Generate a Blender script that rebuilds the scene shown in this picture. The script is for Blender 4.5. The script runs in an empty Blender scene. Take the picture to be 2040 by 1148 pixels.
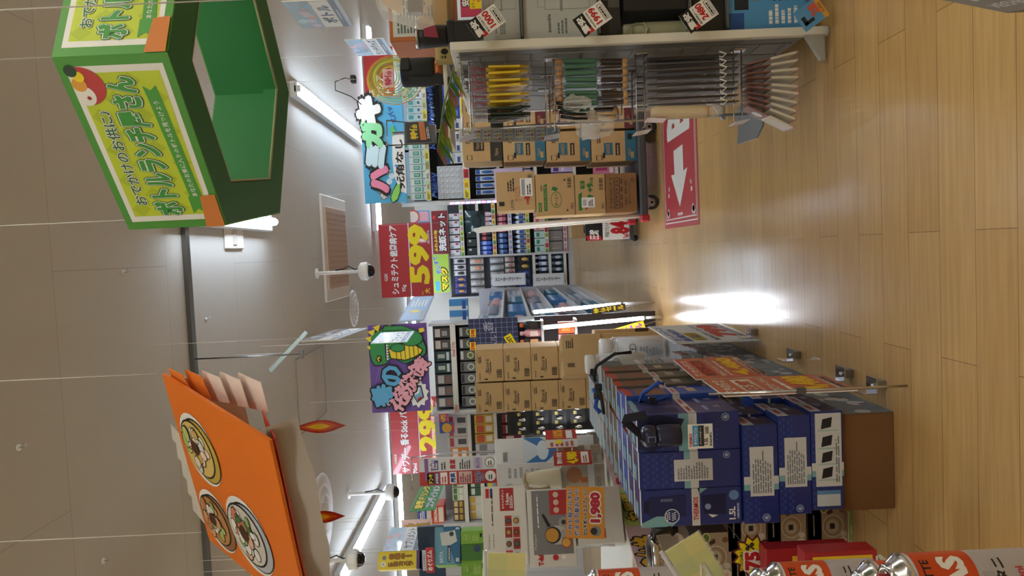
import bpy, bmesh, math, random
import numpy as np
from math import sin, cos, pi, radians, hypot, atan2
from mathutils import Vector, Matrix
random.seed(7)
S = bpy.context.scene
COL = S.collection
# ---------------------------------------------------------------- camera, exposure
FPX = 1450.0
CX, CY, VPX, VPY, ROLL, EYE = 1020.0, 574.0, 1010.0, 500.0, radians(2.6), 1.2
_du, _dv = CY - VPY, VPX - CX
_a = _du*cos(ROLL) - _dv*sin(ROLL)
_b = _du*sin(ROLL) + _dv*cos(ROLL)
_ya, _pi = atan2(_a, FPX), atan2(_b, hypot(FPX, _a))
FW = Vector((-sin(_ya)*cos(_pi), cos(_ya)*cos(_pi), sin(_pi)))
_r = Vector((cos(_ya), sin(_ya), 0)); _d = FW.cross(_r)
CU = cos(ROLL)*_r + sin(ROLL)*_d
CV = -sin(ROLL)*_r + cos(ROLL)*_d
EYEP = Vector((0, 0, EYE))
cam = bpy.data.cameras.new('camera')
cam.sensor_width = 36; cam.lens = FPX*36/2040; cam.clip_start = 0.02; cam.clip_end = 100
camo = bpy.data.objects.new('camera', cam); COL.objects.link(camo)
camo.matrix_world = Matrix(((CV.x, CU.x, -FW.x, 0), (CV.y, CU.y, -FW.y, 0), (CV.z, CU.z, -FW.z, EYE), (0, 0, 0, 1)))
S.camera = camo
S.view_settings.view_transform = 'Standard'; S.view_settings.look = 'None'
S.view_settings.gamma = 1; S.view_settings.use_curve_mapping = False
S.view_settings.exposure = 0.2
wd = bpy.data.worlds.new('store_air'); S.world = wd; wd.use_nodes = True
wd.node_tree.nodes['Background'].inputs[0].default_value = (1, .97, .93, 1)
wd.node_tree.nodes['Background'].inputs[1].default_value = 0.05
TUBE_POWER = 36.0      # emission of the ceiling tubes
LED_POWER = 50.0       # emission of the shelf light bars

def ray(x, y): return FW + CU*((CY - y)/FPX) + CV*((x - CX)/FPX)
def PY(x, y, Y): r = ray(x, y); return EYEP + r*(Y/r.y)
def PZ(x, y, Z): r = ray(x, y); return EYEP + r*((Z - EYE)/r.z)
def PX(x, y, X): r = ray(x, y); return EYEP + r*(X/r.x)
# ---------------------------------------------------------------- materials
_mats = {}
def lin(h):
    c = [int(h[i:i+2], 16)/255 for i in (0, 2, 4)]
    return tuple(v/12.92 if v <= .04045 else ((v+.055)/1.055)**2.4 for v in c) + (1,)
def M(h, rough=.5, metal=0., emit=0., var=0., scale=8., coat=0., bump=0.):
    k = (h, rough, metal, emit, var, scale, coat, bump)
    if k in _mats: return _mats[k]
    m = bpy.data.materials.new('mat_' + h); m.use_nodes = True
    nt = m.node_tree; p = nt.nodes['Principled BSDF']
    p.inputs['Base Color'].default_value = lin(h); p.inputs['Roughness'].default_value = rough
    p.inputs['Metallic'].default_value = metal; p.inputs['Coat Weight'].default_value = coat
    if emit:
        p.inputs['Emission Color'].default_value = lin(h); p.inputs['Emission Strength'].default_value = emit
    if var or bump:
        tc = nt.nodes.new('ShaderNodeTexCoord'); n = nt.nodes.new('ShaderNodeTexNoise')
        n.inputs['Scale'].default_value = scale; n.inputs['Detail'].default_value = 4
        nt.links.new(tc.outputs['Object'], n.inputs['Vector'])
        if var:
            mx = nt.nodes.new('ShaderNodeMix'); mx.data_type = 'RGBA'
            c = lin(h); mx.inputs[6].default_value = tuple(v*(1-var) for v in c[:3]) + (1,)
            mx.inputs[7].default_value = tuple(min(1, v*(1+var)) for v in c[:3]) + (1,)
            nt.links.new(n.outputs['Fac'], mx.inputs[0]); nt.links.new(mx.outputs[2], p.inputs['Base Color'])
        if bump:
            bp = nt.nodes.new('ShaderNodeBump'); bp.inputs['Strength'].default_value = bump; bp.inputs['Distance'].default_value = .01
            nt.links.new(n.outputs['Fac'], bp.inputs['Height']); nt.links.new(bp.outputs[0], p.inputs['Normal'])
    _mats[k] = m; return m
def CLEAR(h='ffffff', fac=.25, rough=.08, edge=.35):
    """clear plastic film: mostly see-through, partly glossy"""
    k = ('clear', h, fac, rough, edge)
    if k in _mats: return _mats[k]
    m = bpy.data.materials.new('clear_plastic'); m.use_nodes = True; nt = m.node_tree
    for n in list(nt.nodes): nt.nodes.remove(n)
    o = nt.nodes.new('ShaderNodeOutputMaterial'); t = nt.nodes.new('ShaderNodeBsdfTransparent'); g = nt.nodes.new('ShaderNodeBsdfPrincipled')
    g.inputs['Base Color'].default_value = lin(h); g.inputs['Roughness'].default_value = rough
    fr = nt.nodes.new('ShaderNodeLayerWeight'); fr.inputs['Blend'].default_value = .35
    ma = nt.nodes.new('ShaderNodeMath'); ma.operation = 'MULTIPLY_ADD'; ma.inputs[1].default_value = edge; ma.inputs[2].default_value = fac; ma.use_clamp = True
    mx = nt.nodes.new('ShaderNodeMixShader')
    nt.links.new(fr.outputs['Facing'], ma.inputs[0]); nt.links.new(ma.outputs[0], mx.inputs[0])
    nt.links.new(t.outputs[0], mx.inputs[1]); nt.links.new(g.outputs[0], mx.inputs[2]); nt.links.new(mx.outputs[0], o.inputs[0])
    _mats[k] = m; return m
WHITE = M('f2f2f0', .5); BLACK = M('121214', .5); GREY = M('8a8c90', .5); INK = M('23201e', .7)
RED = M('c01c22', .45); YEL = M('f6dc10', .45); CHROME = M('c8c8cc', .18, 1.); STEEL = M('9aa0a4', .3, 1.)
CARD = M('bf9f70', .85, var=.08, scale=14); CARDD = M('8e6a44', .9, var=.08, scale=14)
PAINT = M('e6e4da', .45); FILM = CLEAR()
def wood_floor():
    m = bpy.data.materials.new('floor_planks'); m.use_nodes = True; nt = m.node_tree; N = nt.nodes.new; L = nt.links.new
    p = nt.nodes['Principled BSDF']; tc = N('ShaderNodeTexCoord')
    br = N('ShaderNodeTexBrick'); br.offset = .37; br.offset_frequency = 2
    br.inputs['Scale'].default_value = 1; br.inputs['Brick Width'].default_value = .95; br.inputs['Row Height'].default_value = .155
    br.inputs['Mortar Size'].default_value = .0012; br.inputs['Mortar Smooth'].default_value = .3; br.inputs['Bias'].default_value = 0
    br.inputs['Color1'].default_value = lin('d2ad74'); br.inputs['Color2'].default_value = lin('c8a26c'); br.inputs['Mortar'].default_value = lin('8d6a45')
    L(tc.outputs['Object'], br.inputs['Vector'])
    mp = N('ShaderNodeMapping'); mp.inputs['Scale'].default_value = (1.2, 22, 1); L(tc.outputs['Object'], mp.inputs['Vector'])
    n = N('ShaderNodeTexNoise'); n.inputs['Scale'].default_value = 3; n.inputs['Detail'].default_value = 6; L(mp.outputs[0], n.inputs['Vector'])
    mx = N('ShaderNodeMix'); mx.data_type = 'RGBA'; mx.blend_type = 'MULTIPLY'; mx.inputs[0].default_value = 1
    cr = N('ShaderNodeValToRGB'); cr.color_ramp.elements[0].position = .3; cr.color_ramp.elements[0].color = (.82, .80, .76, 1); cr.color_ramp.elements[1].position = .7; cr.color_ramp.elements[1].color = (1, 1, 1, 1)
    L(n.outputs['Fac'], cr.inputs[0]); L(br.outputs['Color'], mx.inputs[6]); L(cr.outputs[0], mx.inputs[7]); L(mx.outputs[2], p.inputs['Base Color'])
    n2 = N('ShaderNodeTexNoise'); n2.inputs['Scale'].default_value = 2.5; n2.inputs['Detail'].default_value = 5; L(tc.outputs['Object'], n2.inputs['Vector'])
    mr = N('ShaderNodeMapRange'); mr.inputs['To Min'].default_value = .13; mr.inputs['To Max'].default_value = .27; L(n2.outputs['Fac'], mr.inputs['Value']); L(mr.outputs[0], p.inputs['Roughness'])
    bp = N('ShaderNodeBump'); bp.inputs['Strength'].default_value = .25; bp.inputs['Distance'].default_value = .003; bp.invert = True
    L(br.outputs['Fac'], bp.inputs['Height']); L(bp.outputs[0], p.inputs['Normal'])
    return m
def ceiling_mat():
    m = bpy.data.materials.new('ceiling_board'); m.use_nodes = True; nt = m.node_tree; N = nt.nodes.new; L = nt.links.new
    p = nt.nodes['Principled BSDF']; p.inputs['Roughness'].default_value = .8; tc = N('ShaderNodeTexCoord')
    br = N('ShaderNodeTexBrick'); br.offset = .5
    br.inputs['Scale'].default_value = 1; br.inputs['Brick Width'].default_value = 1.82; br.inputs['Row Height'].default_value = .91
    br.inputs['Mortar Size'].default_value = .0018; br.inputs['Color1'].default_value = lin('cac7c0'); br.inputs['Color2'].default_value = lin('c8c5be'); br.inputs['Mortar'].default_value = lin('aeaaa3')
    L(tc.outputs['Object'], br.inputs['Vector'])
    n = N('ShaderNodeTexNoise'); n.inputs['Scale'].default_value = 60; n.inputs['Detail'].default_value = 3; L(tc.outputs['Object'], n.inputs['Vector'])
    bp = N('ShaderNodeBump'); bp.inputs['Strength'].default_value = .12; bp.inputs['Distance'].default_value = .004; L(n.outputs['Fac'], bp.inputs['Height']); L(bp.outputs[0], p.inputs['Normal'])
    L(br.outputs['Color'], p.inputs['Base Color']); return m
# ---------------------------------------------------------------- mesh building
_txt = {}
def text_geo(s, bold):
    k = (s, bold)
    if k not in _txt:
        c = bpy.data.curves.new('t', 'FONT'); c.body = s; c.resolution_u = 2 if len(s) < 12 else 1; c.offset = bold; c.align_x = 'CENTER'
        o = bpy.data.objects.new('t', c); me = o.to_mesh()
        V = [(v.co.x, v.co.y) for v in me.vertices]; Fs = [tuple(p.vertices) for p in me.polygons]
        o.to_mesh_clear(); bpy.data.objects.remove(o); bpy.data.curves.remove(c)
        if V:
            xs = [v[0] for v in V]; ys = [v[1] for v in V]; bx = (min(xs), max(xs), min(ys), max(ys))
        else: bx = (0, 1, 0, 1)
        _txt[k] = (V, Fs, bx)
    return _txt[k]
class B:
    def __init__(s): s.v = []; s.f = []; s.mi = []; s.sm = []; s.mats = []
    def m(s, mat):
        if mat not in s.mats: s.mats.append(mat)
        return s.mats.index(mat)
    def add(s, vs, fs, mat, smooth=False):
        o = len(s.v); i = s.m(mat); s.v += [tuple(v) for v in vs]
        for f in fs: s.f.append(tuple(o+k for k in f)); s.mi.append(i); s.sm.append(smooth)
    def box(s, c, d, mat, bev=0., rz=0.):
        cx, cy, cz = c; hx, hy, hz = d[0]/2, d[1]/2, d[2]/2
        if bev > 0:
            bev = min(bev, hx*.9, hy*.9, hz*.9); vs = []; idx = {}
            for sx in (-1, 1):
                for sy in (-1, 1):
                    for sz in (-1, 1):
                        for ax in range(3):
                            p = [sx*hx, sy*hy, sz*hz]; h = [hx, hy, hz]; sg = [sx, sy, sz]
                            for q in range(3):
                                if q != ax: p[q] = sg[q]*(h[q]-bev)
                            idx[(sx, sy, sz, ax)] = len(vs); vs.append(p)
            fs = []
            for ax in range(3):
                q, w = [(1, 2), (2, 0), (0, 1)][ax]
                for sg in (-1, 1):
                    def g(a, b_):
                        t = [0, 0, 0]; t[ax] = sg; t[q] = a; t[w] = b_; return idx[(t[0], t[1], t[2], ax)]
                    L_ = [g(-1, -1), g(1, -1), g(1, 1), g(-1, 1)]; fs.append(L_ if sg > 0 else L_[::-1])
                    for sg2 in (-1, 1):   # edge strips between ax and q faces
                        t1 = [0, 0, 0]; t1[ax] = sg; t1[q] = sg2
                        e = []
                        for z, face in ((-1, ax), (1, ax), (1, q), (-1, q)):
                            t = list(t1); t[w] = z; e.append(idx[(t[0], t[1], t[2], face)])
                        fs.append(e if sg*sg2 < 0 else e[::-1])
            for sx in (-1, 1):
                for sy in (-1, 1):
                    for sz in (-1, 1):
                        t = [idx[(sx, sy, sz, a)] for a in range(3)]; fs.append(t if sx*sy*sz > 0 else t[::-1])
        else:
            vs = [(x, y, z) for x in (-hx, hx) for y in (-hy, hy) for z in (-hz, hz)]
            fs = [(0, 1, 3, 2), (4, 6, 7, 5), (0, 4, 5, 1), (2, 3, 7, 6), (0, 2, 6, 4), (1, 5, 7, 3)]
        cr, sr = cos(rz), sin(rz)
        s.add([(cx+x*cr-y*sr, cy+x*sr+y*cr, cz+z) for x, y, z in vs], fs, mat); return s
    def poly(s, pts, mat): s.add(pts, [tuple(range(len(pts)))], mat); return s
    def slab(s, pts, off, mat):
        """closed prism: outline pts (3D) pushed along vector off"""
        n = len(pts); off = Vector(off); a = [Vector(p) for p in pts]; b_ = [p+off for p in a]
        s.add(a+b_, [tuple(range(n)), tuple(range(2*n-1, n-1, -1))] + [(i, i+n, (i+1) % n+n, (i+1) % n) for i in range(n)], mat); return s
    def tube(s, pts, r, mat, n=8, closed=False, smooth=True):
        P = [Vector(p) for p in pts]; rings = []; vs = []; fs = []
        up = Vector((.13, .21, .97))
        for i, p in enumerate(P):
            if closed: t = P[(i+1) % len(P)] - P[i-1]
            else: t = P[min(i+1, len(P)-1)] - P[max(i-1, 0)]
            t.normalize(); a = t.cross(up)
            if a.length < .05: a = t.cross(Vector((1, 0, 0)))
            a.normalize(); c = a.cross(t); rr = r[i] if isinstance(r, (list, tuple)) else r
            for k in range(n): vs.append(p + (a*cos(2*pi*k/n) + c*sin(2*pi*k/n))*rr)
        m_ = len(P)
        for i in range(m_ if closed else m_-1):
            j = (i+1) % m_
            for k in range(n): fs.append((i*n+k, i*n+(k+1) % n, j*n+(k+1) % n, j*n+k))
        if not closed: fs += [tuple(range(n-1, -1, -1)), tuple((m_-1)*n+k for k in range(n))]
        s.add(vs, fs, mat, smooth); return s
    def lathe(s, prof, mat, n=20, c=(0, 0, 0), axis='Z', sx=1., sy=1., smooth=True):
        vs = []; fs = []
        for r, z in prof:
            for k in range(n):
                x, y = r*cos(2*pi*k/n)*sx, r*sin(2*pi*k/n)*sy
                vs.append({'Z': (c[0]+x, c[1]+y, c[2]+z), 'Y': (c[0]+x, c[1]+z, c[2]-y), 'X': (c[0]+z, c[1]+x, c[2]+y)}[axis])
        for i in range(len(prof)-1):
            for k in range(n): fs.append((i*n+k, i*n+(k+1) % n, (i+1)*n+(k+1) % n, (i+1)*n+k))
        fs += [tuple(range(n-1, -1, -1)), tuple((len(prof)-1)*n+k for k in range(n))]
        s.add(vs, fs, mat, smooth); return s
    def blob(s, c, r, mat, n=10):
        prof = [(max(.001, sin(pi*i/n))*1, -cos(pi*i/n)) for i in range(n+1)]
        vs = []; fs = []; q = 12
        for a, z in prof:
            for k in range(q): vs.append((c[0]+a*r[0]*cos(2*pi*k/q), c[1]+a*r[1]*sin(2*pi*k/q), c[2]+z*r[2]))
        for i in range(n):
            for k in range(q): fs.append((i*q+k, i*q+(k+1) % q, (i+1)*q+(k+1) % q, (i+1)*q+k))
        s.add(vs, fs, mat, True); return s
    def done(s, name, parent=None, loc=None, rz=0.):
        me = bpy.data.meshes.new(name); me.from_pydata(s.v, [], s.f)
        for m_ in s.mats: me.materials.append(m_)
        me.polygons.foreach_set('material_index', s.mi); me.polygons.foreach_set('use_smooth', s.sm); me.update()
        o = bpy.data.objects.new(name, me); COL.objects.link(o)
        if parent: o.parent = parent
        if loc is not None: o.location = loc
        if rz: o.rotation_euler[2] = rz
        return o
class F:
    """a printed face: a runs left to right 0..1, b runs top to bottom 0..1"""
    def __init__(s, b, tl, ux, uy, w, h, lay=.0005):
        s.b = b; s.o = Vector(tl); s.ux = Vector(ux).normalized(); s.dn = Vector(uy).normalized(); s.w = w; s.h = h
        s.n = -(s.ux.cross(s.dn)); s.n = s.dn.cross(s.ux); s.lay = lay; s.k = 1
    def p(s, a, b_, k): return s.o + s.ux*(a*s.w) + s.dn*(b_*s.h) + s.n*(s.lay*k)
    def poly(s, pts, mat, k=1): s.b.poly([s.p(a, b_, k) for a, b_ in pts], mat); return s
    def r(s, a0, b0, a1, b1, mat, k=1): return s.poly([(a0, b1), (a1, b1), (a1, b0), (a0, b0)], mat, k)
    def c(s, a, b_, r, mat, k=1, n=18, sx=1., sy=1.):
        return s.poly([(a+r*sx*cos(-2*pi*i/n)*s.h/s.w, b_+r*sy*sin(-2*pi*i/n)) for i in range(n)], mat, k)
    def t(s, txt, a, b_, size, mat, k=2, bold=0., rot=0., fit=None, out=None, ob=.05, sq=1.):
        """centred text at (a, b), cap box height size*h, squeezed into width fit*w"""
        V, Fs, bx = text_geo(txt, bold if bold <= .022 else .015)
        if not V: return s
        H_ = max(.5, bx[3]-bx[2]); sc = size*s.h/H_; W_ = bx[1]-bx[0]; sx = sc*sq
        if fit: sx = fit*s.w/W_
        mx, my = (bx[0]+bx[1])/2, (bx[2]+bx[3])/2; cr, sr = cos(radians(rot)), sin(radians(rot)); base = s.p(a, b_, k)
        def put(V, dn): return [base + s.n*dn + s.ux*((x-mx)*sx*cr - (y-my)*sc*sr) - s.dn*((x-mx)*sx*sr + (y-my)*sc*cr) for x, y in V]
        def fat(bd, dn, m_):       # thick strokes: the plain glyphs repeated round a small circle
            if bd <= .022: s.b.add(put(text_geo(txt, bd)[0], dn), text_geo(txt, bd)[1], m_); return
            V2, F2, _ = text_geo(txt, .015); n_ = 8 if bd > .05 else 5
            for i in range(n_): s.b.add(put([(x+(bd-.012)*cos(2*pi*i/n_), y+(bd-.012)*sin(2*pi*i/n_)) for x, y in V2], dn+s.lay*.03*i), F2, m_)
        if out: fat(bold+ob, -s.lay*.5, out)
        fat(bold, 0, mat); return s
    def vt(s, txt, a, b0, b1, mat, k=2, bold=0., out=None, ob=.05, wide=None):
        st = (b1-b0)/len(txt)
        for i, ch in enumerate(txt): s.t(ch, a, b0+st*(i+.5), st*.86, mat, k, bold, fit=wide, out=out, ob=ob)
        return s
    def fine(s, a0, b0, a1, b1, rows, mat, k=2, fill=.55, seed=1):
        rd = random.Random(seed*77+rows); st = (b1-b0)/rows
        for i in range(rows):
            a = a0; e = a0+(a1-a0)*rd.uniform(.6, 1)
            while a < e:
                l = (a1-a0)*rd.uniform(.06, .25); s.r(a, b0+st*(i+.5-fill/2), min(e, a+l), b0+st*(i+.5+fill/2), mat, k); a += l+(a1-a0)*.03
        return s
    def bars(s, a0, b0, a1, b1, mat=None, k=2, n=9):
        rd = random.Random(n)
        for i in range(n):
            x = a0+(a1-a0)*i/n; s.r(x, b0, x+(a1-a0)/n*rd.uniform(.3, .75), b1, mat or INK, k)
        return s
def front(b, w, h, y, z0=0., x0=0., lay=.0005): return F(b, (x0-w/2, y, z0+h), (1, 0, 0), (0, 0, -1), w, h, lay)
def right(b, d, h, x, z0=0., y0=0., lay=.0005): return F(b, (x, y0-d/2, z0+h), (0, 1, 0), (0, 0, -1), d, h, lay)
def left(b, d, h, x, z0=0., y0=0., lay=.0005): return F(b, (x, y0+d/2, z0+h), (0, -1, 0), (0, 0, -1), d, h, lay)
def top(b, w, d, z, lay=.0005): return F(b, (-w/2, d/2, z), (1, 0, 0), (0, -1, 0), w, d, lay)
def bottom(b, w, d, z, lay=.0005): return F(b, (-w/2, -d/2, z), (1, 0, 0), (0, 1, 0), w, d, lay)
# ---------------------------------------------------------------- scene objects
def tag(o, label, cat, group=None, kind=None):
    o['label'] = label; o['category'] = cat
    if group: o['group'] = group
    if kind: o['kind'] = kind
    return o
def thing(name, label, cat, loc=(0, 0, 0), rz=0., group=None):
    o = bpy.data.objects.new(name, None); o.empty_display_size = .05; COL.objects.link(o); o.location = loc; o.rotation_euler[2] = rz
    return tag(o, label, cat, group)
def struct(name, b):
    o = b.done(name); o['kind'] = 'structure'; return o
def dup(o, loc, rz=None, label=None, group=None, scale=None):
    c = o.copy(); COL.objects.link(c); c.location = loc
    if rz is not None: c.rotation_euler[2] = rz
    if label: c['label'] = label
    if group: c['group'] = group
    if scale: c.scale = scale
    for ch in list(o.children):
        k = ch.copy(); COL.objects.link(k); k.parent = c
        for g in list(ch.children):
            q = g.copy(); COL.objects.link(q); q.parent = k
    return c
def fit(xt, xb, yr, yl, Y):
    """photo bounds at depth Y -> centre bottom point, width, height"""
    ym = (yr+yl)/2; bt = PY(xb, ym, Y); tp = PY(xt, ym, Y)
    return Vector(((bt.x+tp.x)/2, Y, bt.z)), (PY((xt+xb)/2, yr, Y)-PY((xt+xb)/2, yl, Y)).x, tp.z-bt.z
def basis(o, origin, ux, up):
    """orient o: local x along ux, local z along up"""
    x = Vector(ux).normalized(); y = Vector(up).cross(x).normalized(); z = x.cross(y)
    o.matrix_world = Matrix(((x.x, y.x, z.x, origin[0]), (x.y, y.y, z.y, origin[1]), (x.z, y.z, z.z, origin[2]), (0, 0, 0, 1))); return o
# ================================================================ the room
XL, XR, YN, YF, HC = -6.2, 4.2, -2.6, 13.75, 2.9
b = B(); b.box(((XL+XR)/2, (YN+YF)/2, -.05), (XR-XL+.4, YF-YN+.4, .1), wood_floor()); struct('floor', b)
b = B(); b.box(((XL+XR)/2, (YN+YF)/2, HC+.05), (XR-XL+.4, YF-YN+.4, .1), ceiling_mat()); struct('ceiling', b)
WM = M('dcd8d0', .7, var=.03, scale=3)
for n, c, d in (('wall_back', ((XL+XR)/2, YF+.05, HC/2), (XR-XL+.2, .1, HC)), ('wall_front', ((XL+XR)/2, YN-.05, HC/2), (XR-XL+.2, .1, HC)),
                ('wall_left', (XL-.05, (YN+YF)/2, HC/2), (.1, YF-YN, HC)), ('wall_right', (XR+.05, (YN+YF)/2, HC/2), (.1, YF-YN, HC))):
    b = B(); b.box(c, d, WM); struct(n, b)
b = B(); b.box((-1.0, 3.85, HC-.012), (10.2, .045, .024), M('6d6c68', .35, .9)); struct('trim_1', b)
# ---- ceiling lamps: fluorescent fixtures in view, plus unseen ones added for fill
TUBE = M('dcecff', .4, emit=TUBE_POWER); TUBEW = M('f6f4e4', .4, emit=TUBE_POWER); LAMPB = M('c9c9c6', .5)
def lamp(label, x, y, length, along, group='bare tube strip lights on the ceiling', tube=None):
    t = thing('ceiling_lamp', label, 'lamp', (x, y, HC), 0 if along == 'X' else pi/2, group)
    b = B(); b.box((0, 0, -.03), (length, .13, .06), LAMPB, .008); b.box((-length/2+.01, 0, -.065), (.02, .05, .05), LAMPB); b.box((length/2-.01, 0, -.065), (.02, .05, .05), LAMPB); b.done('housing', t)
    b = B(); b.lathe([(.001, -length/2+.03), (.022, -length/2+.03), (.026, -length/2+.06), (.026, length/2-.06), (.022, length/2-.03), (.001, length/2-.03)], tube or TUBE, 12, (0, 0, -.088), 'X'); b.done('tube', t)
    return t
lamp('long white tube lamp running away above the hand-lettered toothpaste sign', 1.39, 7.35, 2.75, 'Y')
lamp('white tube lamp running away at the left of the ceiling beside two dome cameras', -2.9, 7.7, 2.5, 'Y')
lamp('tube lamp across the ceiling behind the red banners on the right', 1.62, 9.35, 2.6, 'X')
lamp('tube lamp across the ceiling behind the red price banner on the left', -3.3, 9.85, 2.6, 'X')
lamp('short end of tube lamp showing below the green hexagonal sign', .275, 4.4, 1.5, 'Y')
for x, y in ((-3.2, 3.2), (1.5, .6), (-1.6, -.6), (2.9, 3.4), (2.6, 12.2), (-1.4, 12.2), (-4.6, 6.2)):  # unseen lamps added to brighten the store, warmer tubes towards the camera
    lamp('tube lamp on the store ceiling out of the picture', x, y, 2.5, 'X', tube=TUBEW if y < 5 else TUBE)
# ---- cassette air conditioner, hatch, round diffusers
t = thing('air_conditioner', 'square ceiling cassette air conditioner with warm brownish grille', 'air conditioner', (.1, 7.2, HC))
b = B(); b.box((0, 0, -.012), (1.0, 1.0, .024), M('e4ded6', .5), .008); b.done('frame', t)
b = B(); b.box((0, 0, -.03), (.78, .84, .014), M('c7ab98', .6), .004)
for i in range(14): b.box((-.34+i*.052, 0, -.039), (.012, .8, .006), M('b0937f', .6))
b.done('grille', t)
for x, y, r, lab in ((-2.2, 6.16, .36, 'round air diffuser of concentric rings in the left ceiling'), (-.55, 7.9, .2, 'small round air diffuser above the purple dinosaur sign')):
    b = B(); wm = M('d3cec8', .5); b.lathe([(.001, -.002), (r*.98, -.002), (r*.98, -.006), (.001, -.006)], M('8c8883', .6), 32)
    for q, z, tr in ((.95, -.012, .05), (.7, -.024, .06), (.48, -.034, .06), (.26, -.042, .07), (.08, -.046, .08)):
        b.lathe([(r*max(.01, q-tr*.9), z-.004), (r*(q+tr*.2), z+.004), (r*(q+tr), z+.012), (r*(q+tr), z+.006), (r*(q+tr*.2), z-.006), (r*max(.01, q-tr*.9), z-.012)], wm, 32)
    tag(b.done('air_diffuser', None, (x, y, HC)), lab, 'diffuser')
def outline_hatch(name, lab, x0, y0, x1, y1, rz=0):
    w, d = x1-x0, y1-y0; b = B(); b.box((0, 0, -.004), (w, d, .008), M('cdc7be', .7))
    for c, s_ in (((0, d/2, -.005), (w, .012, .012)), ((0, -d/2, -.005), (w, .012, .012)), ((w/2, 0, -.005), (.012, d, .012)), ((-w/2, 0, -.005), (.012, d, .012))): b.box(c, s_, M('8c877f', .5))
    tag(b.done(name, None, ((x0+x1)/2, (y0+y1)/2, HC), rz), lab, 'hatch')
outline_hatch('ceiling_hatch', 'large flush access hatch in the ceiling beside the hanging antenna', PZ(620, 772, HC).x-.3, PZ(620, 772, HC).y-.42, PZ(620, 772, HC).x+.3, PZ(620, 772, HC).y+.42)
b = B(); b.box((0, 0, -.006), (.22, .3, .012), M('e8e4da', .5), .004); b.box((0, 0, -.014), (.17, .06, .006), M('c9c4b8', .5))
tag(b.done('ceiling_plate', None, (.2, 4.55, HC)), 'small white plate on the ceiling below the green hexagonal sign', 'plate')
# ================================================================ things hung from the ceiling
GRN = M('4f9a3a', .5, var=.05, scale=3); GRND = M('1d6b33', .55); GLIN = M('1f7a3c', .55)
def string(label, p, z1=HC, r=.0012, mat=None, grp='thin nylon threads holding up signs'):
    b = B(); b.tube([(0, 0, 0), (0, 0, z1-p[2])], r, mat or M('dcdcd8', .3), 5)
    return tag(b.done('hanging_thread', None, p), label, 'thread', grp)
# ---- green hexagonal collar sign
hc, hr, hz, hh = Vector((.397, 1.581, 1.75)), .35, 1.75, .192
hx = thing('hanging_sign', 'big green hexagonal cardboard sign about bottles for lunch, hung under the ceiling', 'sign', hc)
HP = [Vector((hr*cos(radians(-96.8-60*k)), hr*sin(radians(-96.8-60*k)), 0)) for k in range(6)]
UPV = Vector((0, 0, 1))
def lunch_art(f):
    f.r(0, 0, 1, 1, GRN, .5); f.r(.05, .07, .95, .93, WHITE, 1); f.r(.085, .12, .915, .88, M('c4d62e', .5), 1.6)
    for i in range(9):
        for j in range(4):
            if (i+j) % 2 == 0:
                x, y = .085+.83*(i+.5)/9, .12+.76*(j+.5)/4
                f.poly([(x-.046, y), (x, y+.095), (x+.046, y), (x, y-.095)], M('b2c722', .5), 2)
    dg = M('1f6a35', .5)
    f.t('おでかけのお供に♪', .44, .25, .12, dg, 5, .02, fit=.56, out=WHITE, ob=.05)
    f.t('ボトルランチ屋さん', .49, .5, .26, dg, 3, .125, fit=.8); f.t('ボトルランチ屋さん', .49, .5, .26, WHITE, 4.3, .085, fit=.8)
    f.t('ボトルランチ屋さん', .49, .5, .26, M('3f9b3b', .5), 5.2, .05, fit=.8)
    f.poly([(.09, .72), (.2, .72), (.2, .74), (.78, .69), (.84, .68), (.815, .74), (.84, .8), (.78, .81), (.2, .86), (.09, .85), (.12, .785)][::-1], M('4ba03a', .5), 3)
    f.t('あなたのお気に入りのボトルを見つけよう', .48, .775, .055, WHITE, 4, .01, fit=.56, rot=2.5)
    f.poly([(.85+.1*cos(pi*i/12), .16+.2*sin(pi*i/12)) for i in range(13)][::-1], M('c23a3c', .5), 4)
    f.c(.8, .16, .085, M('f4f2ee'), 5, sx=1.1); f.c(.86, .14, .065, M('e8a43a'), 5.5); f.c(.9, .16, .05, YEL, 5.8); f.c(.93, .11, .055, M('20402a'), 6); f.c(.79, .18, .018, M('b02030'), 6)
    f.poly([(.0, .8), (.2, .84), (.21, .99), (.0, .99)][::-1], M('d8823c', .6), 6)
for k in range(6):
    a, c = HP[(k+1) % 6], HP[k]     # left, right seen from outside
    u = (c-a).normalized(); nrm = u.cross(UPV)*1.0
    b = B(); b.slab([a, c, c+UPV*hh, a+UPV*hh], -nrm*.004, GRN)
    f = F(b, a+UPV*hh, u, -UPV, (c-a).length, hh, .0004)
    if k in (0, 5): lunch_art(f)
    else: f.r(.05, .07, .95, .93, M('c4d62e', .5))
    b.slab([a-nrm*.005+UPV*.02, c-nrm*.005+UPV*.02, c-nrm*.005+UPV*(hh-.004), a-nrm*.005+UPV*(hh-.004)], -nrm*.002, GLIN)
    b.done('side_panel', hx)
    fl = .085/.303   # inward flange of the underside
    ai, ci = a*(1-fl), c*(1-fl)
    b = B(); b.slab([a*.985, ai, ci, c*.985], UPV*.004, GRND)
    b.tube([ai+UPV*.002, ci+UPV*.002], .003, M('a8b08c', .8), 5); b.done('bottom_flange', hx)
    b = B(); b.slab([ai, ci, ci+UPV*.035, ai+UPV*.035], nrm*.003, GLIN); b.done('inner_rim', hx)
for k in (0, 2, 4): string('nylon thread above the green hexagonal sign', hc+HP[k]+UPV*hh)
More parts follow.
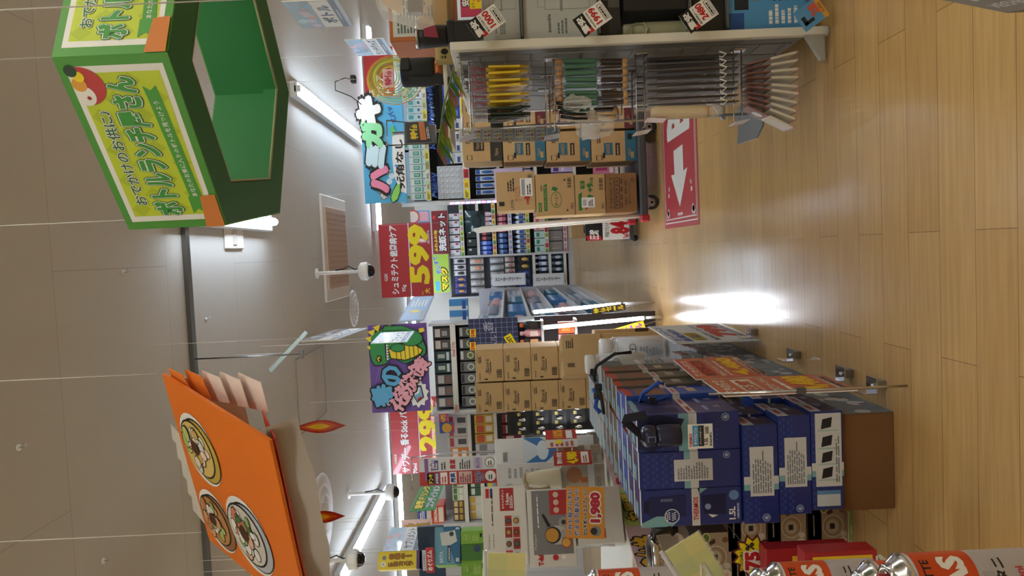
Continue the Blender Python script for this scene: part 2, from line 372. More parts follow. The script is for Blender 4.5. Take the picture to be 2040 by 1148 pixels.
# ---- orange hotpot board: a hung paper roof with a front slope
TRo = Vector((-.236, 1.594, 1.971)); TLo = Vector((-.682, 1.775, 1.970)); BRo = Vector((-.309, 1.337, 1.661))
ob = thing('hotpot_sign', 'orange hanging board with three pictures of hotpots and white paper tabs behind', 'sign')
basis(ob, (TLo+TRo)/2, TRo-TLo, TRo-BRo); ow, oh = .482, .409
OR = M('e8761c', .45)
b = B(); b.box((0, .004, -oh/2), (ow, .007, oh), OR)
b.done('front_board', ob)
def hotpot(a, c, r, body, soup, greens, nm, rot=0):
    b = B(); f = F(b, (-ow/2, 0, 0), (1, 0, 0), (0, 0, -1), ow, oh, .0006)
    R = random.Random(nm)
    f.c(a, c, r*1.12, WHITE, 1, 28, 1.22); f.c(a, c+r*.12, r*1.02, INK, 2, 28, 1.2); f.c(a, c+r*.14, r*.97, body, 3, 28, 1.2)
    f.c(a, c-r*.1, r*.96, INK, 4, 28, 1.14); f.c(a, c-r*.1, r*.9, soup, 5, 28, 1.14)
    for i in range(30):
        t, q = R.uniform(0, 6.28), R.uniform(.15, .75)*r; col = greens[i % len(greens)]
        x, y = a+q*cos(t)*1.05*oh/ow, c-r*.14+q*sin(t)*.9; s_ = r*R.uniform(.13, .24); kk = R.uniform(.7, 1.6)
        f.c(x, y, s_*1.15, INK, 6+i*.12, 8, kk, .8); f.c(x, y, s_, M(col, .6), 6.06+i*.12, 8, kk, .8)
    f.c(a+.01, c-r*.15, r*.24, M('4c2c1c'), 10.5, 10, 1.2)
    b.done('hotpot_picture', ob)
hotpot(.66, .23, .17, M('c8a848'), M('e0c070'), ['f0ead8', 'd8b060', 'e09050', 'd8d8d0', 'f4d8c8', 'b8c878'], 1)
hotpot(.3, .56, .19, M('b8bcc8'), M('d8d0c8'), ['e8e4e0', 'e8b4a0', '8fae6c', 'd88060', 'f0f0ec', '4a7a3c'], 2)
hotpot(.22, .2, .16, M('9a6840'), M('c08850'), ['c87c48', 'f0ece4', 'd8a070', 'a8b870', 'e0d8cc'], 3)
tm = M('e8dcd4', .6)
b = B(); b.slab([(-ow/2, .01, 0), (ow/2-.01, .01, 0), (ow/2-.04, .11, -.12), (-ow/2, .11, -.12)], (0, .002, .004), tm); b.done('back_slope', ob)
# loose curved sheet hanging behind the lower edge
b = B(); n = 12; g = M('b9b2ac', .7)
rows = [[(-ow/2+.03+i*(ow-.02)/n, .015+j*.028, -oh+.03-j*.012-.02*sin(pi*i/n)*j/2+.006*sin(i*1.3)) for i in range(n+1)] for j in range(3)]
vs = [p for r_ in rows for p in r_]; b.add(vs, [(j*(n+1)+i, j*(n+1)+i+1, (j+1)*(n+1)+i+1, (j+1)*(n+1)+i) for j in range(2) for i in range(n)], g, True)
b.slab([(-ow/2, .012, -oh), (ow/2, .012, -oh), (ow/2, .05, -oh+.1), (-ow/2, .05, -oh+.1)], (0, .003, 0), M('c4463a', .6)); b.done('paper_skirt', ob)
for i in range(5):     # zigzag tabs at both ends
    y0 = .012+i*.014; b = B()
    x = ow/2; b.slab([(x-.05, y0, -.03-i*.035), (x+.012+.008*i, y0, -.01-i*.05), (x+.02+.008*i, y0, -.075-i*.055), (x-.02, y0, -.10-i*.05)], (0, .0015, 0), M('e87c2c', .6) if i < 2 else M('f0dcd4', .6)); b.done('end_tab', ob)
for i in range(5):
    x0 = -ow/2+.02+i*.055; b = B()
    b.slab([(x0, .009, -.01), (x0+.05, .009, -.01), (x0+.07, .014, .07), (x0+.02, .014, .085)], (0, .0015, .001), M('d5cec6', .6)); b.done('top_tab', ob)
string('long nylon thread above the top right corner of the orange hotpot board', (-.236, 1.6, 1.985)); string('nylon thread above the left end of the orange hotpot board', (-.66, 1.77, 1.985))
# ---- red and yellow leaf ornaments
for (xt, xb, y, Yd, lab) in ((578, 690, 853, 1.62, 'red and yellow leaf ornament on a thread with bright glare, below the orange board'), (586, 688, 1033, 1.75, 'red and yellow leaf ornament hanging in front of the round air diffuser')):
    T, Bm = PY(xt, y, Yd), PY(xb, y, Yd); L_ = T.z-Bm.z; b = B()
    def lf(s_, o, sc=1.): return [(s_*sc*.5*sin(pi*min(1, t*1.02))*t**.4*.30*L_, o, -L_*(.5+(t-.5)*sc)) for t in [i/10 for i in range(11)]]
    def leaf(sc, o, m_): b.slab(lf(-1, o, sc)+lf(1, o, sc)[::-1][1:-1], (0, .002, 0), m_)
    leaf(1, 0, M('b83a24', .18, coat=1)); leaf(.72, -.001, M('e0602a', .18, coat=1)); leaf(.45, -.002, M('f4cc20', .18, coat=1))
    b.tube([(0, 0, 0), (.004, 0, .2)], .0008, M('e0e0dc'), 5)
    tag(b.done('leaf_ornament', None, (T.x, Yd, T.z), .3), lab, 'ornament', 'red and yellow leaf ornaments')
# ---- signs given by photo corners on a vertical board
def board(name, label, cat, TL, TR, BL, Yl, Yr, art, t=.004, base=None, group=None, arm=0):
    a, c, d = PY(TL[0], TL[1], Yl), PY(TR[0], TR[1], Yr), PY(BL[0], BL[1], Yl)
    z = (a.z+c.z)/2; w = hypot(c.x-a.x, c.y-a.y); h = a.z-d.z
    b = B(); b.box((w/2, t/2, -h/2), (w, t, h), base or WHITE); f = F(b, (0, 0, 0), (1, 0, 0), (0, 0, -1), w, h, .0006 if Yl < 5 else .0012)
    art(f)
    if arm: b.box((w/2, arm/2, -h*.85), (.012, arm, .006), M('c8c8c8', .3))
    o = b.done(name, None, (a.x, a.y, z), atan2(c.y-a.y, c.x-a.x)); tag(o, label, cat, group); return o, w, h
def aisle_sign(txt):
    def art(f):
        f.r(0, 0, 1, .45, M('bcd6ec', .3, coat=1)); R = random.Random(len(txt))
        for i in range(14): f.c(R.uniform(.05, .95), R.uniform(.05, .4), R.uniform(.04, .1), M(R.choice(['e8c8d4', 'a8cbe8', 'd8d4ea', 'c4e0e8', 'e8b8b0'])), 1.2+i*.05, 10)
        f.r(.02, .46, .98, .8, WHITE); f.r(0, .8, 1, .92, M('8f9bb0')); f.r(0, .92, 1, 1, M('cfe0f0'))
        f.t(txt, .5, .64, .24, M('6f7f9a'), 2, .03, fit=min(.85, .22*len(txt))); f.fine(.3, .845, .7, .885, 1, WHITE)
    return art
o, w, h = board('aisle_sign', 'pale blue hanging category sign for bottles near the top of the right side', 'sign', (603, 56), (560, 4), (705, 50), 2.84, 2.58, aisle_sign('ボトル'), group='hanging category signs')
string('nylon thread above the bottle category sign', o.location+Vector((.01, 0, 0)))
o, w, h = board('aisle_sign', 'pale blue hanging category sign in front of the right red banner', 'sign', (711, 112), (689, 80), (783, 110), 4.6, 4.2, aisle_sign('ランチグッズ'), group='hanging category signs')
string('nylon thread above the category sign by the green spiral', o.location+Vector((.01, 0, 0)))
o, w, h = board('aisle_sign', 'hanging category sign seen almost edge-on left of the ceiling centre', 'sign', (612, 679), (655, 657), (688, 677), 3.2, 3.9, aisle_sign('コスメ'), group='hanging category signs')
string('nylon thread above the edge-on category sign', o.location+Vector((.01, .02, 0)))
o, w, h = board('aisle_sign', 'hanging category sign in front of the green dinosaur', 'sign', (740, 684), (758, 663), (812, 680), 4.9, 5.3, aisle_sign('フェイス'), group='hanging category signs')
string('nylon thread above the category sign before the dinosaur', o.location+Vector((.01, .02, 0)))
o, w, h = board('aisle_sign', 'hanging grey category sign for supplements at the far left', 'sign', (763, 1099), (779, 1052), (838, 1097), 3.9, 4.2, aisle_sign('サプリメント'), group='hanging category signs')
for q in (.02, .26): string('nylon thread above the supplement category sign', o.location+Vector((q*.3, q, 0)))
# ---- yellow camera notice, a hung card tube
c0, w, h = fit(753, 836, 1100, 1133, 3.75); ang = .5
t = thing('notice_box', 'yellow hanging card tube warning of security cameras beside the supplement sign', 'sign', c0, ang)
def notice(f, two=1):
    f.r(0, 0, 1, .93, M('f3dc4a', .5)); f.c(.3, .13, .06, WHITE, 2); f.c(.66, .15, .05, GREY, 2); f.c(.3, .13, .02, M('5a8fc0'), 3)
    if two: f.vt('防犯カメラ', .3, .24, .85, M('b07828'), 3, .05, out=INK); f.vt('録画中!', .72, .26, .82, M('b07828'), 3, .05, out=INK)
    else: f.vt('防犯カメラ', .5, .24, .85, M('b07828'), 3, .05, out=INK)
b = B(); b.box((0, .04, h/2), (w, .08, h), M('f3dc4a', .5)); notice(front(b, w, h, 0)); b.done('front_panel', t)
b = B(); fr = right(b, .08, h, w/2+.001, 0, .04); notice(fr, 0); b.box((w/2-.004, .04, h/2), (.006, .078, h-.004), M('c8a838')); b.done('side_panel', t)
b = B(); b.box((0, .04, .008), (w+.004, .084, .016), M('5a4a8a', .5)); b.done('purple_foot', t)
for q in (-.03, .03): string('nylon thread above the yellow camera notice', c0+Vector((q, .04, h)))
# ---- dome cameras
for i, (x, yc, yb, zt) in enumerate(((630, 545, 742, 1), (694, 985, 792, 1), (600, 1120, 722, 1))):
    p = PZ(x, yc, HC); q = PY(yb, yc, p.y); L_ = HC-q.z
    lab = ('white dome camera with black eye on a pole below the air conditioner', 'white dome camera on a short pole before the far left tube lamp', 'white dome camera on a pole at the far left above the yellow notice')[i]
    t = thing('dome_camera', lab, 'camera', (p.x, p.y, HC), 0, 'dome cameras on ceiling poles')
    wm = M('eceae6', .4); b = B(); b.lathe([(.045, 0), (.045, -.012), (.016, -.02), (.016, -L_+.12), (.04, -L_+.11), (.04, -L_+.1)], wm, 14); b.done('pole', t)
    b = B(); b.tube([(.02, -.015, -L_*.35), (.03, -.02, -L_*.5), (.05, -.03, -L_*.6), (.02, -.02, -L_*.7), (.03, -.03, -L_+.1)], .006, BLACK, 6); b.done('cable', t)
    b = B(); b.lathe([(.045, -L_+.12), (.078, -L_+.10), (.082, -L_+.05), (.07, -L_+.03)], wm, 20)
    b.done('shell', t); b = B(); b.lathe([(.06, -L_+.04), (.058, -L_+.02), (.045, -L_-.008), (.02, -L_-.02), (.002, -L_-.022)], M('101014', .08), 18); b.done('eye', t)
# ---- rod hanging from the ceiling rail, with a slip of board
p = PZ(380, 716, HC); q = PY(603, 716, p.y); t = thing('hanging_rod', 'thin metal rod hanging from the ceiling rail with a small hook foot', 'rod', (p.x, p.y, HC-.024))
b = B(); L_ = HC-.024-q.z; b.tube([(0, 0, 0), (0, 0, -L_)], .004, STEEL, 8); b.done('rod', t); b = B(); b.box((0, 0, -L_), (.05, .02, .012), GREY, .003); b.done('foot', t)
b = B(); b.slab([(-.16, 0, 0), (.16, 0, .0), (.16, .015, .03), (-.16, .015, .03)], (0, .002, 0), M('9aa89c', .4)); o = b.done('ceiling_antenna', None, PY(577, 703, p.y+.6)); o.rotation_euler = (0, .75, .3)
tag(o, 'slanting grey-green strip beside the hanging ceiling rod', 'strip')
string('nylon thread holding the slanting grey strip', o.location)
# ---- black sensor with a looping cable
t = thing('cable_sensor', 'small black box on a looping cable hung before the right red banner', 'sensor', PY(704, 158, 4.4))
b = B(); b.box((0, 0, 0), (.045, .04, .03), BLACK, .004); b.done('body', t)
b = B(); b.tube([(0, 0, .015), (.01, 0, .05), (-.01, 0, .11), (-.06, .0, .11), (-.1, 0, .02), (-.15, 0, -.04)], .003, BLACK, 6); b.done('cable', t)
string('nylon thread holding the black cable sensor', t.location+Vector((0, 0, .015)))
# ---- red price banners
BRED = M('b3242c', .35, coat=.3)
def banner(lab, xt, xb, yr, yl, Yd, art, clr=True):
    c, w, h = fit(xt, xb, yr, yl, Yd); t = thing('price_banner', lab, 'banner', c, 0, 'big red price banners under the ceiling')
    b = B(); b.box((0, .004, h*.72), (w, .006, h*.56), BRED); b.box((0, .004, h*.21), (w, .006, h*.42), BRED); f = F(b, (-w/2, 0, h), (1, 0, 0), (0, 0, -1), w, h, .0015); art(f); b.done('printed_card', t)
    b = B(); b.box((0, .006, h*.43), (w, .004, .02), M('e4e4e6', .2)); b.done('clear_channel', t)
    for q in (-.45, .45): string('nylon thread above a red price banner', c+Vector((q*w, .004, h)))
    return t
def a599(f):
    f.t('GSK', .28, .1, .06, WHITE, 2, .01); f.t('シュミテクト歯周病ケア', .51, .27, .15, WHITE, 2, .03, fit=.93); f.t('95g', .12, .44, .09, WHITE, 2, .02)
    f.t('599', .57, .75, .36, YEL, 2, .05, fit=.78); f.t('大', .07, .88, .1, YEL, 2, .03); f.t('特価', .04, .79, .03, YEL, 2); f.t('(税込658円)', .8, .95, .055, WHITE, 2, .01)
banner('red banner with yellow price 599 hanging in the middle of the store', 757, 861, 445, 592, 9.1, a599)
def a299(f):
    f.t('小林製薬', .2, .07, .05, WHITE, 2, .01); f.t('サワデー 香るStick パワー', .5, .27, .17, WHITE, 2, .03, fit=.96); f.t('70ml', .07, .46, .08, WHITE, 2, .02)
    f.t('299', .6, .77, .38, YEL, 2, .05, fit=.6); f.t('特価', .1, .8, .1, YEL, 2, .02); f.t('(税込328円)', .85, .95, .055, WHITE, 2, .01)
banner('red banner with a price of 299 at the left, partly behind the purple sign', 779, 877, 792, 944, 8.7, a299)
def a398(f):
    f.t('牛乳石鹸', .2, .1, .1, WHITE, 2, .01, fit=.34); f.t('バウンシア', .3, .23, .12, WHITE, 2, .03, fit=.56); f.t('ホワイトソープ', .33, .35, .11, WHITE, 2, .03, fit=.62); f.t('460mL', .16, .47, .09, WHITE, 2, .02)
    f.t('498', .5, .78, .36, YEL, 2, .05, fit=.7)
banner('red banner for body wash at the right behind the green spiral', 726, 856, 92, 226, 8.6, a398)
# ---- graffiti style dinosaur sign (cut-out board above the end shelf)
c, w, h = fit(737, 854, 646, 821, 6.0)
t = thing('graffiti_sign', 'purple graffiti board with a green dinosaur and bubble lettering over the end shelf', 'sign', c)
GS, GW, GH = c, w, h; PUR = M('6a4a9c', .5, var=.12, scale=5); b = B(); b.box((0, .005, h/2), (w, .01, h), PUR); f = front(b, w, h, 0, 0, 0, .0012)
for i in range(4): f.poly([(.3+.03*i, .06+.07*i), (.52, .16+.03*i), (.52, .165+.03*i)], M('b9a8d8'), 1)
f.poly([(.02+.9*x, .38+.12*x+(.06 if i % 2 else 0)) for i, x in enumerate([.78, .82, .86, .9, .94])]+[(.9, .42), (.85, .4)], M('a090c8'), 1)
b.done('backboard', t)
# dinosaur: outline traced as chunky cut-out, real thickness
def cut(pts, y0, th, mat, bb): bb.slab([(-w/2+a*w, y0, h-c_*h) for a, c_ in pts][::-1], (0, th, 0), mat)
DG = M('2f8f4c', .5); DY = M('ecd02c', .5)
body = [(.55, .1), (.6, .05), (.68, .03), (.78, .03), (.87, .06), (.92, .13), (.93, .2), (.985, .3), (.99, .42), (.95, .6), (.88, .78), (.8, .93), (.72, .97), (.66, .96), (.62, .9), (.5, .93), (.49, .88), (.55, .82), (.6, .8), (.555, .62), (.58, .54), (.62, .42), (.605, .33), (.57, .3), (.55, .2)]
b = B()
cut([((a-.76)*1.05+.76, (c_-.5)*1.045+.5) for a, c_ in body], -.012, .012, INK, b); cut(body, -.02, .008, DG, b); b.done('dinosaur_body', t)
b = B(); cut([(.62, .36), (.72, .33), (.77, .42), (.79, .6), (.76, .82), (.7, .93), (.66, .9), (.62, .8), (.585, .62), (.6, .48)], -.024, .004, INK, b)
cut([(.625, .38), (.715, .35), (.76, .43), (.775, .6), (.75, .8), (.7, .91), (.665, .88), (.628, .78), (.597, .62), (.61, .49)], -.027, .003, DY, b)
for q in range(6):
    y = .47+q*.075; cut([(.6, y), (.765, y-.01), (.765, y), (.6, y+.01)], -.0285, .0015, INK, b)
b.done('dinosaur_belly', t)
b = B(); ell = lambda ca, cb, ra, rb: [(ca+ra*cos(2*pi*k/14), cb+rb*sin(2*pi*k/14)) for k in range(14)][::-1]
cut(ell(.735, .5, .05, .13), -.029, .004, INK, b); cut(ell(.737, .5, .043, .115), -.032, .003, DG, b); b.done('dinosaur_arm', t)
b = B(); cut(ell(.83, .74, .085, .2), -.029, .004, INK, b); cut(ell(.833, .74, .078, .188), -.032, .003, DG, b); b.done('dinosaur_thigh', t)
b = B(); cut([(.93, .24), (.99, .28), (.985, .6), (.9, .92), (.87, .9), (.93, .6)], -.025, .003, INK, b); cut([(.937, .26), (.983, .29), (.978, .6), (.897, .9), (.885, .88), (.938, .6)], -.028, .003, DG, b); b.done('dinosaur_tail', t)
b = B()
for a, c_ in ((.74, 0), (.84, -.01), (.91, .03), (.96, .12), (.955, .3), (.93, .4)): cut([(a-.04, c_+.06), (a+.02, c_-.03), (a+.045, c_+.1)], -.016, .008, DY, b)
b.done('dinosaur_spikes', t)
b = B()
for q in range(6): cut([(.6+q*.03, .305), (.615+q*.03, .35), (.63+q*.03, .305)], -.029, .003, WHITE, b)
cut([(.58, .29), (.79, .28), (.79, .3), (.6, .31)], -.028, .002, INK, b); b.done('dinosaur_teeth', t); b = B(); cut([(.57, .17), (.61, .12), (.66, .15), (.65, .21), (.6, .22)], -.024, .004, INK, b); cut([(.58, .17), (.62, .14), (.65, .17), (.63, .2)], -.027, .003, DY, b); cut([(.6, .19), (.62, .16), (.63, .19)], -.03, .003, INK, b)
b.done('dinosaur_eye', t)
for a in (.52, .89): b = B(); cut([(a, .88), (a+.05, .87), (a+.06, .95), (a+.02, .97)], -.026, .004, DY, b); b.done('dinosaur_claw', t)
b = B(); f = front(b, w, h, -.024, 0, 0, .0012); bl = M('58a8d8', .5); pk = M('eea8bc', .5)
for tx, a, c_, sz, rot, m_ in (('春', .2, .2, .36, 14, bl), ('の', .42, .37, .31, 10, bl), ('花', .13, .46, .31, -36, pk), ('粉', .265, .6, .31, -36, pk), ('対', .4, .73, .3, -36, pk), ('策', .52, .87, .27, -36, pk)):
    f.t(tx, a, c_, sz, INK, 1, .12, rot); f.t(tx, a, c_, sz, m_, 3, .045, rot)
b.done('lettering', t)
b = B(); pts = []
for i in range(22): r_ = (.17 if i % 2 else .135); pts.append((.2+r_*cos(-2*pi*i/22)*.95, .8+r_*sin(-2*pi*i/22)*1.1))
cut([(a, c_) for a, c_ in pts][::-1], -.014, .008, WHITE, b); cut([(.1, .78), (.2, .7), (.3, .76), (.29, .86), (.16, .9)], -.019, .005, INK, b); cut([(.115, .785), (.2, .72), (.285, .77), (.28, .85), (.165, .88)], -.022, .003, M('78b4d8'), b)
cut([(.12, .8), (.165, .87), (.17, .83), (.14, .78)], -.025, .003, RED, b); cut([(.19, .74), (.27, .77), (.27, .84), (.21, .82)], -.025, .003, WHITE, b); b.done('burst', t)
# ---- toothpaste sign with big block letters
c, w, h = fit(722, 806, 192, 405, 6.75)
t = thing('toothpaste_sign', 'light blue cut-out sign with big hand-drawn toothpaste lettering over the right shelf', 'sign', c)
b = B(); b.box((0, .005, h/2), (w, .01, h), M('4fb0e0', .5, var=.1, scale=4)); f = front(b, w, h, 0, 0, 0, .0012)
for a, c_ in ((.2, .6), (.25, .66), (.3, .58)): f.c(a, c_, .07, M('cfe8f6'), 1)
f.poly([(.08, 1), (.1, .85), (.25, .72), (.4, .7), (.62, .72), (.66, .8), (.64, 1)], WHITE, 1.5)
f.t('死角なし', .36, .87, .2, INK, 3, .03, fit=.46); f.poly([(.33, .78), (.345, .83), (.36, .78), (.345, .73)][::-1], M('58b0e8'), 3)
f.t('歯茎', .1, .42, .16, INK, 3, .09, 25); f.t('歯茎', .1, .42, .16, WHITE, 4, .03, 25)
f.t('ズバッ', .82, .74, .14, M('3858a0'), 3, .04, 20); b.done('backboard', t)
b = B(); f = F(b, (-w/2, -.012, h), (1, 0, 0), (0, 0, -1), w, h, .0012)
for tx, a, c_, sz, m_, q in (('ハ', .22, .38, .36, M('f08cb0'), .22), ('ミ', .44, .32, .42, M('cfeaf4'), .2), ('ガ', .65, .25, .44, M('92e0a4'), .24), ('キ', .86, .2, .5, M('f6f6f4'), .25)):
    f.t(tx, a, c_, sz, INK, 1, .17, fit=q*1.12); f.t(tx, a, c_, sz, m_, 4, .1, fit=q)
b.done('block_lettering', t)
b = B(); f = F(b, (-w/2, -.006, h), (1, 0, 0), (0, 0, -1), w, h, .0012)
f.poly([(-.01, .66), (.04, .6), (.12, .68), (.2, .8), (.18, .88), (.1, .86), (.02, .78)][::-1], INK, 1); f.poly([(0, .66), (.045, .62), (.115, .69), (.18, .8), (.17, .85), (.1, .84), (.03, .77)][::-1], M('8fd860'), 2); f.poly([(.17, .79), (.2, .78), (.21, .84), (.17, .86)][::-1], WHITE, 3)
b.done('tube_picture', t); b = B()
b.slab([f.p(.62, .72, 0), f.p(.7, .68, 0), f.p(.72, .76, 0), f.p(.66, .82, 0)], (0, -.006, 0), M('58c070')); b.done('brush_picture', t)
for q in (-.35, .35): string('nylon thread above the purple graffiti sign', GS+Vector((q*GW, .005, GH)))
for q in (-.4, .4): string('nylon thread above the toothpaste sign', c+Vector((q*w, .005, h)))
# ---- green and yellow wire swirl
t = thing('spiral_ornament', 'hanging swirl of thin green and yellow hoops in front of the right red banner', 'ornament', PY(775, 155, 4.3))
for i in range(11):
    k = i/10; rx, rz = .055+.085*k, .05+.11*k; b = B(); col = ['b8d84c', 'd6d848', 'e8b050', 'a6d468'][i % 4]
    b.tube([(rx*cos(2*pi*j/26)-.01*k, .012*sin(2*pi*j/26+i)+(i-5)*.004, rz*sin(2*pi*j/26)-.03*k) for j in range(26)], .0028, M(col, .25), 6, True); b.done('hoop', t)
b = B(); f = F(b, (-.06, -.04, .03), (1, 0, 0), (0, 0, -1), .1, .06, .001); b.box((-.01, -.036, 0), (.1, .006, .06), M('e8c0c4')); f.t('特価', .5, .5, .7, M('c83850'), 1, .03); b.done('price_tag', t)
string('nylon thread above the green and yellow swirl', t.location+Vector((0, 0, .16)))

# ---- little hooks on the ceiling
for i, (x, y) in enumerate(((245, 543), (410, 637), (36, 892), (205, 1118))):
    b = B(); b.lathe([(.012, 0), (.012, -.004), (.003, -.006)], M('d8d6d0', .4), 10); b.tube([(0, 0, -.005), (.0, 0, -.02), (.008, 0, -.028), (.014, 0, -.02)], .0018, CHROME, 6)
    tag(b.done('ceiling_hook', None, tuple(PZ(x, y, HC))), 'small metal hook on the ceiling ' + ('beside the green hexagonal sign', 'above the air conditioner side', 'at the top edge near the orange board', 'above the orange board left end')[i], 'hook', 'small ceiling hooks')
# ================================================================ right side: dolly, floor sign, tool rack
# ---- red floor sign with arrow
t0 = Vector((.64, 5.0, 0)); fw, fd = 1.06, .98
b = B(); b.box((0, 0, .001), (fw, fd, .002), M('b5434c', .35)); f = top(b, fw, fd, .002, .0006)
fl_w = M('dfe2df', .4)
for q in (.03, .055):
    for a0, b0, a1, b1 in ((q, q, 1-q, q+.008), (q, 1-q-.008, 1-q, 1-q), (q, q, q+.008, 1-q), (1-q-.008, q, 1-q, 1-q)): f.r(a0, b0, a1, b1, fl_w)
f.poly([(.13, .5), (.355, .26), (.35, .37), (.505, .36), (.515, .63), (.35, .63), (.36, .74)], fl_w)
f.t('B', .68, .5, .6, fl_w, 1, .05, fit=.17)
for s_ in (-1, 1):
    for i in range(7): f.c(.09+.012*(i % 3)+.03*i*(i > 3), .5+s_*(.38-.012*i), .03-.002*i, fl_w, 1, 9, .8)
for i in range(5): f.c(.085, .44+.03*i, .012, fl_w, 1, 8)
tag(b.done('floor_sign', None, t0), 'red floor sticker with a big white arrow pointing left', 'floor sign')
# ---- hand truck
dy = 5.63; dz0 = .158
xl, xr = PY(1270, 432, dy).x, 1.02
t = thing('platform_trolley', 'grey platform trolley with white handle carrying stacks of cartons', 'trolley', ((xl+xr)/2, dy+.32, 0)); w = xr-xl; dk = M('4a4c50', .5)
b = B(); b.box((0, 0, dz0-.03), (w, .66, .06), dk, .012); b.done('platform', t)
for q in (-.3, .3): b = B(); b.box((-w/2-.012, q, dz0-.035), (.06, .08, .07), M('b02430', .4), .012); b.done('bumper', t)
hp = PY(946, 456, dy); hx0 = hp.x-(xl+xr)/2; wm = M('e8e6dc', .4)
b = B(); b.tube([(-w/2+.01, -.27, dz0), (hx0, -.27, hp.z-.05), (hx0-.005, -.23, hp.z), (hx0-.005, .23, hp.z), (hx0, .27, hp.z-.05), (-w/2+.01, .27, dz0)], .017, wm, 12); b.done('handle', t)
for sx in (-1, 1):
    for sy in (-1, 1):
        x, y = sx*(w/2-.11), sy*.26; b = B()
        b.lathe([(.001, -.014), (.05, -.014), (.058, -.009), (.058, .009), (.05, .014), (.001, .014)], M('2a2a2c', .6), 22, (x, y, .058), 'X' if 0 else 'Y'); wh = b.done('caster', t)
        b = B(); b.lathe([(.001, -.017), (.032, -.017), (.032, .017), (.001, .017)], STEEL, 18, (x, y, .058), 'Y'); b.lathe([(.001, -.02), (.01, -.02), (.01, .02), (.001, .02)], BLACK, 10, (x, y, .058), 'Y'); b.done('hub', wh)
        b = B()
        for q in (-.02, .02): b.slab([(x-.05, y+q, dz0-.062), (x+.05, y+q, dz0-.062), (x+.016, y+q, .045), (x-.016, y+q, .045)], (0, .002, 0), STEEL)
        b.box((x, y, dz0-.064), (.1, .08, .006), STEEL); b.done('fork', wh)
# ---- cartons
def carton(lab, c, w, h, d, art, rz=0., group=None, col=None, side=None, lay=.0008, label=None, cat='carton', name='carton', tape=True):
    b = B(); m_ = col or CARD; b.box((0, d/2, h/2), (w, d, h), m_, .004)
    if tape:
        b.box((0, d/2, h+.0003), (.05, d*.98, .0006), M('a9814f', .35))
    art(front(b, w, h, 0, 0, 0, lay))
    if side: side(left(b, d, h, -w/2, 0, d/2, lay)); side(right(b, d, h, w/2, 0, d/2, lay))
    if label is None: return tag(b.done(name, None, c, rz), lab, cat, group)
    t = thing(name, lab, cat, c, rz, group); b.done('body', t); b = B(); label(front(b, w, h, -.0012, 0, 0, lay)); b.done('shipping_label', t); return t
GI, BI, RI = M('2f7a3a', .7), M('2b2622', .7), M('b83a34', .7)
def clin(f):
    f.r(.25, .05, .255, .95, M('9a7648')); f.t('LION', .15, .4, .08, BI); f.t('クリニカ', .42, .55, .16, RI, fit=.36); f.r(.13, .06, .24, .2, BI); f.fine(.5, .28, .85, .48, 3, BI); f.fine(.15, .75, .6, .85, 1, RI); f.r(.28, .72, .42, .86, RI); f.bars(.72, .82, .92, .94)
def clab(f): f.r(.36, .62, .82, .93, WHITE, 2); f.r(.38, .65, .8, .74, M('9aa0a4'), 3); f.fine(.4, .78, .78, .9, 2, BI, 3)
def hyper(f):
    f.r(.1, .06, .32, .14, GI); f.fine(.12, .08, .3, .12, 1, CARD, 3); f.poly([(.12, .2), (.72, .2), (.78, .29), (.12, .29)][::-1], GI); f.t('ハイパージャンボ', .43, .245, .06, CARD, 3, .02, fit=.56)
    f.c(.38, .52, .14, GI, 1, 18, 1.5); f.c(.38, .52, .128, CARD, 2, 18, 1.5); f.t('ボールド', .38, .52, .09, GI, 3, .02, fit=.3); f.poly([(.62, .4), (.7, .45), (.65, .58), (.58, .52)][::-1], GI)
    f.t('P&G', .22, .92, .08, BI, fit=.14); f.bars(.66, .82, .9, .92); f.c(.84, .75, .025, BI); f.c(.12, .8, .025, BI); f.fine(.6, .12, .8, .17, 2, BI)
def plus9(f):
    f.poly([(.1, .1), (.5, .1), (.56, .22), (.1, .22)][::-1], GI); f.t('+9', .66, .5, .2, GI, 2, .05); f.t('増量', .83, .55, .1, GI, fit=.18); f.r(.64, .18, .84, .32, GI); f.t('増', .74, .25, .1, CARD, 3); f.poly([(.42, .38), (.5, .45), (.44, .62), (.36, .52)][::-1], GI); f.t('P&G', .2, .9, .09, BI, fit=.14); f.bars(.6, .8, .9, .93); f.fine(.12, .3, .3, .4, 2, BI)
def plab(f): f.r(.17, .2, .42, .64, WHITE, 2); f.bars(.22, .24, .38, .36, M('8a9098'), 3, 14); f.fine(.2, .42, .38, .58, 3, BI, 3)
def wayup(f):
    f.t('THIS WAY UP', .5, .17, .09, BI, fit=.56); f.t('↑', .14, .17, .1, BI); f.t('↑', .86, .17, .1, BI)
    for i in range(4):
        x = .2+.2*i; f.r(x-.085, .26, x+.085, .46, BI); f.r(x-.07, .28, x+.07, .44, CARDD, 2); f.t('Y☂↑↑'[i], x, .36, .12, BI, 3, .02)
        f.fine(x-.07, .48, x+.07, .54, 1, BI)
    f.t('逆積み・横積み厳禁', .5, .64, .08, BI, fit=.64); f.t('投げないで下さい', .5, .76, .08, BI, fit=.56); f.c(.82, .87, .06, BI); f.c(.82, .87, .042, CARDD, 2)
gl = 'cartons stacked on the trolley'
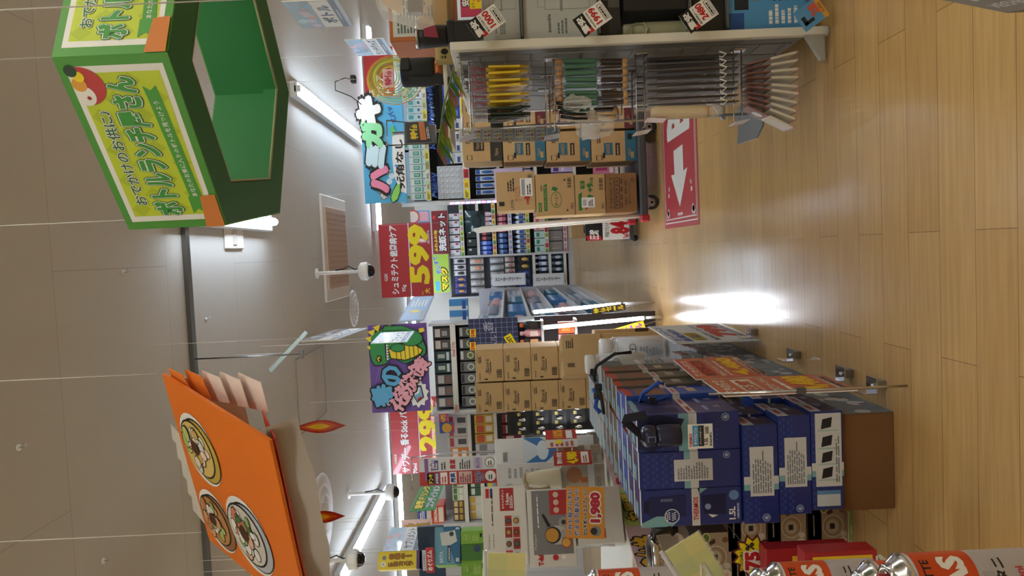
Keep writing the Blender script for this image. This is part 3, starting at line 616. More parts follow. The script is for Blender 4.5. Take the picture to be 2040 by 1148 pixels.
for lab, a, art, lb in (('brown carton with red toothpaste print and white label, top of the left trolley stack', (988, 1066, 342, 420), clin, clab), ('brown carton with green laundry print, second from top of the left trolley stack', (1067, 1145, 346, 430), hyper, None),
                    ('brown carton with green print and white sticker, third from top of the left trolley stack', (1145.5, 1206, 347, 427), plus9, plab), ('dark brown carton with handling marks at the bottom of the left trolley stack', (1206.5, 1269, 345, 424), wayup, None)):
    c, w, h = fit(*a, dy); zb = max(c.z, dz0+.001); carton(lab, (c.x, c.y, zb), w, h-.002-(zb-c.z), .42, art, 0, gl, CARDD if art is wayup else None, label=lb)
BLU = M('2e6c86', .6)
def nanox(f, pan='2e6c86', tx='NANOX'):
    pm = M(pan, .6); f.r(0, .76, 1, 1, pm); f.r(.22, .28, .62, .48, pm); f.t(tx, .42, .37, .09, CARD, 3, .01, fit=.34); f.r(.12, .25, .3, .3, BI); f.r(.2, .54, .6, .64, BI); f.fine(.22, .56, .58, .62, 1, CARD, 3); f.t(tx, .3, .85, .07, CARD, 3, 0, fit=.24); f.r(.1, .88, .3, .95, CARD, 3); f.r(.06, .1, .22, .24, BI); f.r(.07, .12, .21, .22, CARD, 2); f.fine(.62, .12, .92, .22, 2, BI); f.r(.7, .82, .9, .92, BI, 3)
def black(f):
    f.r(0, .7, 1, 1, M('2a2622')); f.r(.35, .28, .78, .55, M('2a2622')); f.t('Nanox', .56, .38, .1, CARD, 3, .0, fit=.3); f.fine(.4, .46, .74, .52, 1, CARD, 3); f.t('Nano', .3, .85, .1, CARD, 3, 0, fit=.24); f.r(.06, .1, .22, .24, BI); f.r(.07, .12, .21, .22, CARD, 2); f.fine(.6, .08, .92, .2, 2, BI); f.r(.05, .58, .3, .66, M('c8a060'), 2)
for st, (yr, yl, Yd, pos) in enumerate(((260, 323, 5.72, 'middle'), (196, 257, 5.74, 'right'))):
    for k, (xt, xb) in enumerate(((920, 1000), (1001, 1086), (1087, 1176), (1177, 1269))):
        c, w, h = fit(xt, xb, yr, yl, Yd)
        lab = ('black and brown detergent carton' if k == 0 else ('blue banded' if st == 0 else 'maroon banded') + ' detergent carton') + ', ' + ('top', 'second from top', 'third from top', 'bottom')[k] + ' of the %s trolley stack' % pos
        zb = max(c.z, dz0+.001); carton(lab, (c.x, c.y, zb), w-.008, h-.004-(zb-c.z), .4, black if k == 0 else (nanox if st == 0 else (lambda f: nanox(f, '6c2c34'))), 0, gl)
# ---- price stand standing behind the trolley handle, with its carton and wheel board
c, w, h = fit(1166, 1262, 440, 478, 6.6)
t = thing('price_easel', 'white price card easel with red figures standing behind the white trolley handle', 'price sign', (c.x, c.y, 0))
b = B(); b.box((0, .01, c.z+h/2), (w, .012, h), M('f0efe8', .4)); f = front(b, w, h, .004, c.z, 0, .001)
f.r(0, 0, 1, .36, BLACK); f.t('圧縮', .3, .18, .2, WHITE, 2, .03, fit=.5); f.poly([(0, .05), (.25, 0), (.25, .3), (0, .36)][::-1], RED, 2); f.t('特価で仕入れ', .55, .45, .1, INK, fit=.8); f.t('84', .62, .72, .36, RED, 2, .06, fit=.6); f.t('¥', .18, .85, .14, RED, 2); f.done = 0
b.done('card', t)
b = B(); b.box((0, .12, .07), (w*1.1, .36, .03), M('3c3c40')); b.done('base', t)
for q in (-.08, .08):
    b = B(); b.lathe([(.001, -.012), (.028, -.012), (.028, .012), (.001, .012)], BLACK, 14, (q, .05, .03), 'Y'); b.done('caster', t)
c, w, h = fit(1138, 1180, 436, 470, 7.3); 
carton('open brown carton standing behind the price card easel', (c.x, c.y, 0), w*1.2, c.z+h, .3, lambda f: f.fine(.2, .2, .6, .3, 1, BI))
# ---- white gondola panel with wire grid on its aisle side
px0, py0, ph = .728, 2.66, 1.372
g = thing('display_rack', 'white rack panel at the right with a grid of kitchen tools on its aisle side', 'rack', (px0, py0, 0))
b = B(); b.box((.0155, .016, ph/2+.01), (.031, .032, ph-.02), PAINT, .003); b.done('front_post', g)
b = B(); b.box((.0155, .62, ph/2+.03), (.022, 1.17, ph-.1), M('85837e', .6)); b.done('centre_panel', g)
b = B(); b.box((.0155, 1.216, ph/2+.01), (.031, .032, ph-.02), PAINT, .003); b.done('rear_post', g)
b = B(); b.box((.0155, .62, ph-.015), (.035, 1.2, .03), PAINT, .004); b.done('top_rail', g)
for s_ in (0, 1.2):
    b = B(); b.slab([(-.09, s_, .02), (0, s_, .02), (0, s_, .09), (-.09, s_, .035)], (0, .02, 0), M('a8a8a4', .4)); b.done('foot', g)
b = B(); b.lathe([(.012, 0), (.018, .005), (.018, .018), (.01, .024)], M('d8d8d4', .4), 12, (.0155, .016, 0)); b.done('foot_pad', g)
b = B(); wr = M('8e8e8c', .35, .8)
for i in range(8): b.tube([(-.012, .05+i*.155, .12), (-.012, .05+i*.085, ph-.02)], .0022, wr, 5)
for i in range(13): b.tube([(-.014, .04, .14+i*.094), (-.014, 1.16, .14+i*.094)], .0022, wr, 5)
b.done('wire_grid', g)
DKS = M('6e6e6a', .5)
for v, ym in ((1036, 25), (1190, 24), (1372, 52), (1444, 16), (1606, 0)):
    b = B(); b.box((.26, .61, PY(v, ym, 2.72).z-.0042), (.42, 1.14, .006), DKS); b.done('shelf', g)
# hooks with price holders
hyz = [(PY(936, 160, 2.75).z, 2.75), (PY(1104, 160, 2.75).z, 2.76), (PY(1284, 160, 2.75).z, 2.75), (PY(1478, 150, 2.75).z, 2.75)]
for i, (z, y) in enumerate(hyz):
    hk = thing('display_hook', ('top', 'second', 'third', 'lowest')[i] + ' chrome wire hook on the grid with tools hanging from it', 'hook', (px0-.0245, y, z), 0, 'chrome hooks on the tool grid')
    b = B(); L_ = (.25, .26, .26, .24)[i]; b.tube([(0, 0, 0), (-L_, 0, .004), (-L_-.008, 0, .014)], .003, CHROME, 8); b.tube([(0, 0, .03), (-L_-.02, 0, .035)], .0022, CHROME, 6); b.done('wire', hk)
    b = B(); b.box((.004, 0, .01), (.008, .04, .05), CHROME, .002); b.done('clip', hk)
    b = B(); b.slab([(-L_-.02, -.045, -.012), (-L_-.022, .045, -.012), (-L_-.03, .045, .045), (-L_-.028, -.045, .045)], (.002, 0, .0005), CLEAR('e8e8ea', .45))
    f = F(b, (-L_-.033, .045, .044), (0, -1, 0), (.12, 0, -1), .09, .05); f.t(('598', '398', '698', '498')[i], .5, .45, .45, M('c04a60'), 1, .02); b.done('price_holder', hk)
# packages hanging one behind another (thin in x, facing the aisle)
def hang(name, lab, grp, xs, y, ztop, build, tilt=None, cat='kitchen tool'):
    proto = build(); proto.location = (xs[0], y, ztop); tag(proto, lab, cat, grp)
    obs = [proto]
    for x in xs[1:]: obs.append(dup(proto, (x, y, ztop)))
    for i, o in enumerate(obs):
        R = random.Random(i*3+len(xs)); o.rotation_euler = (R.uniform(-.03, .03), tilt(i, len(obs)) if tilt else R.uniform(-.04, .04), R.uniform(-.05, .05))
    return obs
FILMP = CLEAR('ffffff', .012, .12, .10)
def root(name): o = bpy.data.objects.new(name, None); COL.objects.link(o); return o
def pouch(t, w, h, d=.012, mat=None, z0=.0):
    b = B(); n = 6
    b.slab([(-d/2, -w/2, -z0), (-d/2, w/2, -z0), (-d/2, w/2, -h), (-d/2, -w/2, -h)], (.0008, 0, 0), mat or FILMP); b.slab([(d/2, -w/2, -z0), (d/2, w/2, -z0), (d/2, w/2, -h), (d/2, -w/2, -h)], (.0008, 0, 0), mat or FILMP); b.done('clear_pouch', t)
def spatula(col, topc, band):
    def mk():
        t = root('silicone_spatula'); pouch(t, .085, .235)
        b = B(); b.slab([(0, -.03, -.012), (0, .03, -.012), (0, .03, -.062), (0, -.03, -.062)], (.002, 0, 0), M(topc, .5)); F(b, (-.001, .03, -.012), (0, -1, 0), (0, 0, -1), .06, .05).t('ヘラ', .5, .5, .4, WHITE, 1, .03); b.done('header_card', t)
        b = B(); b.tube([(.0, 0, -.065), (0, 0, -.13), (.006, 0, -.165), (.012, 0, -.195)], [.008, .009, .009, .007], M(col, .45), 8); b.slab([(.0, -.036, -.075), (.0, .036, -.075), (.0, .04, -.19), (.008, .0, -.225), (.0, -.04, -.19)], (.008, 0, 0), M(col, .4)); b.done('spatula', t)
        b = B(); b.slab([(-.004, -.02, -.10), (-.004, .02, -.10), (-.004, .02, -.15), (-.004, -.02, -.15)], (.001, 0, 0), M(band, .5)); b.done('paper_band', t); return t
    return mk
z, y = hyz[0]
hang('a', 'yellow silicone spatula in a clear pouch on the top hook', 'yellow spatulas on the top hook', [px0-.05-.026*i for i in range(6)], y, z+.004, spatula('e8c828', 'b04048', 'd8762c'))
hang('a', 'dark green utensil in a clear pouch at the front of the top hook', 'dark utensils on the top hook', [px0-.205-.017*i for i in range(3)], y, z+.004, spatula('28382c', 'c8c4bc', 'd8762c'))
def brush():
    t = root('wooden_brush'); pouch(t, .05, .275)
    b = B(); b.tube([(0, 0, -.012), (0, 0, -.035)], [.009, .011], M('c09060', .6, var=.1), 10); b.done('wood_top', t)
    b = B(); b.box((0, 0, -.105), (.017, .034, .12), M('4e7c68', .5), .004); b.done('green_sleeve', t)
    b = B(); b.box((0, 0, -.225), (.015, .024, .09), M('3a2a22', .7), .004); b.done('dark_grip', t); b = B(); b.blob((0, 0, -.268), (.013, .015, .014), M('c8a070', .6)); b.done('wood_end', t)
    return t
z, y = hyz[1]
hang('b', 'green and wood handled brush in a clear pouch on the second hook', 'wood handled brushes on the second hook', [px0-.03-.0235*i for i in range(8)], y, z+.004, brush)
def ladle():
    t = root('wooden_spoon'); pouch(t, .06, .26)
    b = B(); b.tube([(0, 0, -.02), (0, 0, -.16)], [.006, .007], M('d2b48c', .6, var=.06), 8); b.blob((0, 0, -.2), (.008, .025, .035), M('d2b48c', .6, var=.06)); b.done('spoon', t); return t
hang('b', 'pale wooden spoon in crinkled clear film at the front of the second hook', 'pale wooden spoons on the second hook', [px0-.225-.02*i for i in range(2)], y, z+.002, ladle)
def turner():
    t = root('black_turner'); pouch(t, .085, .37, .01)
    b = B(); b.slab([(-.001, -.034, -.01), (-.001, .034, -.01), (-.001, .034, -.345), (-.001, -.034, -.345)], (.003, 0, 0), M('3a2e2a', .55)); b.done('dark_card', t)
    b = B(); b.slab([(-.004, -.012, -.05), (-.004, .012, -.05), (-.004, .03, -.33), (-.004, -.03, -.33)], (.002, 0, 0), M('241e1c', .4)); b.done('blade', t)
    b = B(); b.tube([(-.007, -.036, -.275), (-.01, -.036, -.285), (.002, -.036, -.30), (.012, -.036, -.275)], .0032, M('e4e2de', .5), 6); b.done('white_clip', t); return t
z, y = hyz[2]
hang('c', 'long dark packaged turner with a white clip on the third hook', 'dark turners with white clips on the third hook', [px0-.045-.024*i for i in range(8)], y, z+.004, turner, lambda i, n: 0.)
def tube_pack():
    t = root('rolling_pin'); pouch(t, .09, .25, .03)
    b = B(); b.lathe([(.001, -.23), (.022, -.228), (.024, -.21), (.024, -.04), (.018, -.02), (.001, -.018)], M('d8c4a4', .6), 14); b.done('roll', t); b = B(); b.slab([(-.027, -.04, -.0), (-.027, .04, -.0), (-.03, .04, -.07), (-.03, -.04, -.07)], (.001, 0, 0), M('e8d0cc', .4)); b.done('header_card', t); return t
hang('c', 'cream roll in a clear bag at the front of the third hook', 'cream rolls on the third hook', [px0-.245], y-.05, z+.01, tube_pack)
def mitt():
    t = root('oven_mitt_pack'); b = B(); b.slab([(-.006, -.05, 0), (-.006, .05, 0), (-.006, .05, -.2), (-.006, -.05, -.2)], (.0008, 0, 0), FILMP); b.done('clear_pouch', t)
    b = B(); b.box((0, 0, -.05), (.004, .09, .085), M('8c5a4c', .6), .001); F(b, (-.0025, .045, -.01), (0, -1, 0), (0, 0, -1), .09, .085).c(.5, .6, .25, M('dce0e4'), 1); b.done('printed_card', t)
    b = B(); b.box((0, 0, -.145), (.009, .092, .1), M('e6dfd0', .8), .004); b.done('cream_cloth', t); b = B(); b.box((0, 0, -.195), (.012, .094, .012), M('c89a94', .8), .004); b.done('pink_hem', t); return t
z, y = hyz[3]
hang('d', 'cream and pink packaged cloth fanned out on the lowest hook', 'fanned cloth packs on the lowest hook', [px0-.085-.016*i for i in range(10)], y, z, mitt, lambda i, n: -.2+.68*(i/(n-1)))
# further hooks along the grid, mostly hidden behind the nearest ones
for q, (dy_, nm) in enumerate(((.26, 'second column'), (.52, 'third column'))):
    for r_, (kind, mk, dz, n, dx) in enumerate((('yellow silicone spatula', spatula('e8c828', 'b04048', 'd8762c'), .004, 8, .026), ('wood handled brush', brush, .004, 9, .0235), ('dark white-clipped turner', turner, .004, 9, .024))):
        z, y = hyz[r_]; y += dy_
        hk = thing('display_hook', ('top', 'second', 'third')[r_] + ' wire hook in the %s of the tool grid' % nm, 'hook', (px0-.0245, y, z), 0, 'chrome hooks on the tool grid')
        b = B(); L_ = (.2, .12)[q]; b.tube([(0, 0, 0), (-L_, 0, .004), (-L_-.008, 0, .014)], .003, CHROME, 8); b.done('wire', hk); b = B(); b.box((.004, 0, .01), (.008, .04, .05), CHROME, .002); b.done('clip', hk)
        hang('x', '%s on the %s hook, %s of the grid' % (kind, ('top', 'second', 'third')[r_], nm), 'tools in the %s on the %s hook' % (nm, ('top', 'second', 'third')[r_]), [px0-.05-dx*i for i in range((6, 3)[q])], y, z+dz, mk, lambda i, n: 0.)
# crumpled clear bags hanging from the hook ends
def bag(lab, px, Yd, s_, sx=1., seed=1):
    R = random.Random(seed); b = B(); n, q = 9, 12; vs = []; fs = []
    for i in range(n):
        t_ = i/(n-1); r_ = s_*(.25+.75*sin(pi*min(.98, t_*.8+.12)))
        for k in range(q): rr = r_*R.uniform(.7, 1.15); vs.append((rr*cos(2*pi*k/q)*sx, rr*sin(2*pi*k/q)*.45, s_*1.3-2.6*s_*t_))
    for i in range(n-1):
        for k in range(q): fs.append((i*q+k, i*q+(k+1) % q, (i+1)*q+(k+1) % q, (i+1)*q+k))
    b.add(vs, fs, CLEAR('ffffff', .2, .05)); return tag(b.done('clear_bag', None, PY(*px, Yd)), lab, 'bag', 'crumpled clear bags')
bag('crumpled clear bag with a glass hanging in front of the trolley cartons', (1185, 250), 2.75, .055, 1, 1)
b = B(); b.lathe([(.001, -.03), (.022, -.03), (.026, 0), (.032, .035), (.030, .035), (.023, 0), (.018, -.026), (.001, -.026)], CLEAR('ffffff', .3, .03), 20); tag(b.done('drinking_glass', None, PY(1178, 262, 2.75)), 'small clear glass inside the crumpled bag', 'glass')
bag('crumpled clear bag below the third tool hook', (1415, 222), 2.72, .035, .8, 2)
bag('crumpled film at the end of the second tool hook', (1150, 205), 2.72, .04, .8, 4)
# black combs/whisks
for i in range(4):
    c = PY(1108+3*i, 205+9*i, 2.73); b = B(); b.tube([(0, 0, 0), (-.004, 0, -.05), (.0, 0, -.10)], [.0065, .0055, .004], M('161418', .25), 8); o = b.done('black_handle_tool', None, c); o.rotation_euler = (0, .12, 0); tag(o, 'glossy black tool handle at the front of the second hook', 'kitchen tool', 'black handled tools on the second hook')
# ---- goods on the far side of the panel (only a strip shows)
b = B(); DKB = M('1b1b1e', .35)
tx = PY(890, 84, 2.72)
c, w, h = fit(893, 957, 42, 88, 2.75); b = B(); b.box((0, .045, h/2), (.085, .09, h), DKB, .006); b.box((0, .045, h-.012), (.09, .094, .03), M('0f0f11', .4), .006); o = b.done('black_canister', None, (.8065, 2.7, 1.372-h+.0)); o.location.z = PY(957, 65, 2.7).z; tag(o, 'square black canister with a tumbler on its lid beside the white post', 'canister')
zt = o.location.z+h+.004
t = thing('black_tumbler', 'black tumbler with a silver rim and a red paper tag', 'tumbler', (.8065, 2.745, zt))
b = B(); b.lathe([(.001, 0), (.036, 0), (.038, .004), (.042, .085), (.044, .108)], M('17171a', .45), 24); b.done('cup', t); b = B(); b.lathe([(.044, .106), (.0455, .11), (.0445, .116), (.039, .116), (.040, .106)], CHROME, 24); b.done('rim', t)
b = B(); b.slab([(-.02, -.05, .03), (.028, -.05, .04), (.034, -.05, .085), (-.014, -.05, .082)], (0, .001, 0), M('8c1c3c', .5)); b.tube([(.01, -.05, .082), (.02, -.045, .11)], .0008, WHITE, 4); b.done('red_tag', t)
def rackbox(name, lab, px, Yd, d, col, art, rz=0, cat='box', gap=0):
    c, w, h = fit(*px, Yd); b = B(); b.box((0, d/2, h/2), (w, d, h), col, .003); art(front(b, w, h, 0)); return tag(b.done(name, None, c, rz), lab, cat)
GB = M('b4b8b6', .6)
def ens(f):
    f.t('ensemble', .3, .35, .05, INK, 1, .01, fit=.34); f.r(.55, .3, .92, .9, M('8e9492')); f.r(.56, .31, .91, .89, GB, 2); f.r(.52, .5, .95, .54, M('8e9492'), 3); f.r(.6, .2, .86, .3, M('8e9492'), 2); f.r(.61, .21, .85, .3, GB, 3); f.fine(.1, .45, .4, .6, 3, M('70767a'))
rackbox('bottle_box', 'grey bottle carton with a line drawing, lying at the top beside the post', (960, 1036, -30, 80), 2.72, .2, GB, ens)
rackbox('bottle_box', 'tall grey bottle carton with barcode and line drawing beside the white post', (1041, 1190, -30, 78), 2.72, .2, GB, ens)
DK = M('1a1c1c', .5)
rackbox('dark_box', 'dark weight box between the grey carton and the cream bottle', (1195, 1236, -30, 70), 2.74, .2, M('2c2c2a', .6), lambda f: (f.r(.55, .4, .95, .95, M('5a5a56')), f.t('WEIGHT', .74, .7, .2, M('b8b8b0'), 2, .02, rot=90)))
c = PY(1372, 52, 2.72); t = thing('water_bottle', 'sage green water bottle with a square loop handle on its cap', 'bottle', (c.x, 2.78, c.z)); SG = M('a9ab8e', .45)
b = B(); b.lathe([(.001, 0), (.036, 0), (.038, .004), (.038, .185), (.034, .2)], SG, 24); b.done('body', t); b = B(); b.lathe([(.03, .2), (.034, .203), (.033, .232), (.02, .24), (.001, .24)], M('b4b49a', .5), 20); b.done('cap', t)
b = B(); b.tube([(-.022, -.03, .21), (-.024, -.036, .16), (0, -.045, .15), (.024, -.036, .16), (.022, -.03, .21), (0, -.034, .222)], .0045, M('bcbca4', .5), 8, True); b.done('loop', t)
rackbox('dark_box', 'black goods box behind the sage green bottle', (1242, 1369, -40, 20), 2.72, .2, DK, lambda f: 0)
rackbox('dark_box', 'black goods box below the sage green bottle', (1378, 1444, -30, 62), 2.72, .2, DK, lambda f: f.fine(.2, .3, .5, .5, 2, GREY))
def saikyo(f):
    f.r(0, 0, 1, 1, M('4f9ad4', .3)); f.r(0, 0, .3, .2, M('2458a4'), 1.2); f.r(.35, .08, .75, .26, M('16202c'), 2); f.r(.62, .1, .7, .4, M('16202c'), 2.5); f.c(.7, .75, .14, M('c8e4f4'), 1.5); f.t('最強', .72, .6, .17, M('1c2c4c'), 3, .06); f.t('圧倒的', .74, .44, .06, INK, 3, .01); f.r(.5, .3, .6, .4, M('d8602c'), 3); f.c(.68, .86, .09, M('d8a888'), 3); f.c(.66, .84, .06, M('2a2220'), 4); f.fine(.1, .5, .45, .9, 5, WHITE)
rackbox('sports_pack', 'blue boxed sports item with black lettering at the foot of the rack', (1450, 1606, -60, 60), 2.72, .2, M('3d86c4', .3), saikyo)
def pcard(lab, px, Yd, txt, sub, ang):
    c = PY(*px, Yd); b = B(); w, h = .075, .12; b.box((0, 0, 0), (w, .002, h), WHITE); b.box((0, .04, 0), (.01, .08, .01), STEEL); f = F(b, (-w/2, -.001, h/2), (1, 0, 0), (0, 0, -1), w, h, .0004)
    f.r(0, 0, 1, .36, BLACK); f.t('驚安', .5, .18, .2, WHITE, 2, .05, fit=.8, out=None); f.poly([(0, .2), (.28, .22), (.2, .36), (0, .38)][::-1], RED, 2); f.t(sub, .5, .43, .07, INK, 2, .01, fit=.84); f.t(txt, .55, .62, .2, RED, 2, .04, fit=.8); f.r(.1, .8, .9, .93, INK, 2); f.r(.12, .815, .88, .915, WHITE, 3); f.fine(.15, .82, .85, .91, 1, INK, 4); f.fine(.05, .945, .9, .985, 1, GREY)
    o = b.done('price_card', None, c); o.rotation_euler = (0, ang, 0); tag(o, lab, 'price card', 'black and white price cards on the right rack')
pcard('price card reading 1000 tilted across the top of the white post', (968, 45), 2.6, '1000', 'MAGIC STAND CUP', -1.02+.45)
pcard('price card reading 1999 at the edge of the grey cartons', (1180, 38), 2.6, '1999', 'ensemble bottle', -.57)
pcard('price card by the sage green bottle', (1392, 30), 2.6, '2480', '真空断熱ボトル', -.57)
b = B(); w, h = .08, .1; b.box((0, 0, 0), (w, .003, h), M('5a9cd4', .35)); f = F(b, (-w/2, -.0015, h/2), (1, 0, 0), (0, 0, -1), w, h, .0004); f.r(0, .82, 1, 1, M('e0a040')); f.r(.2, .1, .35, .5, M('16202c')); f.r(.2, .1, .6, .25, M('16202c')); f.t('28', .6, .65, .3, M('d85a34'), 2, .05); f.t('SUPER', .5, .9, .1, INK, 2)
o = b.done('price_card', None, PY(1616, 28, 2.58)); o.rotation_euler = (0, -.6, 0); tag(o, 'blue and orange price card at the foot of the white post', 'price card')
b = B(); w, h = .09, .075; b.box((0, 0, 0), (w, .003, h), M('c03a60', .4)); f = F(b, (-w/2, -.0015, h/2), (1, 0, 0), (0, 0, -1), w, h, .0004); f.r(.3, .45, 1, 1, YEL); f.t('安', .55, .25, .36, INK, 2, .12); f.t('安', .55, .25, .36, WHITE, 3, .04); f.t('ステンレス', .62, .62, .17, INK, 2, .02, fit=.6); f.t('¥', .6, .86, .2, M('d85a24'), 2)
tag(b.done('pop_card', None, PY(938, 8, 2.66)), 'yellow and pink handwritten card at the top right corner', 'price card')
# ---- goods standing on top behind
c, w, h = fit(832, 938, -60, 55, 2.84); carton('light brown carton with small printed symbols at the upper right edge', (c.x, 2.84, 1.385), w, c.z+h-1.385, .25, lambda f: (f.fine(.15, .3, .5, .5, 2, INK), f.r(.2, .2, .26, .24, INK), f.r(.4, .2, .46, .24, INK)))
c, w, h = fit(772, 900, -80, 82, 3.25); carton('orange brown crate with a printed white sheet behind the black tumbler', (c.x, 3.25, 1.385), w, c.z+h-1.385, .3, lambda f: (f.r(.06, .06, .92, .9, M('d8dcd8')), f.fine(.1, .12, .85, .8, 14, M('5a6468'))), col=M('b86a34', .6, var=.1))
bx = (px0+.2, 3.25)
c, w, h = fit(797, 882, 108, 166, 3.0)
t = thing('insulated_bag', 'black cylindrical bottle pouch with a hanging strap and copper coloured foot', 'pouch', (c.x-.002, 3.0, c.z)); bk = M('18181b', .7)
b = B(); b.lathe([(.001, .035), (w*.48, .035), (w*.5, .045), (w*.5, h-.01), (w*.46, h), (.001, h)], bk, 24, (0, .05, 0)); b.done('body', t)
b = B(); b.lathe([(.001, 0), (w*.36, 0), (w*.42, .01), (w*.46, .035), (.001, .036)], M('b4683c', .35, .5), 24, (0, .05, 0)); b.done('foot', t)
b = B(); b.slab([(-.05, -.012, h*.8), (-.03, -.012, h*.8), (-.045, -.03, -.03), (-.075, -.03, -.02)], (0, .003, 0), bk); b.slab([(-.075, -.03, -.02), (-.045, -.03, -.03), (-.02, -.02, .02), (-.04, -.02, .05)], (0, .003, 0), bk); b.done('strap', t)
b = B(); b.box((.02, -.014, h*.86), (.05, .01, .035), BLACK, .003); b.done('buckle', t)
b = B(); b.box((0, 0, -.02), (.13, .2, .04), M('5a5a58')); 
sp = struct('trim_2', B().box((.62, 3.12, c.z-.012), (.34, .3, .018), PAINT, .003))
c, w, h = fit(856, 893, 92, 120, 2.9); b = B(); b.box((0, .04, h/2), (w, .08, h), M('c8b47c', .7), .002); f = front(b, w, h, 0); f.c(.6, .5, .2, INK, 1, 12, .8); f.fine(.1, .3, .4, .6, 2, INK); tag(b.done('kraft_box', None, (c.x, 2.9, 1.373)), 'small kraft paper box tucked behind the black tumbler', 'box')
# artificial leaves at the end of the top hook
t = thing('artificial_foliage', 'spray of green and pink artificial leaves over the top tool hook', 'artificial plant', PY(905, 132, 2.68))
e = PY(872, 298, 2.62)-Vector(t.location); R = random.Random(3)
b = B(); b.tube([(0, 0, 0), e*.5+Vector((0, 0, .01)), e], .003, M('6a8a44'), 6); b.done('stem', t)
for i in range(14):
    s_ = .05+.9*i/13; p = e*s_; L_ = R.uniform(.07, .12); wd_ = R.uniform(.012, .02); an = R.uniform(-.5, .5); col = ['8fb04c', 'a8bc60', '5f9440', 'c08890', '94b44c'][i % 5]
    d = Vector((-.9*cos(an), -.1, -.25+sin(an)*.5)).normalized()*L_; s2 = Vector((.2*wd_, -wd_, wd_*.7)); b = B()
    vs = [p, p+d*.35+s2, p+d*.7+s2*.7, p+d, p+d*.7-s2*.7, p+d*.35-s2, p+d*.5+Vector((0, 0, .006))]
    b.add(vs, [(0, 1, 6), (1, 2, 6), (2, 3, 6), (3, 4, 6), (4, 5, 6), (5, 0, 6)], M(col, .5)); b.done('leaf', t)
# ---- steel price stand
ps = thing('price_stand', 'chrome pole stand with flat steel foot, price frame and long list sheet', 'stand', (.52, 3.5, 0)); Yp = 3.5
p1 = PY(1483, 227, Yp); p2 = PY(782, 266, Yp); o_ = Vector(ps.location)
b = B(); b.slab([Vector(v)-o_ for v in (PZ(1474, 212, 0), PZ(1466, 245, 0), PZ(1474, 250, 0), PZ(1471, 288, 0), PZ(1510, 275, 0), PZ(1522, 250, 0), PZ(1521, 208, 0))], (0, 0, .008), M('8f979c', .35, .8)); b.done('foot_plate', ps)
b = B(); b.tube([(p1.x-.52, 0, .006), (p2.x-.52, 0, p2.z)], .007, CHROME, 10); zc = PY(992, 250, Yp).z; b.lathe([(.012, zc-.02), (.012, zc+.03), (.008, zc+.035)], M('4c4e50', .4), 12, (PY(992, 251, Yp).x-.52, 0, 0)); b.done('pole', ps)
b = B(); r0, r1, r2, r3 = [Vector(v)-o_ for v in (PY(770, 240, 3.55), PY(772, 290, 3.3), PY(868, 286, 3.3), PY(868, 250, 3.55))]
b.slab([r0+(r3-r0)*.36, r1+(r2-r1)*.36, r2, r3], (.003, .003, 0), M('3a3a40', .4)); u = (r0-r1); 
f = F(b, r1+(r2-r1)*.36+Vector((-.002, -.002, 0)), u, r2-r1, u.length, (r2-r1).length*.62, .0008); f.r(.12, .1, .9, .9, M('2a2a34'), 1); f.t('特価', .5, .35, .26, YEL, 2, .04, fit=.6); f.r(.15, .55, .88, .75, M('c8763a'), 2); f.fine(.2, .78, .85, .88, 2, WHITE)
b.tube([r0, r1, r2, r3], .004, CHROME, 6, True); b.done('price_frame', ps)
b = B(); q0, q1, q2, q3 = [Vector(v)-o_ for v in (PY(915, 257, 3.49), PY(913, 284, 3.4), PY(1113, 281, 3.4), PY(1117, 254, 3.49))]
b.slab([q0, q1, q2, q3], (.001, .002, 0), WHITE); u = q0-q1; f = F(b, q1+Vector((-.001, -.001, 0)), u, q2-q1, u.length, (q2-q1).length, .0006)
for i in range(8):
    y0 = .02+i*.108; f.r(.05, y0, .95, y0+.1, M('5d6fa4')); f.r(.06, y0+.004, .94, y0+.094, M('eef0ee'), 2)
    for k in range(3): f.fine(.1+.28*k, y0+.012, .3+.28*k, y0+.05, 2, M('4a5a90'), 3, seed=i*3+k); f.r(.12+.28*k, y0+.055, .28+.28*k, y0+.085, M(['d8c860', 'b8c8e0', 'e0d060', 'c87878'][(i+k) % 4]), 3)
f.r(.0, .88, 1, 1, M('a8c4e0'), 2); b.done('list_sheet', ps)
# ---- near plastic pack at the upper right and box corner at the lower right
t = thing('hanging_pack', 'clear plastic hanging pack with a beige card, very near at the upper right', 'package'); 
A_ = [PY(728, -60, 1.15), PY(752, 17, 1.15), PY(828, 40, 1.15), PY(860, 30, 1.15), PY(862, -60, 1.15)]
o_ = Vector(A_[2]); t.location = o_; b = B(); b.slab([v-o_ for v in A_][::-1], (.0, .05, .0), CLEAR('ffffff', .22, .06)); b.done('plastic_shell', t)
b = B(); b.slab([Vector(v)-o_ for v in (PY(755, -60, 1.17), PY(762, 8, 1.17), PY(800, 28, 1.17), PY(808, -60, 1.17))][::-1], (0, .002, 0), M('d8c0a4', .6)); b.done('beige_card', t)
b = B(); b.slab([Vector(v)-o_ for v in (PY(812, -60, 1.165), PY(812, 24, 1.165), PY(840, 24, 1.165), PY(842, -60, 1.165))][::-1], (0, .02, 0), M('6c6460', .3)); b.done('grey_tray', t)
string('nylon thread holding the near clear plastic pack', o_+Vector((.05, .02, .08)))
A_ = [Vector(v) for v in (PZ(1845, -6, .30), PZ(2003, 26, .30), PZ(2110, 4, .30), PZ(1990, -90, .30))]; o_ = A_[0]
t = thing('product_box', 'grey brown box with silver lettering at the lower right corner', 'box', (o_.x, o_.y, 0))
b = B(); b.slab([(v-o_)+Vector((0, 0, .0)) for v in A_], (0, 0, .298), M('6f665c', .6, var=.06)); u = A_[1]-A_[0]; 
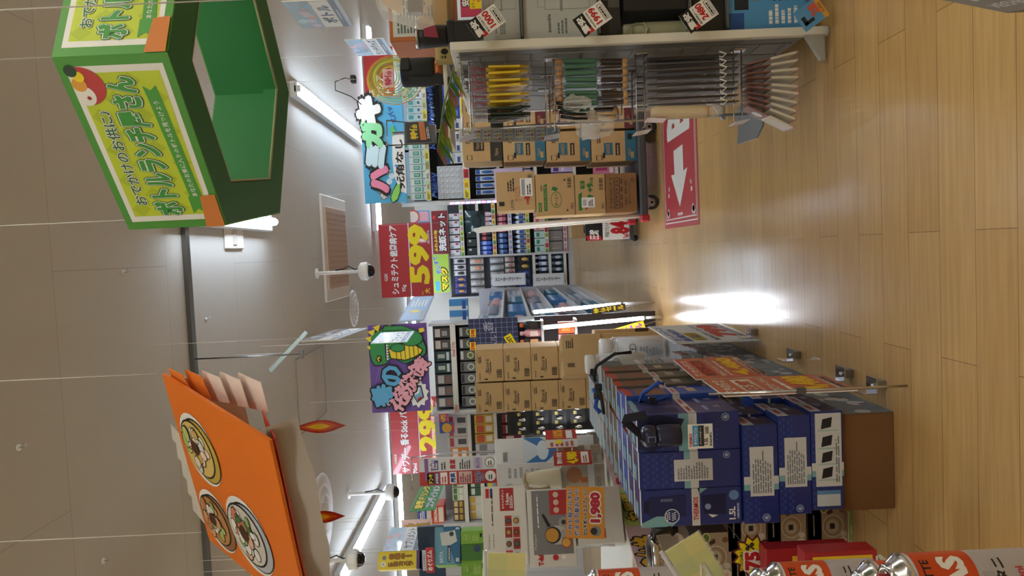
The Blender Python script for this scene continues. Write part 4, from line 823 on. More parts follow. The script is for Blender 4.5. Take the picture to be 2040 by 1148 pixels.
f = F(b, A_[1]-o_+Vector((0, 0, .2985)), (A_[2]-A_[1]), A_[0]-A_[1], (A_[2]-A_[1]).length, u.length); f.r(.0, .8, 1, 1, M('4a90b8'), 1); f.t('NEIGHBOR', .6, .25, .16, M('a8a49c'), 1, .02, fit=.8); f.r(.3, .5, .45, .6, M('a8a49c'), 1); b.done('body', t)
# ================================================================ left: pile of blue bottle boxes
NV, NV2, TEAL = M('1d2f7c', .38, coat=.2), M('2c489c', .4), M('7fb4c0', .45); LBL = M('d4d6dc', .5); THR = M('c8323c', .5)
def tri_pat(f, a0, b0, a1, b1, n, m, mat):
    for i in range(n):
        for j in range(m):
            x, y = a0+(a1-a0)*(i+.5+(j % 2)*.5)/(n+.5), b0+(b1-b0)*(j+.5)/m; dx, dy = (a1-a0)/n*.36, (b1-b0)/m*.36
            if j % 2: f.poly([(x-dx, y-dy), (x, y+dy), (x+dx, y-dy)], mat, 1)
            else: f.poly([(x-dx, y+dy), (x+dx, y+dy), (x, y-dy)], mat, 1)
def elogo(f, a, c, r): f.c(a, c, r, M('8fa6d0'), 3, 14); f.c(a, c, r*.75, NV, 4, 14); f.t('e', a, c, r*1.0, M('b8c8e4'), 5, .03)
def st_plain(f):
    tri_pat(f, .02, .02, .98, .38, 5, 8, NV2); f.r(0, .5, 1, .58, LBL, 2); f.r(0, .44, 1, .5, TEAL, 1.5)
    f.r(.2, .34, .78, .72, LBL, 3); f.fine(.25, .37, .72, .68, 12, M('7c8088'), 4); elogo(f, .86, .86, .035)
def st_cut(f):
    tri_pat(f, .02, .02, .98, .3, 5, 6, NV2); f.r(0, .5, 1, .58, LBL, 2); f.r(0, .4, 1, .5, TEAL, 1.5); f.poly([(0, .12), (.12, .0), (.9, .0), (1, .2), (.85, .46), (.2, .34)][::-1], M('141c44', .6), 2.2); elogo(f, .86, .86, .04); tri_pat(f, .0, .62, .6, .8, 4, 4, NV2)
def st_pic(f):
    f.poly([(0, 0), (.12, .0), (.35, .2), (.2, .38), (0, .3)][::-1], TEAL, 1.5); f.poly([(.3, .06), (.8, .08), (.86, .44), (.26, .44)][::-1], M('16205a'), 2); f.poly([(.4, .02), (.7, .03), (.72, .08), (.38, .07)][::-1], M('0e1440'), 3)
    f.c(.28, .3, .075, M('dfe6ee'), 3, 18); f.c(.28, .3, .066, NV, 4, 18); tri_pat(F(f.b, f.p(.12, .22, 4.5), f.ux, f.dn, f.w*.32, f.h*.14, .0003), .1, .1, .9, .9, 4, 4, WHITE); f.t('BOTTLE VACUUM', .72, .25, .03, M('a8b8d8'), 4, .01, fit=.3, rot=90)
    f.r(0, .5, 1, .58, LBL, 3); f.t('THERMOS', .46, .54, .05, THR, 4, .03, fit=.62); f.poly([(.85, .58), (1, .56), (1, .66)][::-1], TEAL, 3)
    f.poly([(.3, .62), (.8, .6), (.82, .84), (.28, .84)][::-1], M('131b50'), 2); f.c(.5, .66, .03, M('8ea0d0'), 3); f.poly([(.2, .7), (.3, .66), (.26, .76)][::-1], WHITE, 4); f.t('1.5L', .3, .9, .06, WHITE, 4, .04, fit=.34); f.fine(.15, .94, .6, .98, 1, M('a8b8d8')); f.c(.78, .92, .05, M('6a90cc'), 3)
def st_side(f): f.r(0, .5, 1, .58, LBL, 2); f.t('THERMOS', .5, .54, .045, THR, 3, .02, fit=.7); f.r(0, .0, 1, .05, TEAL); f.poly([(.15, .12), (.8, .1), (.85, .44), (.2, .44)][::-1], M('16205a'), 1); f.r(.3, .7, .9, .74, M('8ea8d4')); f.t('1.5L', .72, .84, .06, M('a8b8d8'), 2, .03, fit=.3)
def ly_front(f, pic=False):
    tri_pat(f, .0, .0, 1, .5, 14, 4, NV2); f.r(.4, 0, .48, 1, LBL, 2); f.r(.34, 0, .4, 1, TEAL, 1.5)
    if pic:
        f.r(.24, .12, .98, .94, LBL, 3); f.r(.04, .14, .2, .88, M('c8d4e4'), 3); f.r(.16, .14, .2, .88, M('5a90c8'), 4)
        for i, x in enumerate((.32, .48, .64, .82)): f.poly([(x, .3), (x+.1, .35), (x+.12, .66), (x+.02, .62)][::-1], M('1a1c24'), 4); f.r(x-.02, .2, x-.01, .85, M('9ac8c0'), 4)
        f.fine(.28, .74, .94, .88, 2, M('7c8088'), 4)
    else: f.r(.28, .18, .78, .86, LBL, 3); f.fine(.31, .24, .75, .8, 8, M('7c8088'), 4); elogo(f, .06, .62, .12)
def ly_end(f): f.r(0, 0, 1, .34, LBL); f.t('THERMOS', .5, .17, .16, THR, 2, .03, fit=.6); f.r(.1, .4, .9, .9, M('3a2a4c')); f.r(.65, .5, .92, .66, M('8a94b8'), 2)
def bottle_box(lab, c, w, d, h, col, fr, sd, grp, topband=True, rz=0.):
    b = B(); b.box((0, d/2, h/2), (w, d, h), col, .002); fr(front(b, w, h, 0)); sd(right(b, d, h, w/2, 0, d/2))
    ft = F(b, (-w/2, d, h), (1, 0, 0), (0, -1, 0), w, d)
    if topband: ft.r(0, .8, 1, 1, M('d4d8e0')); ft.r(.1, .1, .5, .5, TEAL)
    return tag(b.done('bottle_box', None, c, rz), lab, 'box', grp)
YB = 2.27; zL = [PY(v, 930, YB).z for v in (1675, 1611, 1546, 1476)]; zB = 0.
cols = [fit(1272, 1476, 823, 904, YB), fit(1276, 1476, 905, 985, YB), fit(1280, 1476, 986, 1070, YB)]
xR = cols[0][0].x+cols[0][1]/2; wS = .121; hS = cols[0][2]; dS = .112
GRB, BRB, ROY, GRY = M('6a6258', .5), M('5c4a40', .5), M('2c52b0', .4), M('a7a9ac', .5)
def plain_front(f): f.r(0, .5, 1, .58, LBL, 2)
def brown_side(f): f.r(0, 0, 1, .08, M('c0402c')); f.r(0, .5, 1, .58, LBL, 2); f.t('THERMOS', .5, .54, .045, THR, 3, .02, fit=.7); f.poly([(.1, .12), (.9, .12), (.9, .45), (.1, .45)][::-1], M('80543c')); f.r(.3, .7, .9, .8, M('b8a898'))
def gray_side(f): f.r(0, 0, 1, .3, M('50585c')); f.r(0, .5, 1, .56, LBL, 2); f.fine(.1, .62, .9, .9, 4, M('606870'))
base0 = Vector((xR-wS*1.5, YB, zL[3]))
fronts = (('navy bottle box with a cut-out top and bottle, right end of the front upright row', st_cut), ('navy bottle box with white sticker in the middle of the front upright row', st_plain), ('navy bottle box with bottle picture, left end of the front upright row', st_pic))
for i in range(3): bottle_box(fronts[i][0], (xR-wS*(i+.5), YB, zL[3]), wS-.001, dS, hS-.002*i, NV, fronts[i][1], st_side, 'navy bottle boxes standing in the pile')
protoN = None
for k in range(1, 13):
    col, sd, nm = ((NV, st_side, 'navy') if k < 2 else (ROY, brown_side, 'royal blue') if k < 4 else (GRB, brown_side, 'brownish') if k < 8 else (GRY, gray_side, 'grey'))
    for i in range(3):
        dx = 0. if i else (.008*((k*7) % 3))*(k > 1)
        if k >= 9 and i == 0: continue
        lab = nm + ' bottle box standing in row %d behind the front row, %s column' % (k+1, ('aisle side', 'middle', 'inner')[i])
        bottle_box(lab, (xR-wS*(i+.5)+dx, YB+(dS+.001)*k, zL[3]), wS-.002, dS, hS-.004, col, plain_front, sd, 'bottle boxes standing behind the front row')
lyw = .315
for j, (yr, yl, pic) in enumerate(((844, 1031, 0), (829, 1015, 0), (823, 1002, 1))):
    z0, z1 = zL[2-j], zL[3-j]; xr_ = PY(1500, yr, YB-.0).x; nmj = ('top', 'middle', 'bottom')[j]
    for k in range(13 if j < 2 else 19):
        col = NV if k < 2 else (ROY if k < 3 else (GRB if k < 8 else GRY))
        lab = 'bottle box lying in the %s layer, %s' % (nmj, 'facing the viewer in front' if k == 0 else 'row %d from the front' % (k+1))
        x_ = xr_-lyw/2 + (0 if k == 0 else .008*((k*5+j) % 3)-.008)
        bottle_box(lab, (x_, YB-.02+(.114)*k, z0), lyw, .112, z1-z0-.002, col, (lambda f, p=pic: ly_front(f, p)) if k == 0 else plain_front, ly_end if k < 3 else brown_side, 'bottle boxes lying in layers of the pile', False)
# base cartons
for k in range(5):
    c, w, h = fit(1676, 1784, 824, 980, YB); b = B(); dd = .44; h = zL[0]-.001; b.box((0, dd/2, h/2), (w+.06, dd-.004, h), M('7d5632', .85, var=.06), .003)
    f = right(b, dd-.004, h, (w+.06)/2, 0, dd/2); f.r(0, 0, 1, 1, M('7c8a9c', .5)); R = random.Random(k)
    for i in range(12): f.c(R.uniform(.06, .94), R.uniform(.1, .9), R.uniform(.06, .16), M('d0d4dc'), 1.2+i*.05, 12, R.uniform(.7, 1.6))
    for i in range(6): f.c(R.uniform(.1, .9), R.uniform(.2, .8), R.uniform(.04, .09), M('5a5f7c'), 2.2+i*.05, 12)
    tag(b.done('base_carton', None, (c.x-.03, YB+.44*k, 0)), 'brown carton with grey spotted side under the bottle boxes, ' + ('nearest', 'second from the front', 'third from the front', 'fourth from the front', 'farthest')[k], 'carton', 'cartons under the bottle boxes')
# tumbler with tag in the cut-out box
c = PY(1330, 868, YB-.045); t = thing('sports_bottle', 'navy sports bottle leaning in the cut-out of the front box with a hang tag', 'bottle', (c.x, c.y, c.z-.02), 0); nb = M('1a2148', .3, coat=.4)
b = B(); b.lathe([(.001, -.02), (.034, -.018), (.036, .02), (.034, .045), (.030, .06)], nb, 20); o = b.done('body', t); b = B(); b.lathe([(.031, .06), (.036, .062), (.036, .085), (.028, .098), (.012, .104), (.001, .105)], nb, 20); b.box((0, -.036, .075), (.02, .008, .03), M('202a54', .3), .003); b.tube([(-.008, -.041, .088), (.008, -.041, .088), (.008, -.041, .066), (-.008, -.041, .066)], .0015, M('a8b4c4'), 6, True); b.done('lid', t)
b = B(); b.box((.005, -.045, -.07), (.075, .002, .075), WHITE); f = F(b, (-.0325, -.0465, -.0325), (1, 0, 0), (0, 0, -1), .075, .075, .0004); f.t('THERMOS', .35, .1, .12, THR, 1, .03, fit=.55); f.r(.1, .18, .95, .42, M('4a9ad4')); f.r(.1, .42, .95, .64, M('2a2c30')); f.t('すべりにくい', .52, .3, .14, WHITE, 2, .03, fit=.7); f.t('グリップサポート', .52, .5, .08, WHITE, 2, .02, fit=.72); f.t('1.5L', .3, .72, .13, INK, 2, .03); f.bars(.6, .68, .9, .84); f.fine(.1, .86, .9, .96, 2, INK); b.done('hang_tag', t)
b = B(); b.slab([(-.01, -.03, .1), (.03, -.03, .11), (.085, -.06, .16), (.06, -.06, .17)], (0, .006, 0), M('161a30', .7)); b.slab([(.06, -.06, .17), (.085, -.06, .16), (.095, -.065, .10), (.07, -.065, .09)], (0, .006, 0), M('161a30', .7)); b.done('strap', t)
def strap(lab, pts, col, r=.009):
    b = B(); P = [PY(x, y, Y) for x, y, Y in pts]; o_ = P[0]; b.tube([p-o_ for p in P], [r*.8]*len(P), M(col, .6), 6); b.box(tuple(P[1]-o_), (.03, .02, .03), M('20242c', .4), .004)
    return tag(b.done('carry_strap', None, o_), lab, 'strap')
strap('royal blue carry strap looping over the second row of boxes', [(1330, 790, 2.42), (1300, 800, 2.44), (1272, 802, 2.46), (1280, 785, 2.44), (1312, 762, 2.42), (1322, 765, 2.42)], '2450b4')
strap('black carry strap sticking up at the far left of the pile tops', [(1186, 760, 3.1), (1182, 742, 3.1), (1190, 728, 3.05), (1225, 705, 3.0), (1258, 702, 3.0)], '141416')
strap('black and white carry strap hanging over the grey box edges', [(1188, 790, 2.95), (1192, 772, 2.9), (1196, 784, 2.88), (1200, 805, 2.86), (1203, 825, 2.86)], '151517')
strap('blue carry strap bunched between the pile tops', [(1182, 775, 3.0), (1190, 790, 2.98), (1186, 812, 2.96), (1196, 822, 2.96)], '2a56b8', .012)
# clear big bottles at the far end
def clear_bottle(lab, xt, xb, yr, yl, Yd):
    c, w, h = fit(xt, xb, yr, yl, Yd); t = thing('clear_bottle', lab, 'bottle', c); r = w/2
    b = B(); b.lathe([(.001, 0), (r*.9, 0), (r, .01), (r, h*.78), (r*.8, h*.84)], CLEAR('f4f6fa', .22, .06), 24); b.done('body', t); b = B(); b.lathe([(r*.82, h*.84), (r*.92, h*.845), (r*.92, h*.97), (r*.85, h), (.001, h)], M('eceef0', .3), 24); b.done('cap', t)
    b = B(); b.lathe([(r*.93, .02), (r*.93, h*.72)], M('dfe1e6', .5), 24); f = F(b, (-r*.5, -r*1.01, h*.72), (1, 0, 0), (0, 0, -1), r, h*.68, .001); f.fine(.1, .45, .9, .95, 7, M('9a9ca4'))
    for q in (.2, .5, .8): f.c(q, .3, .08, M('8c9098')); f.c(q, .3, .06, M('dfe1e6'), 2)
    b.done('paper_insert', t); return t
clear_bottle('big clear plastic bottle with a printed paper inside at the end of the pile', 1195, 1321, 670, 722, 4.32)
clear_bottle('smaller clear plastic jar beside the big clear bottle', 1166, 1288, 703, 744, 3.62)
# red and blue-white price sheets hung along the pile side, edge-on
def sheet_art(col, big, mcol, tops):
    def a(f):
        f.r(0, 0, 1, 1, M(col, .35, coat=.3)); f.t(tops[0], .5, .1, .1, WHITE, 2, .02, fit=.8); f.r(.12, .2, .88, .36, WHITE); f.t(tops[1], .5, .28, .12, M(col), 2, .04, fit=.6); f.t(tops[2], .5, .45, .08, WHITE, 2, .02, fit=.8); f.fine(.1, .52, .9, .58, 1, WHITE); f.t(big, .52, .75, .24, M(mcol), 2, .06, fit=.84); f.r(.05, .9, .95, .98, M('f0ece4')); f.fine(.1, .92, .9, .97, 1, M('803020'))
    return a
board('price_sheet', 'red clear-sleeved price sheet with yellow figures, second along the pile side', 'price sheet', (1368, 757), (1358, 716), (1510, 746), 2.62, 2.98, sheet_art('c8402c', '4,480', 'f4c820', ('驚きの価格', '圧縮', '真空断熱スポーツボトル')), group='price sheets along the pile')
board('price_sheet', 'red clear-sleeved price sheet seen nearly edge-on, nearest on the pile side', 'price sheet', (1425, 790), (1415, 756), (1690, 787), 2.24, 2.5, sheet_art('c8502c', '4,480', 'f4c820', ('驚きの価格', '圧縮', '真空断熱スポーツボトル')), group='price sheets along the pile')
def wb(f):
    f.r(0, 0, 1, 1, M('c4d4e4', .35)); f.t('オンドゾーン', .5, .08, .1, M('2450a0'), 2, .04, fit=.8); f.t('温蔵保存', .4, .2, .1, M('2450a0'), 2, .04, fit=.7); f.r(.1, .28, .5, .45, YEL); f.t('広口', .3, .36, .1, M('2450a0'), 2, .04); f.t('真空断熱ケータイマグ', .5, .56, .07, INK, 2, .02, fit=.84); f.t('799', .58, .76, .24, RED, 2, .08, fit=.66); f.t('(税込878円)', .5, .94, .06, INK, 2, .01, fit=.6)
board('price_sheet', 'pale blue price sheet with red figures, farthest along the pile side', 'price sheet', (1322, 686), (1312, 650), (1487, 680), 3.45, 4.15, wb, group='price sheets along the pile')
# steel L brackets along the foot of the pile
for i, (x, y, Yd) in enumerate(((1738, 785, 2.3), (1675, 755, 2.62), (1575, 715, 3.05), (1492, 662, 3.75))):
    p = PZ(x, y, .035); b = B(); b.box((0, 0, 0), (.05, .07, .004), CHROME, .001); b.box((-.024, 0, .022), (.004, .07, .05), CHROME, .001); b.tube([(.0, -.02, .002), (.0, -.02, .012)], .008, CHROME, 8); b.box((0, 0, -.018), (.03, .05, .034), STEEL)
    tag(b.done('steel_bracket', None, (max(p.x, xR+.05), p.y, .036)), ('nearest', 'second', 'third', 'farthest')[i] + ' bright steel bracket on the floor along the bottle box pile', 'bracket', 'steel brackets along the pile')
a, c = PY(1740, 772, 2.19), PY(1412, 786, 2.2); b = B(); b.tube([(0, 0, -a.z+.001), (0, 0, 0), c-a], .004, CHROME, 8); b.box(tuple((c-a)*.44), (.02, .015, .03), M('5a5a5c', .4), .003); tag(b.done('display_rod', None, a), 'thin chrome rod standing in front of the nearest red price sheet', 'rod')
# ================================================================ lid boxes, cans and wire rack at lower left
LB = M('8c7058', .5)
def lidbox(f):
    f.r(0, 0, 1, 1, M('b09a80', .4)); f.r(0, 0, 1, .34, M('5c5650')); f.fine(.3, .12, .8, .18, 1, M('a09a90')); f.c(.5, .62, .26, M('d8ccb4'), 2, 22, 1.1); f.c(.5, .62, .235, M('a88c6c'), 3, 22, 1.1); f.c(.5, .6, .16, M('c4b49c'), 4, 20, 1.1); f.r(.44, .54, .56, .66, M('241c18'), 5)
    f.c(.14, .85, .13, M('e4dcd0'), 5, 14); f.c(.14, .85, .05, M('d89070'), 6, 10); f.c(.32, .88, .08, M('d8d0c4'), 5, 12); f.c(.9, .4, .1, M('d8d498'), 5, 14, 1.3); f.c(.9, .4, .075, M('6a7a34'), 6, 12, 1.3); f.poly([(.75, .5), (.82, .46), (.88, .6), (.8, .62)][::-1], M('4a2818'), 5); f.c(.85, .85, .07, M('8a5c40'), 4)
for i, (a, lab) in enumerate((((1374, 1458, 1062, 1160), 'upper left'), ((1450, 1526, 1008, 1098), 'upper right'), ((1458, 1536, 1100, 1190), 'lower left'), ((1529, 1606, 1006, 1096), 'middle right'), ((1609, 1690, 1003, 1094), 'lower right'))):
    c, w, h = fit(*a, 2.62); b = B(); b.box((0, .09, h/2), (w, .18, h), M('7a634e', .6), .002); lidbox(front(b, w, h, 0)); tag(b.done('lid_box', None, c), lab + ' brown lid box printed with lids, left of the bottle box pile', 'box', 'glass lid boxes at the lower left')
def zp(f): f.r(0, 0, 1, 1, M('8fbf5c')); f.t('絶品!', .36, .5, .7, M('c02848'), 3, .05, fit=.6, out=WHITE, ob=.08); f.c(.8, .5, .3, M('e8e4dc'), 2, 16, .9)
c, w, h = fit(1691, 1726, 1002, 1100, 2.58); b = B(); b.box((0, .003, h/2), (w, .006, h), WHITE); zp(front(b, w, h, 0)); tag(b.done('pop_strip', None, c), 'green pop strip with red brush lettering below the lid boxes', 'sign')
c, w, h = fit(1725, 1745, 985, 1110, 2.62); b = B(); b.box((0, .2, 0), (w*1.6, .4, .03), PAINT, .003); b.box((0, .2, -.06), (w*1.5, .36, .1), M('2a2624'), .003); tag(b.done('low_shelf', None, (c.x-.05, 2.62, c.z)), 'white low shelf edge under the lid boxes', 'shelf')
c, w, h = fit(1545, 1738, 985, 1002, 2.66); b = B(); b.box((0, .003, h/2), (w, .006, h), BLACK); F(b, (w/2, -.0003, h), (0, 0, -1), (-1, 0, 0), h, w).t('いろいろ使えるガラス蓋', .5, .5, .5, M('d04060'), 1, .02, fit=.9); tag(b.done('pop_strip', None, c), 'black upright pop strip with pink lettering beside the lid boxes', 'sign')
# star
c = PY(1500, 1108, 2.3); b = B(); P1 = []; P2 = []
for i in range(24): r_ = .07 if i % 2 else .052; P1.append((r_*cos(2*pi*i/24)*1.05, 0, r_*sin(2*pi*i/24))); P2.append((r_*.88*cos(2*pi*i/24)*1.05, -.003, r_*.88*sin(2*pi*i/24)))
b.slab(P1, (0, .003, 0), M('5c1420')); b.slab(P2, (0, .003, 0), YEL); f = F(b, (-.07, -.0035, .07), (1, 0, 0), (0, 0, -1), .14, .14, .0006); f.t('75', .4, .48, .32, RED, 3, .06, fit=.4, out=WHITE, ob=.09); f.t('%', .74, .42, .2, INK, 3, .03); f.t('OFF', .56, .74, .2, INK, 3, .04, fit=.5); f.t('さらに価格より', .45, .22, .08, INK, 2, .01, fit=.5)
tag(b.done('star_sign', None, c), 'yellow starburst sign reading 75% OFF before the lid boxes', 'sign'); b = B(); b.tube([(c.x, c.y+.005, c.z), (c.x, 2.615, c.z)], .002, STEEL); tag(b.done('sign_arm', None), 'thin metal arm holding the yellow starburst sign', 'bracket')
# red and yellow boxes
def redbox(f): f.r(0, 0, 1, 1, M('a8242c')); f.r(.06, .1, .94, .94, M('ecc42c'), 1.5); f.poly([(.1, .2), (.4, .3), (.7, .16), (.9, .35), (.8, .8), (.2, .85)][::-1], M('b8281c'), 2); f.poly([(.1, .2), (.3, .3), (.2, .45)][::-1], WHITE, 3); f.c(.3, .75, .12, INK, 3)
for a, Yd, lab, art in (((1528, 1700, 1092, 1240), 2.2, 'flat red box standing behind the gas canisters', lambda f: (f.r(.1, .3, .9, .9, M('ecc42c')), f.t('1', .8, .15, .16, WHITE, 2, .03))), ((1606, 1748, 1099, 1250), 2.0, 'red and yellow box in front of the flat red box', redbox)):
    c, w, h = fit(*a, Yd); b = B(); b.box((0, .03, h/2), (w, .06, h), M('a8242c', .4), .002); art(front(b, w, h, 0)); tag(b.done('snack_box', None, c), lab, 'box')
# glass coffee server
c, w, h = fit(1302, 1372, 1080, 1165, 1.9); t = thing('glass_server', 'glass coffee server with black handle and chrome band at the left edge', 'jug', (c.x, c.y+.06, c.z))
b = B(); b.lathe([(.001, 0), (w*.42, 0), (w*.46, .01), (w*.47, h*.6), (w*.42, h*.85), (w*.42, h*.95)], CLEAR('e8d8c8', .2, .03), 24); b.done('glass_body', t); b = B(); b.lathe([(w*.43, h*.78), (w*.45, h*.78), (w*.45, h), (w*.43, h)], CHROME, 24); b.done('band', t); b = B(); b.lathe([(.001, h*.95), (w*.4, h*.95), (w*.42, h*.99), (w*.1, h*1.05), (.001, h*1.05)], BLACK, 20); b.done('lid', t)
b = B(); b.tube([(w*.4, -.01, h*.9), (w*.62, -.02, h*.88), (w*.64, -.02, h*.4), (w*.56, -.02, h*.3)], .011, M('151517', .35), 10); b.done('handle', t)
# wire rack with gas canisters
rk = thing('wire_rack', 'cream wire rack at the lower left edge holding gas canisters', 'rack', (-.728, 1.0, 0))
levels = [PY(1366, 1148, 1.3).z-.004, PY(1744, 1148, 1.2).z-.004, .055]
for z in levels:
    b = B(); wm = M('cfc8b4', .4)
    for i in range(15): b.tube([(-.2+.0, -.22+i*.035, z), (.185 if i < 13 else .13, -.22+i*.035, z)], .0025, wm, 6)
    for x in (-.2, 0): b.tube([(x, -.23, z-.004), (x, .28, z-.004)], .004, wm, 6)
    b.tube([(.185, -.23, z-.004), (.185, .2, z-.004)], .004, wm, 6); b.done('wire_shelf', rk)
for x, y in ((-.2, -.23), (-.2, .28), (.2, -.23)) [:2]:
    b = B(); b.tube([(x, y, 0), (x, y, 1.3)], .008, wm, 8); b.done('leg', rk)
def canister(lab, c, full=True, grp='gas canisters on the wire rack'):
    t = thing('gas_canister', lab, 'canister', c, 0, grp); r = .034; OG = M('d8552a', .35, .3)
    b = B(); b.lathe([(.001, .002), (r*.95, 0), (r, .004), (r, .16), (r*.985, .163)], M('c4c4d0', .35, .25), 32)
    n = 24; R_ = r*1.004
    def wrap(z0, z1, t0, t1, m_, q=1.): 
        k = max(6, int(abs(t1-t0)*10)); vs = []; [vs.extend([(R_*q*cos(t0+(t1-t0)*i/k), R_*q*sin(t0+(t1-t0)*i/k), z) for z in (z0, z1)]) for i in range(k+1)]; b.add(vs, [(2*i, 2*i+2, 2*i+3, 2*i+1) for i in range(k)], m_, True)
    wrap(.085, .16, 0, 2*pi, OG)
    def wtext(s_, z, th, size, m_, bold):   # lettering running round the can, reading upwards to the right
        V, Fs, bx = text_geo(s_, bold); sc = size/.72; kq = 1.008
        bm = bmesh.new(); bv = [bm.verts.new((x, y, 0)) for x, y in V]
        for q in Fs:
            try: bm.faces.new([bv[i] for i in q])
            except ValueError: pass
        x = bx[0]+.004/sc
        while x < bx[1]: bmesh.ops.bisect_plane(bm, geom=bm.verts[:]+bm.edges[:]+bm.faces[:], plane_co=(x, 0, 0), plane_no=(1, 0, 0)); x += .0035/sc
        bm.verts.index_update(); V = [(v.co.x, v.co.y) for v in bm.verts]; Fs = [tuple(v.index for v in q.verts) for q in bm.faces]; bm.free(); vs = [(R_*kq*cos(th+(x-(bx[0]+bx[1])/2)*sc/R_), R_*kq*sin(th+(x-(bx[0]+bx[1])/2)*sc/R_), z+y*sc) for x, y in V]; b.add(vs, Fs, m_)
    for th in (-1.35, 1.79): wtext('CASSETTE', .142, th, .011, INK, .02); wtext('GAS', .1, th, .03, WHITE, .05); wtext('イワタニ', .05, th, .012, INK, .03); wtext('Iwatani', .028, th, .010, M('c04040'), .03)
    for k in range(5): wrap(.066+.003*k, .067+.003*k, -1.9, -.9, M('9a9aa8'), 1.002)
    b.done('can', t)
    b = B(); b.lathe([(r*.985, .163), (r*1.03, .165), (r*1.03, .169), (r*.9, .173), (r*.72, .181), (r*.62, .184), (r*.62, .188), (r*.45, .188), (r*.42, .184), (.001, .184)], M('d8d8dc', .14, 1.), 32); b.done('dome', t)
    b = B(); b.lathe([(.010, .184), (.010, .195), (.008, .198), (.001, .198)], M('a82434', .4), 16); b.done('red_cap', t); return t
p = PY(1744, 1154, 1.2); canister('orange gas canister at middle height of the wire rack', (p.x, 1.2, levels[1]+.0045))
canister('gas canister behind the middle one, only its silver top showing', (p.x-.05, 1.29, levels[1]+.0045))
p = PY(2052, 1146, .92); z3 = p.z; canister('large orange gas canister at the bottom left corner', (p.x, .92, z3)); canister('second gas canister behind the bottom left one', (p.x-.045, 1.0, z3))
rk2 = levels[2]
b = B()
for i in range(10): b.tube([(-.2, -.22+i*.04, z3-.006), (.185 if i < 9 else .185, -.22+i*.04, z3-.006)], .0025, wm, 6)
b.tube([(.185, -.23, z3-.009), (.185, .2, z3-.009)], .004, wm, 6); b.done('wire_shelf', rk)
p = PY(1366, 1166, 1.3); canister('white and orange gas canister highest on the wire rack', (p.x, 1.3, levels[0]+.0045))
b = B(); P = [PY(*q) for q in ((1762, 1124, 1.0), (1778, 1132, 1.0), (1790, 1152, 1.0))]; b.tube([q-P[0] for q in P], .003, BLACK, 6); tag(b.done('wire_hook', None, P[0]), 'black wire hook beside the bottom left canister', 'hook')
def ycard(lab, px, Yd, ang):
    t = thing('shelf_card', lab, 'price card', PY(*px, Yd), 0, 'yellow shelf cards in clear sleeves'); t.rotation_euler = (0, ang, 0)
    b = B(); b.box((0, 0, -.034), (.09, .002, .068), M('ccc83c', .4)); f = F(b, (-.045, -.001, 0), (1, 0, 0), (0, 0, -1), .09, .068, .0003)
    for i in range(3):
        for j in range(2): f.r(i/3, j/2, (i+1)/3, (j+1)/2, M(['d8cc38', 'b8c044', 'c8c83c'][(i+j) % 3], .4))
    b.done('card', t); b = B(); b.box((0, -.003, -.033), (.096, .001, .076), CLEAR('ffffff', .12, .05)); b.tube([(-.05, -.002, .006), (.05, -.002, .006)], .004, CLEAR('e8ecf0', .5, .05), 8); b.done('clear_sleeve', t)
ycard('yellow card in a clear sleeve at the left edge before the white pan box', (972, 1150), 1.3, .06); ycard('yellow card in a clear sleeve tilted before the lid boxes', (1352, 1142), 1.25, -.52)
# ================================================================ pan boxes, kettle and gift boxes on the left shelf
def qbox(name, lab, px, Yd, d, col, art, rz, side=None, cat='box', grp=None, z=None, topc=None):
    c, w, h = fit(*px, Yd); b = B(); b.box((0, d/2, h/2), (w, d, h), col, .003); art(front(b, w, h, 0, 0, 0, .0008))
    if side: side(left(b, d, h, -w/2, 0, d/2, .0008)); side(right(b, d, h, w/2, 0, d/2, .0008))
    if topc: F(b, (-w/2, d, h), (1, 0, 0), (0, -1, 0), w, d).r(0, 0, 1, 1, topc)
    if z is not None: c.z = z
    return tag(b.done(name, None, c, rz), lab, cat, grp)
WB, PANG = M('dcdcdc', .45), M('7c7e86', .5)
def panside(f): f.fine(.1, .2, .6, .6, 5, M('8a8a8e')); f.bars(.65, .55, .9, .8); f.t('T-fal', .2, .85, .12, RED, 2, .05, fit=.3)
def pics(f, a0, b0, nx, ny, st=.15):
    for i in range(nx):
        for j in range(ny):
            x, y = a0+i*st*1.1, b0+j*st*1.35; f.r(x, y, x+st, y+st*1.2, M(['b83238', 'c8c8c4', '9a2c30'][(i+j) % 3]), 1.5); f.c(x+st*.5, y+st*.6, st*.5, M('2a2826'), 2.5, 14); f.c(x+st*.5, y+st*.58, st*.38, M(['58585c', 'c89040', '8a5a34'][(i*2+j) % 3]), 3, 14)
def tfal1(f):
    f.t('T-fal', .08, .3, .16, RED, 2, .06, fit=.14); f.t('Multipot', .3, .14, .06, GREY, 2, 0, fit=.18); f.fine(.22, .22, .42, .25, 1, GREY); f.fine(.5, .2, .95, .24, 1, INK); f.r(.68, .4, .97, .72, M('a8242c')); f.t('IHマルチポット', .83, .47, .06, WHITE, 2, .02, fit=.24); f.t('16cm', .83, .57, .08, WHITE, 2, .03, fit=.14); f.fine(.71, .62, .94, .7, 2, WHITE); pics(f, .06, .5, 4, 2, .13); f.r(.85, .08, .97, .16, RED); f.r(.85, .18, .97, .24, M('2a4080'))
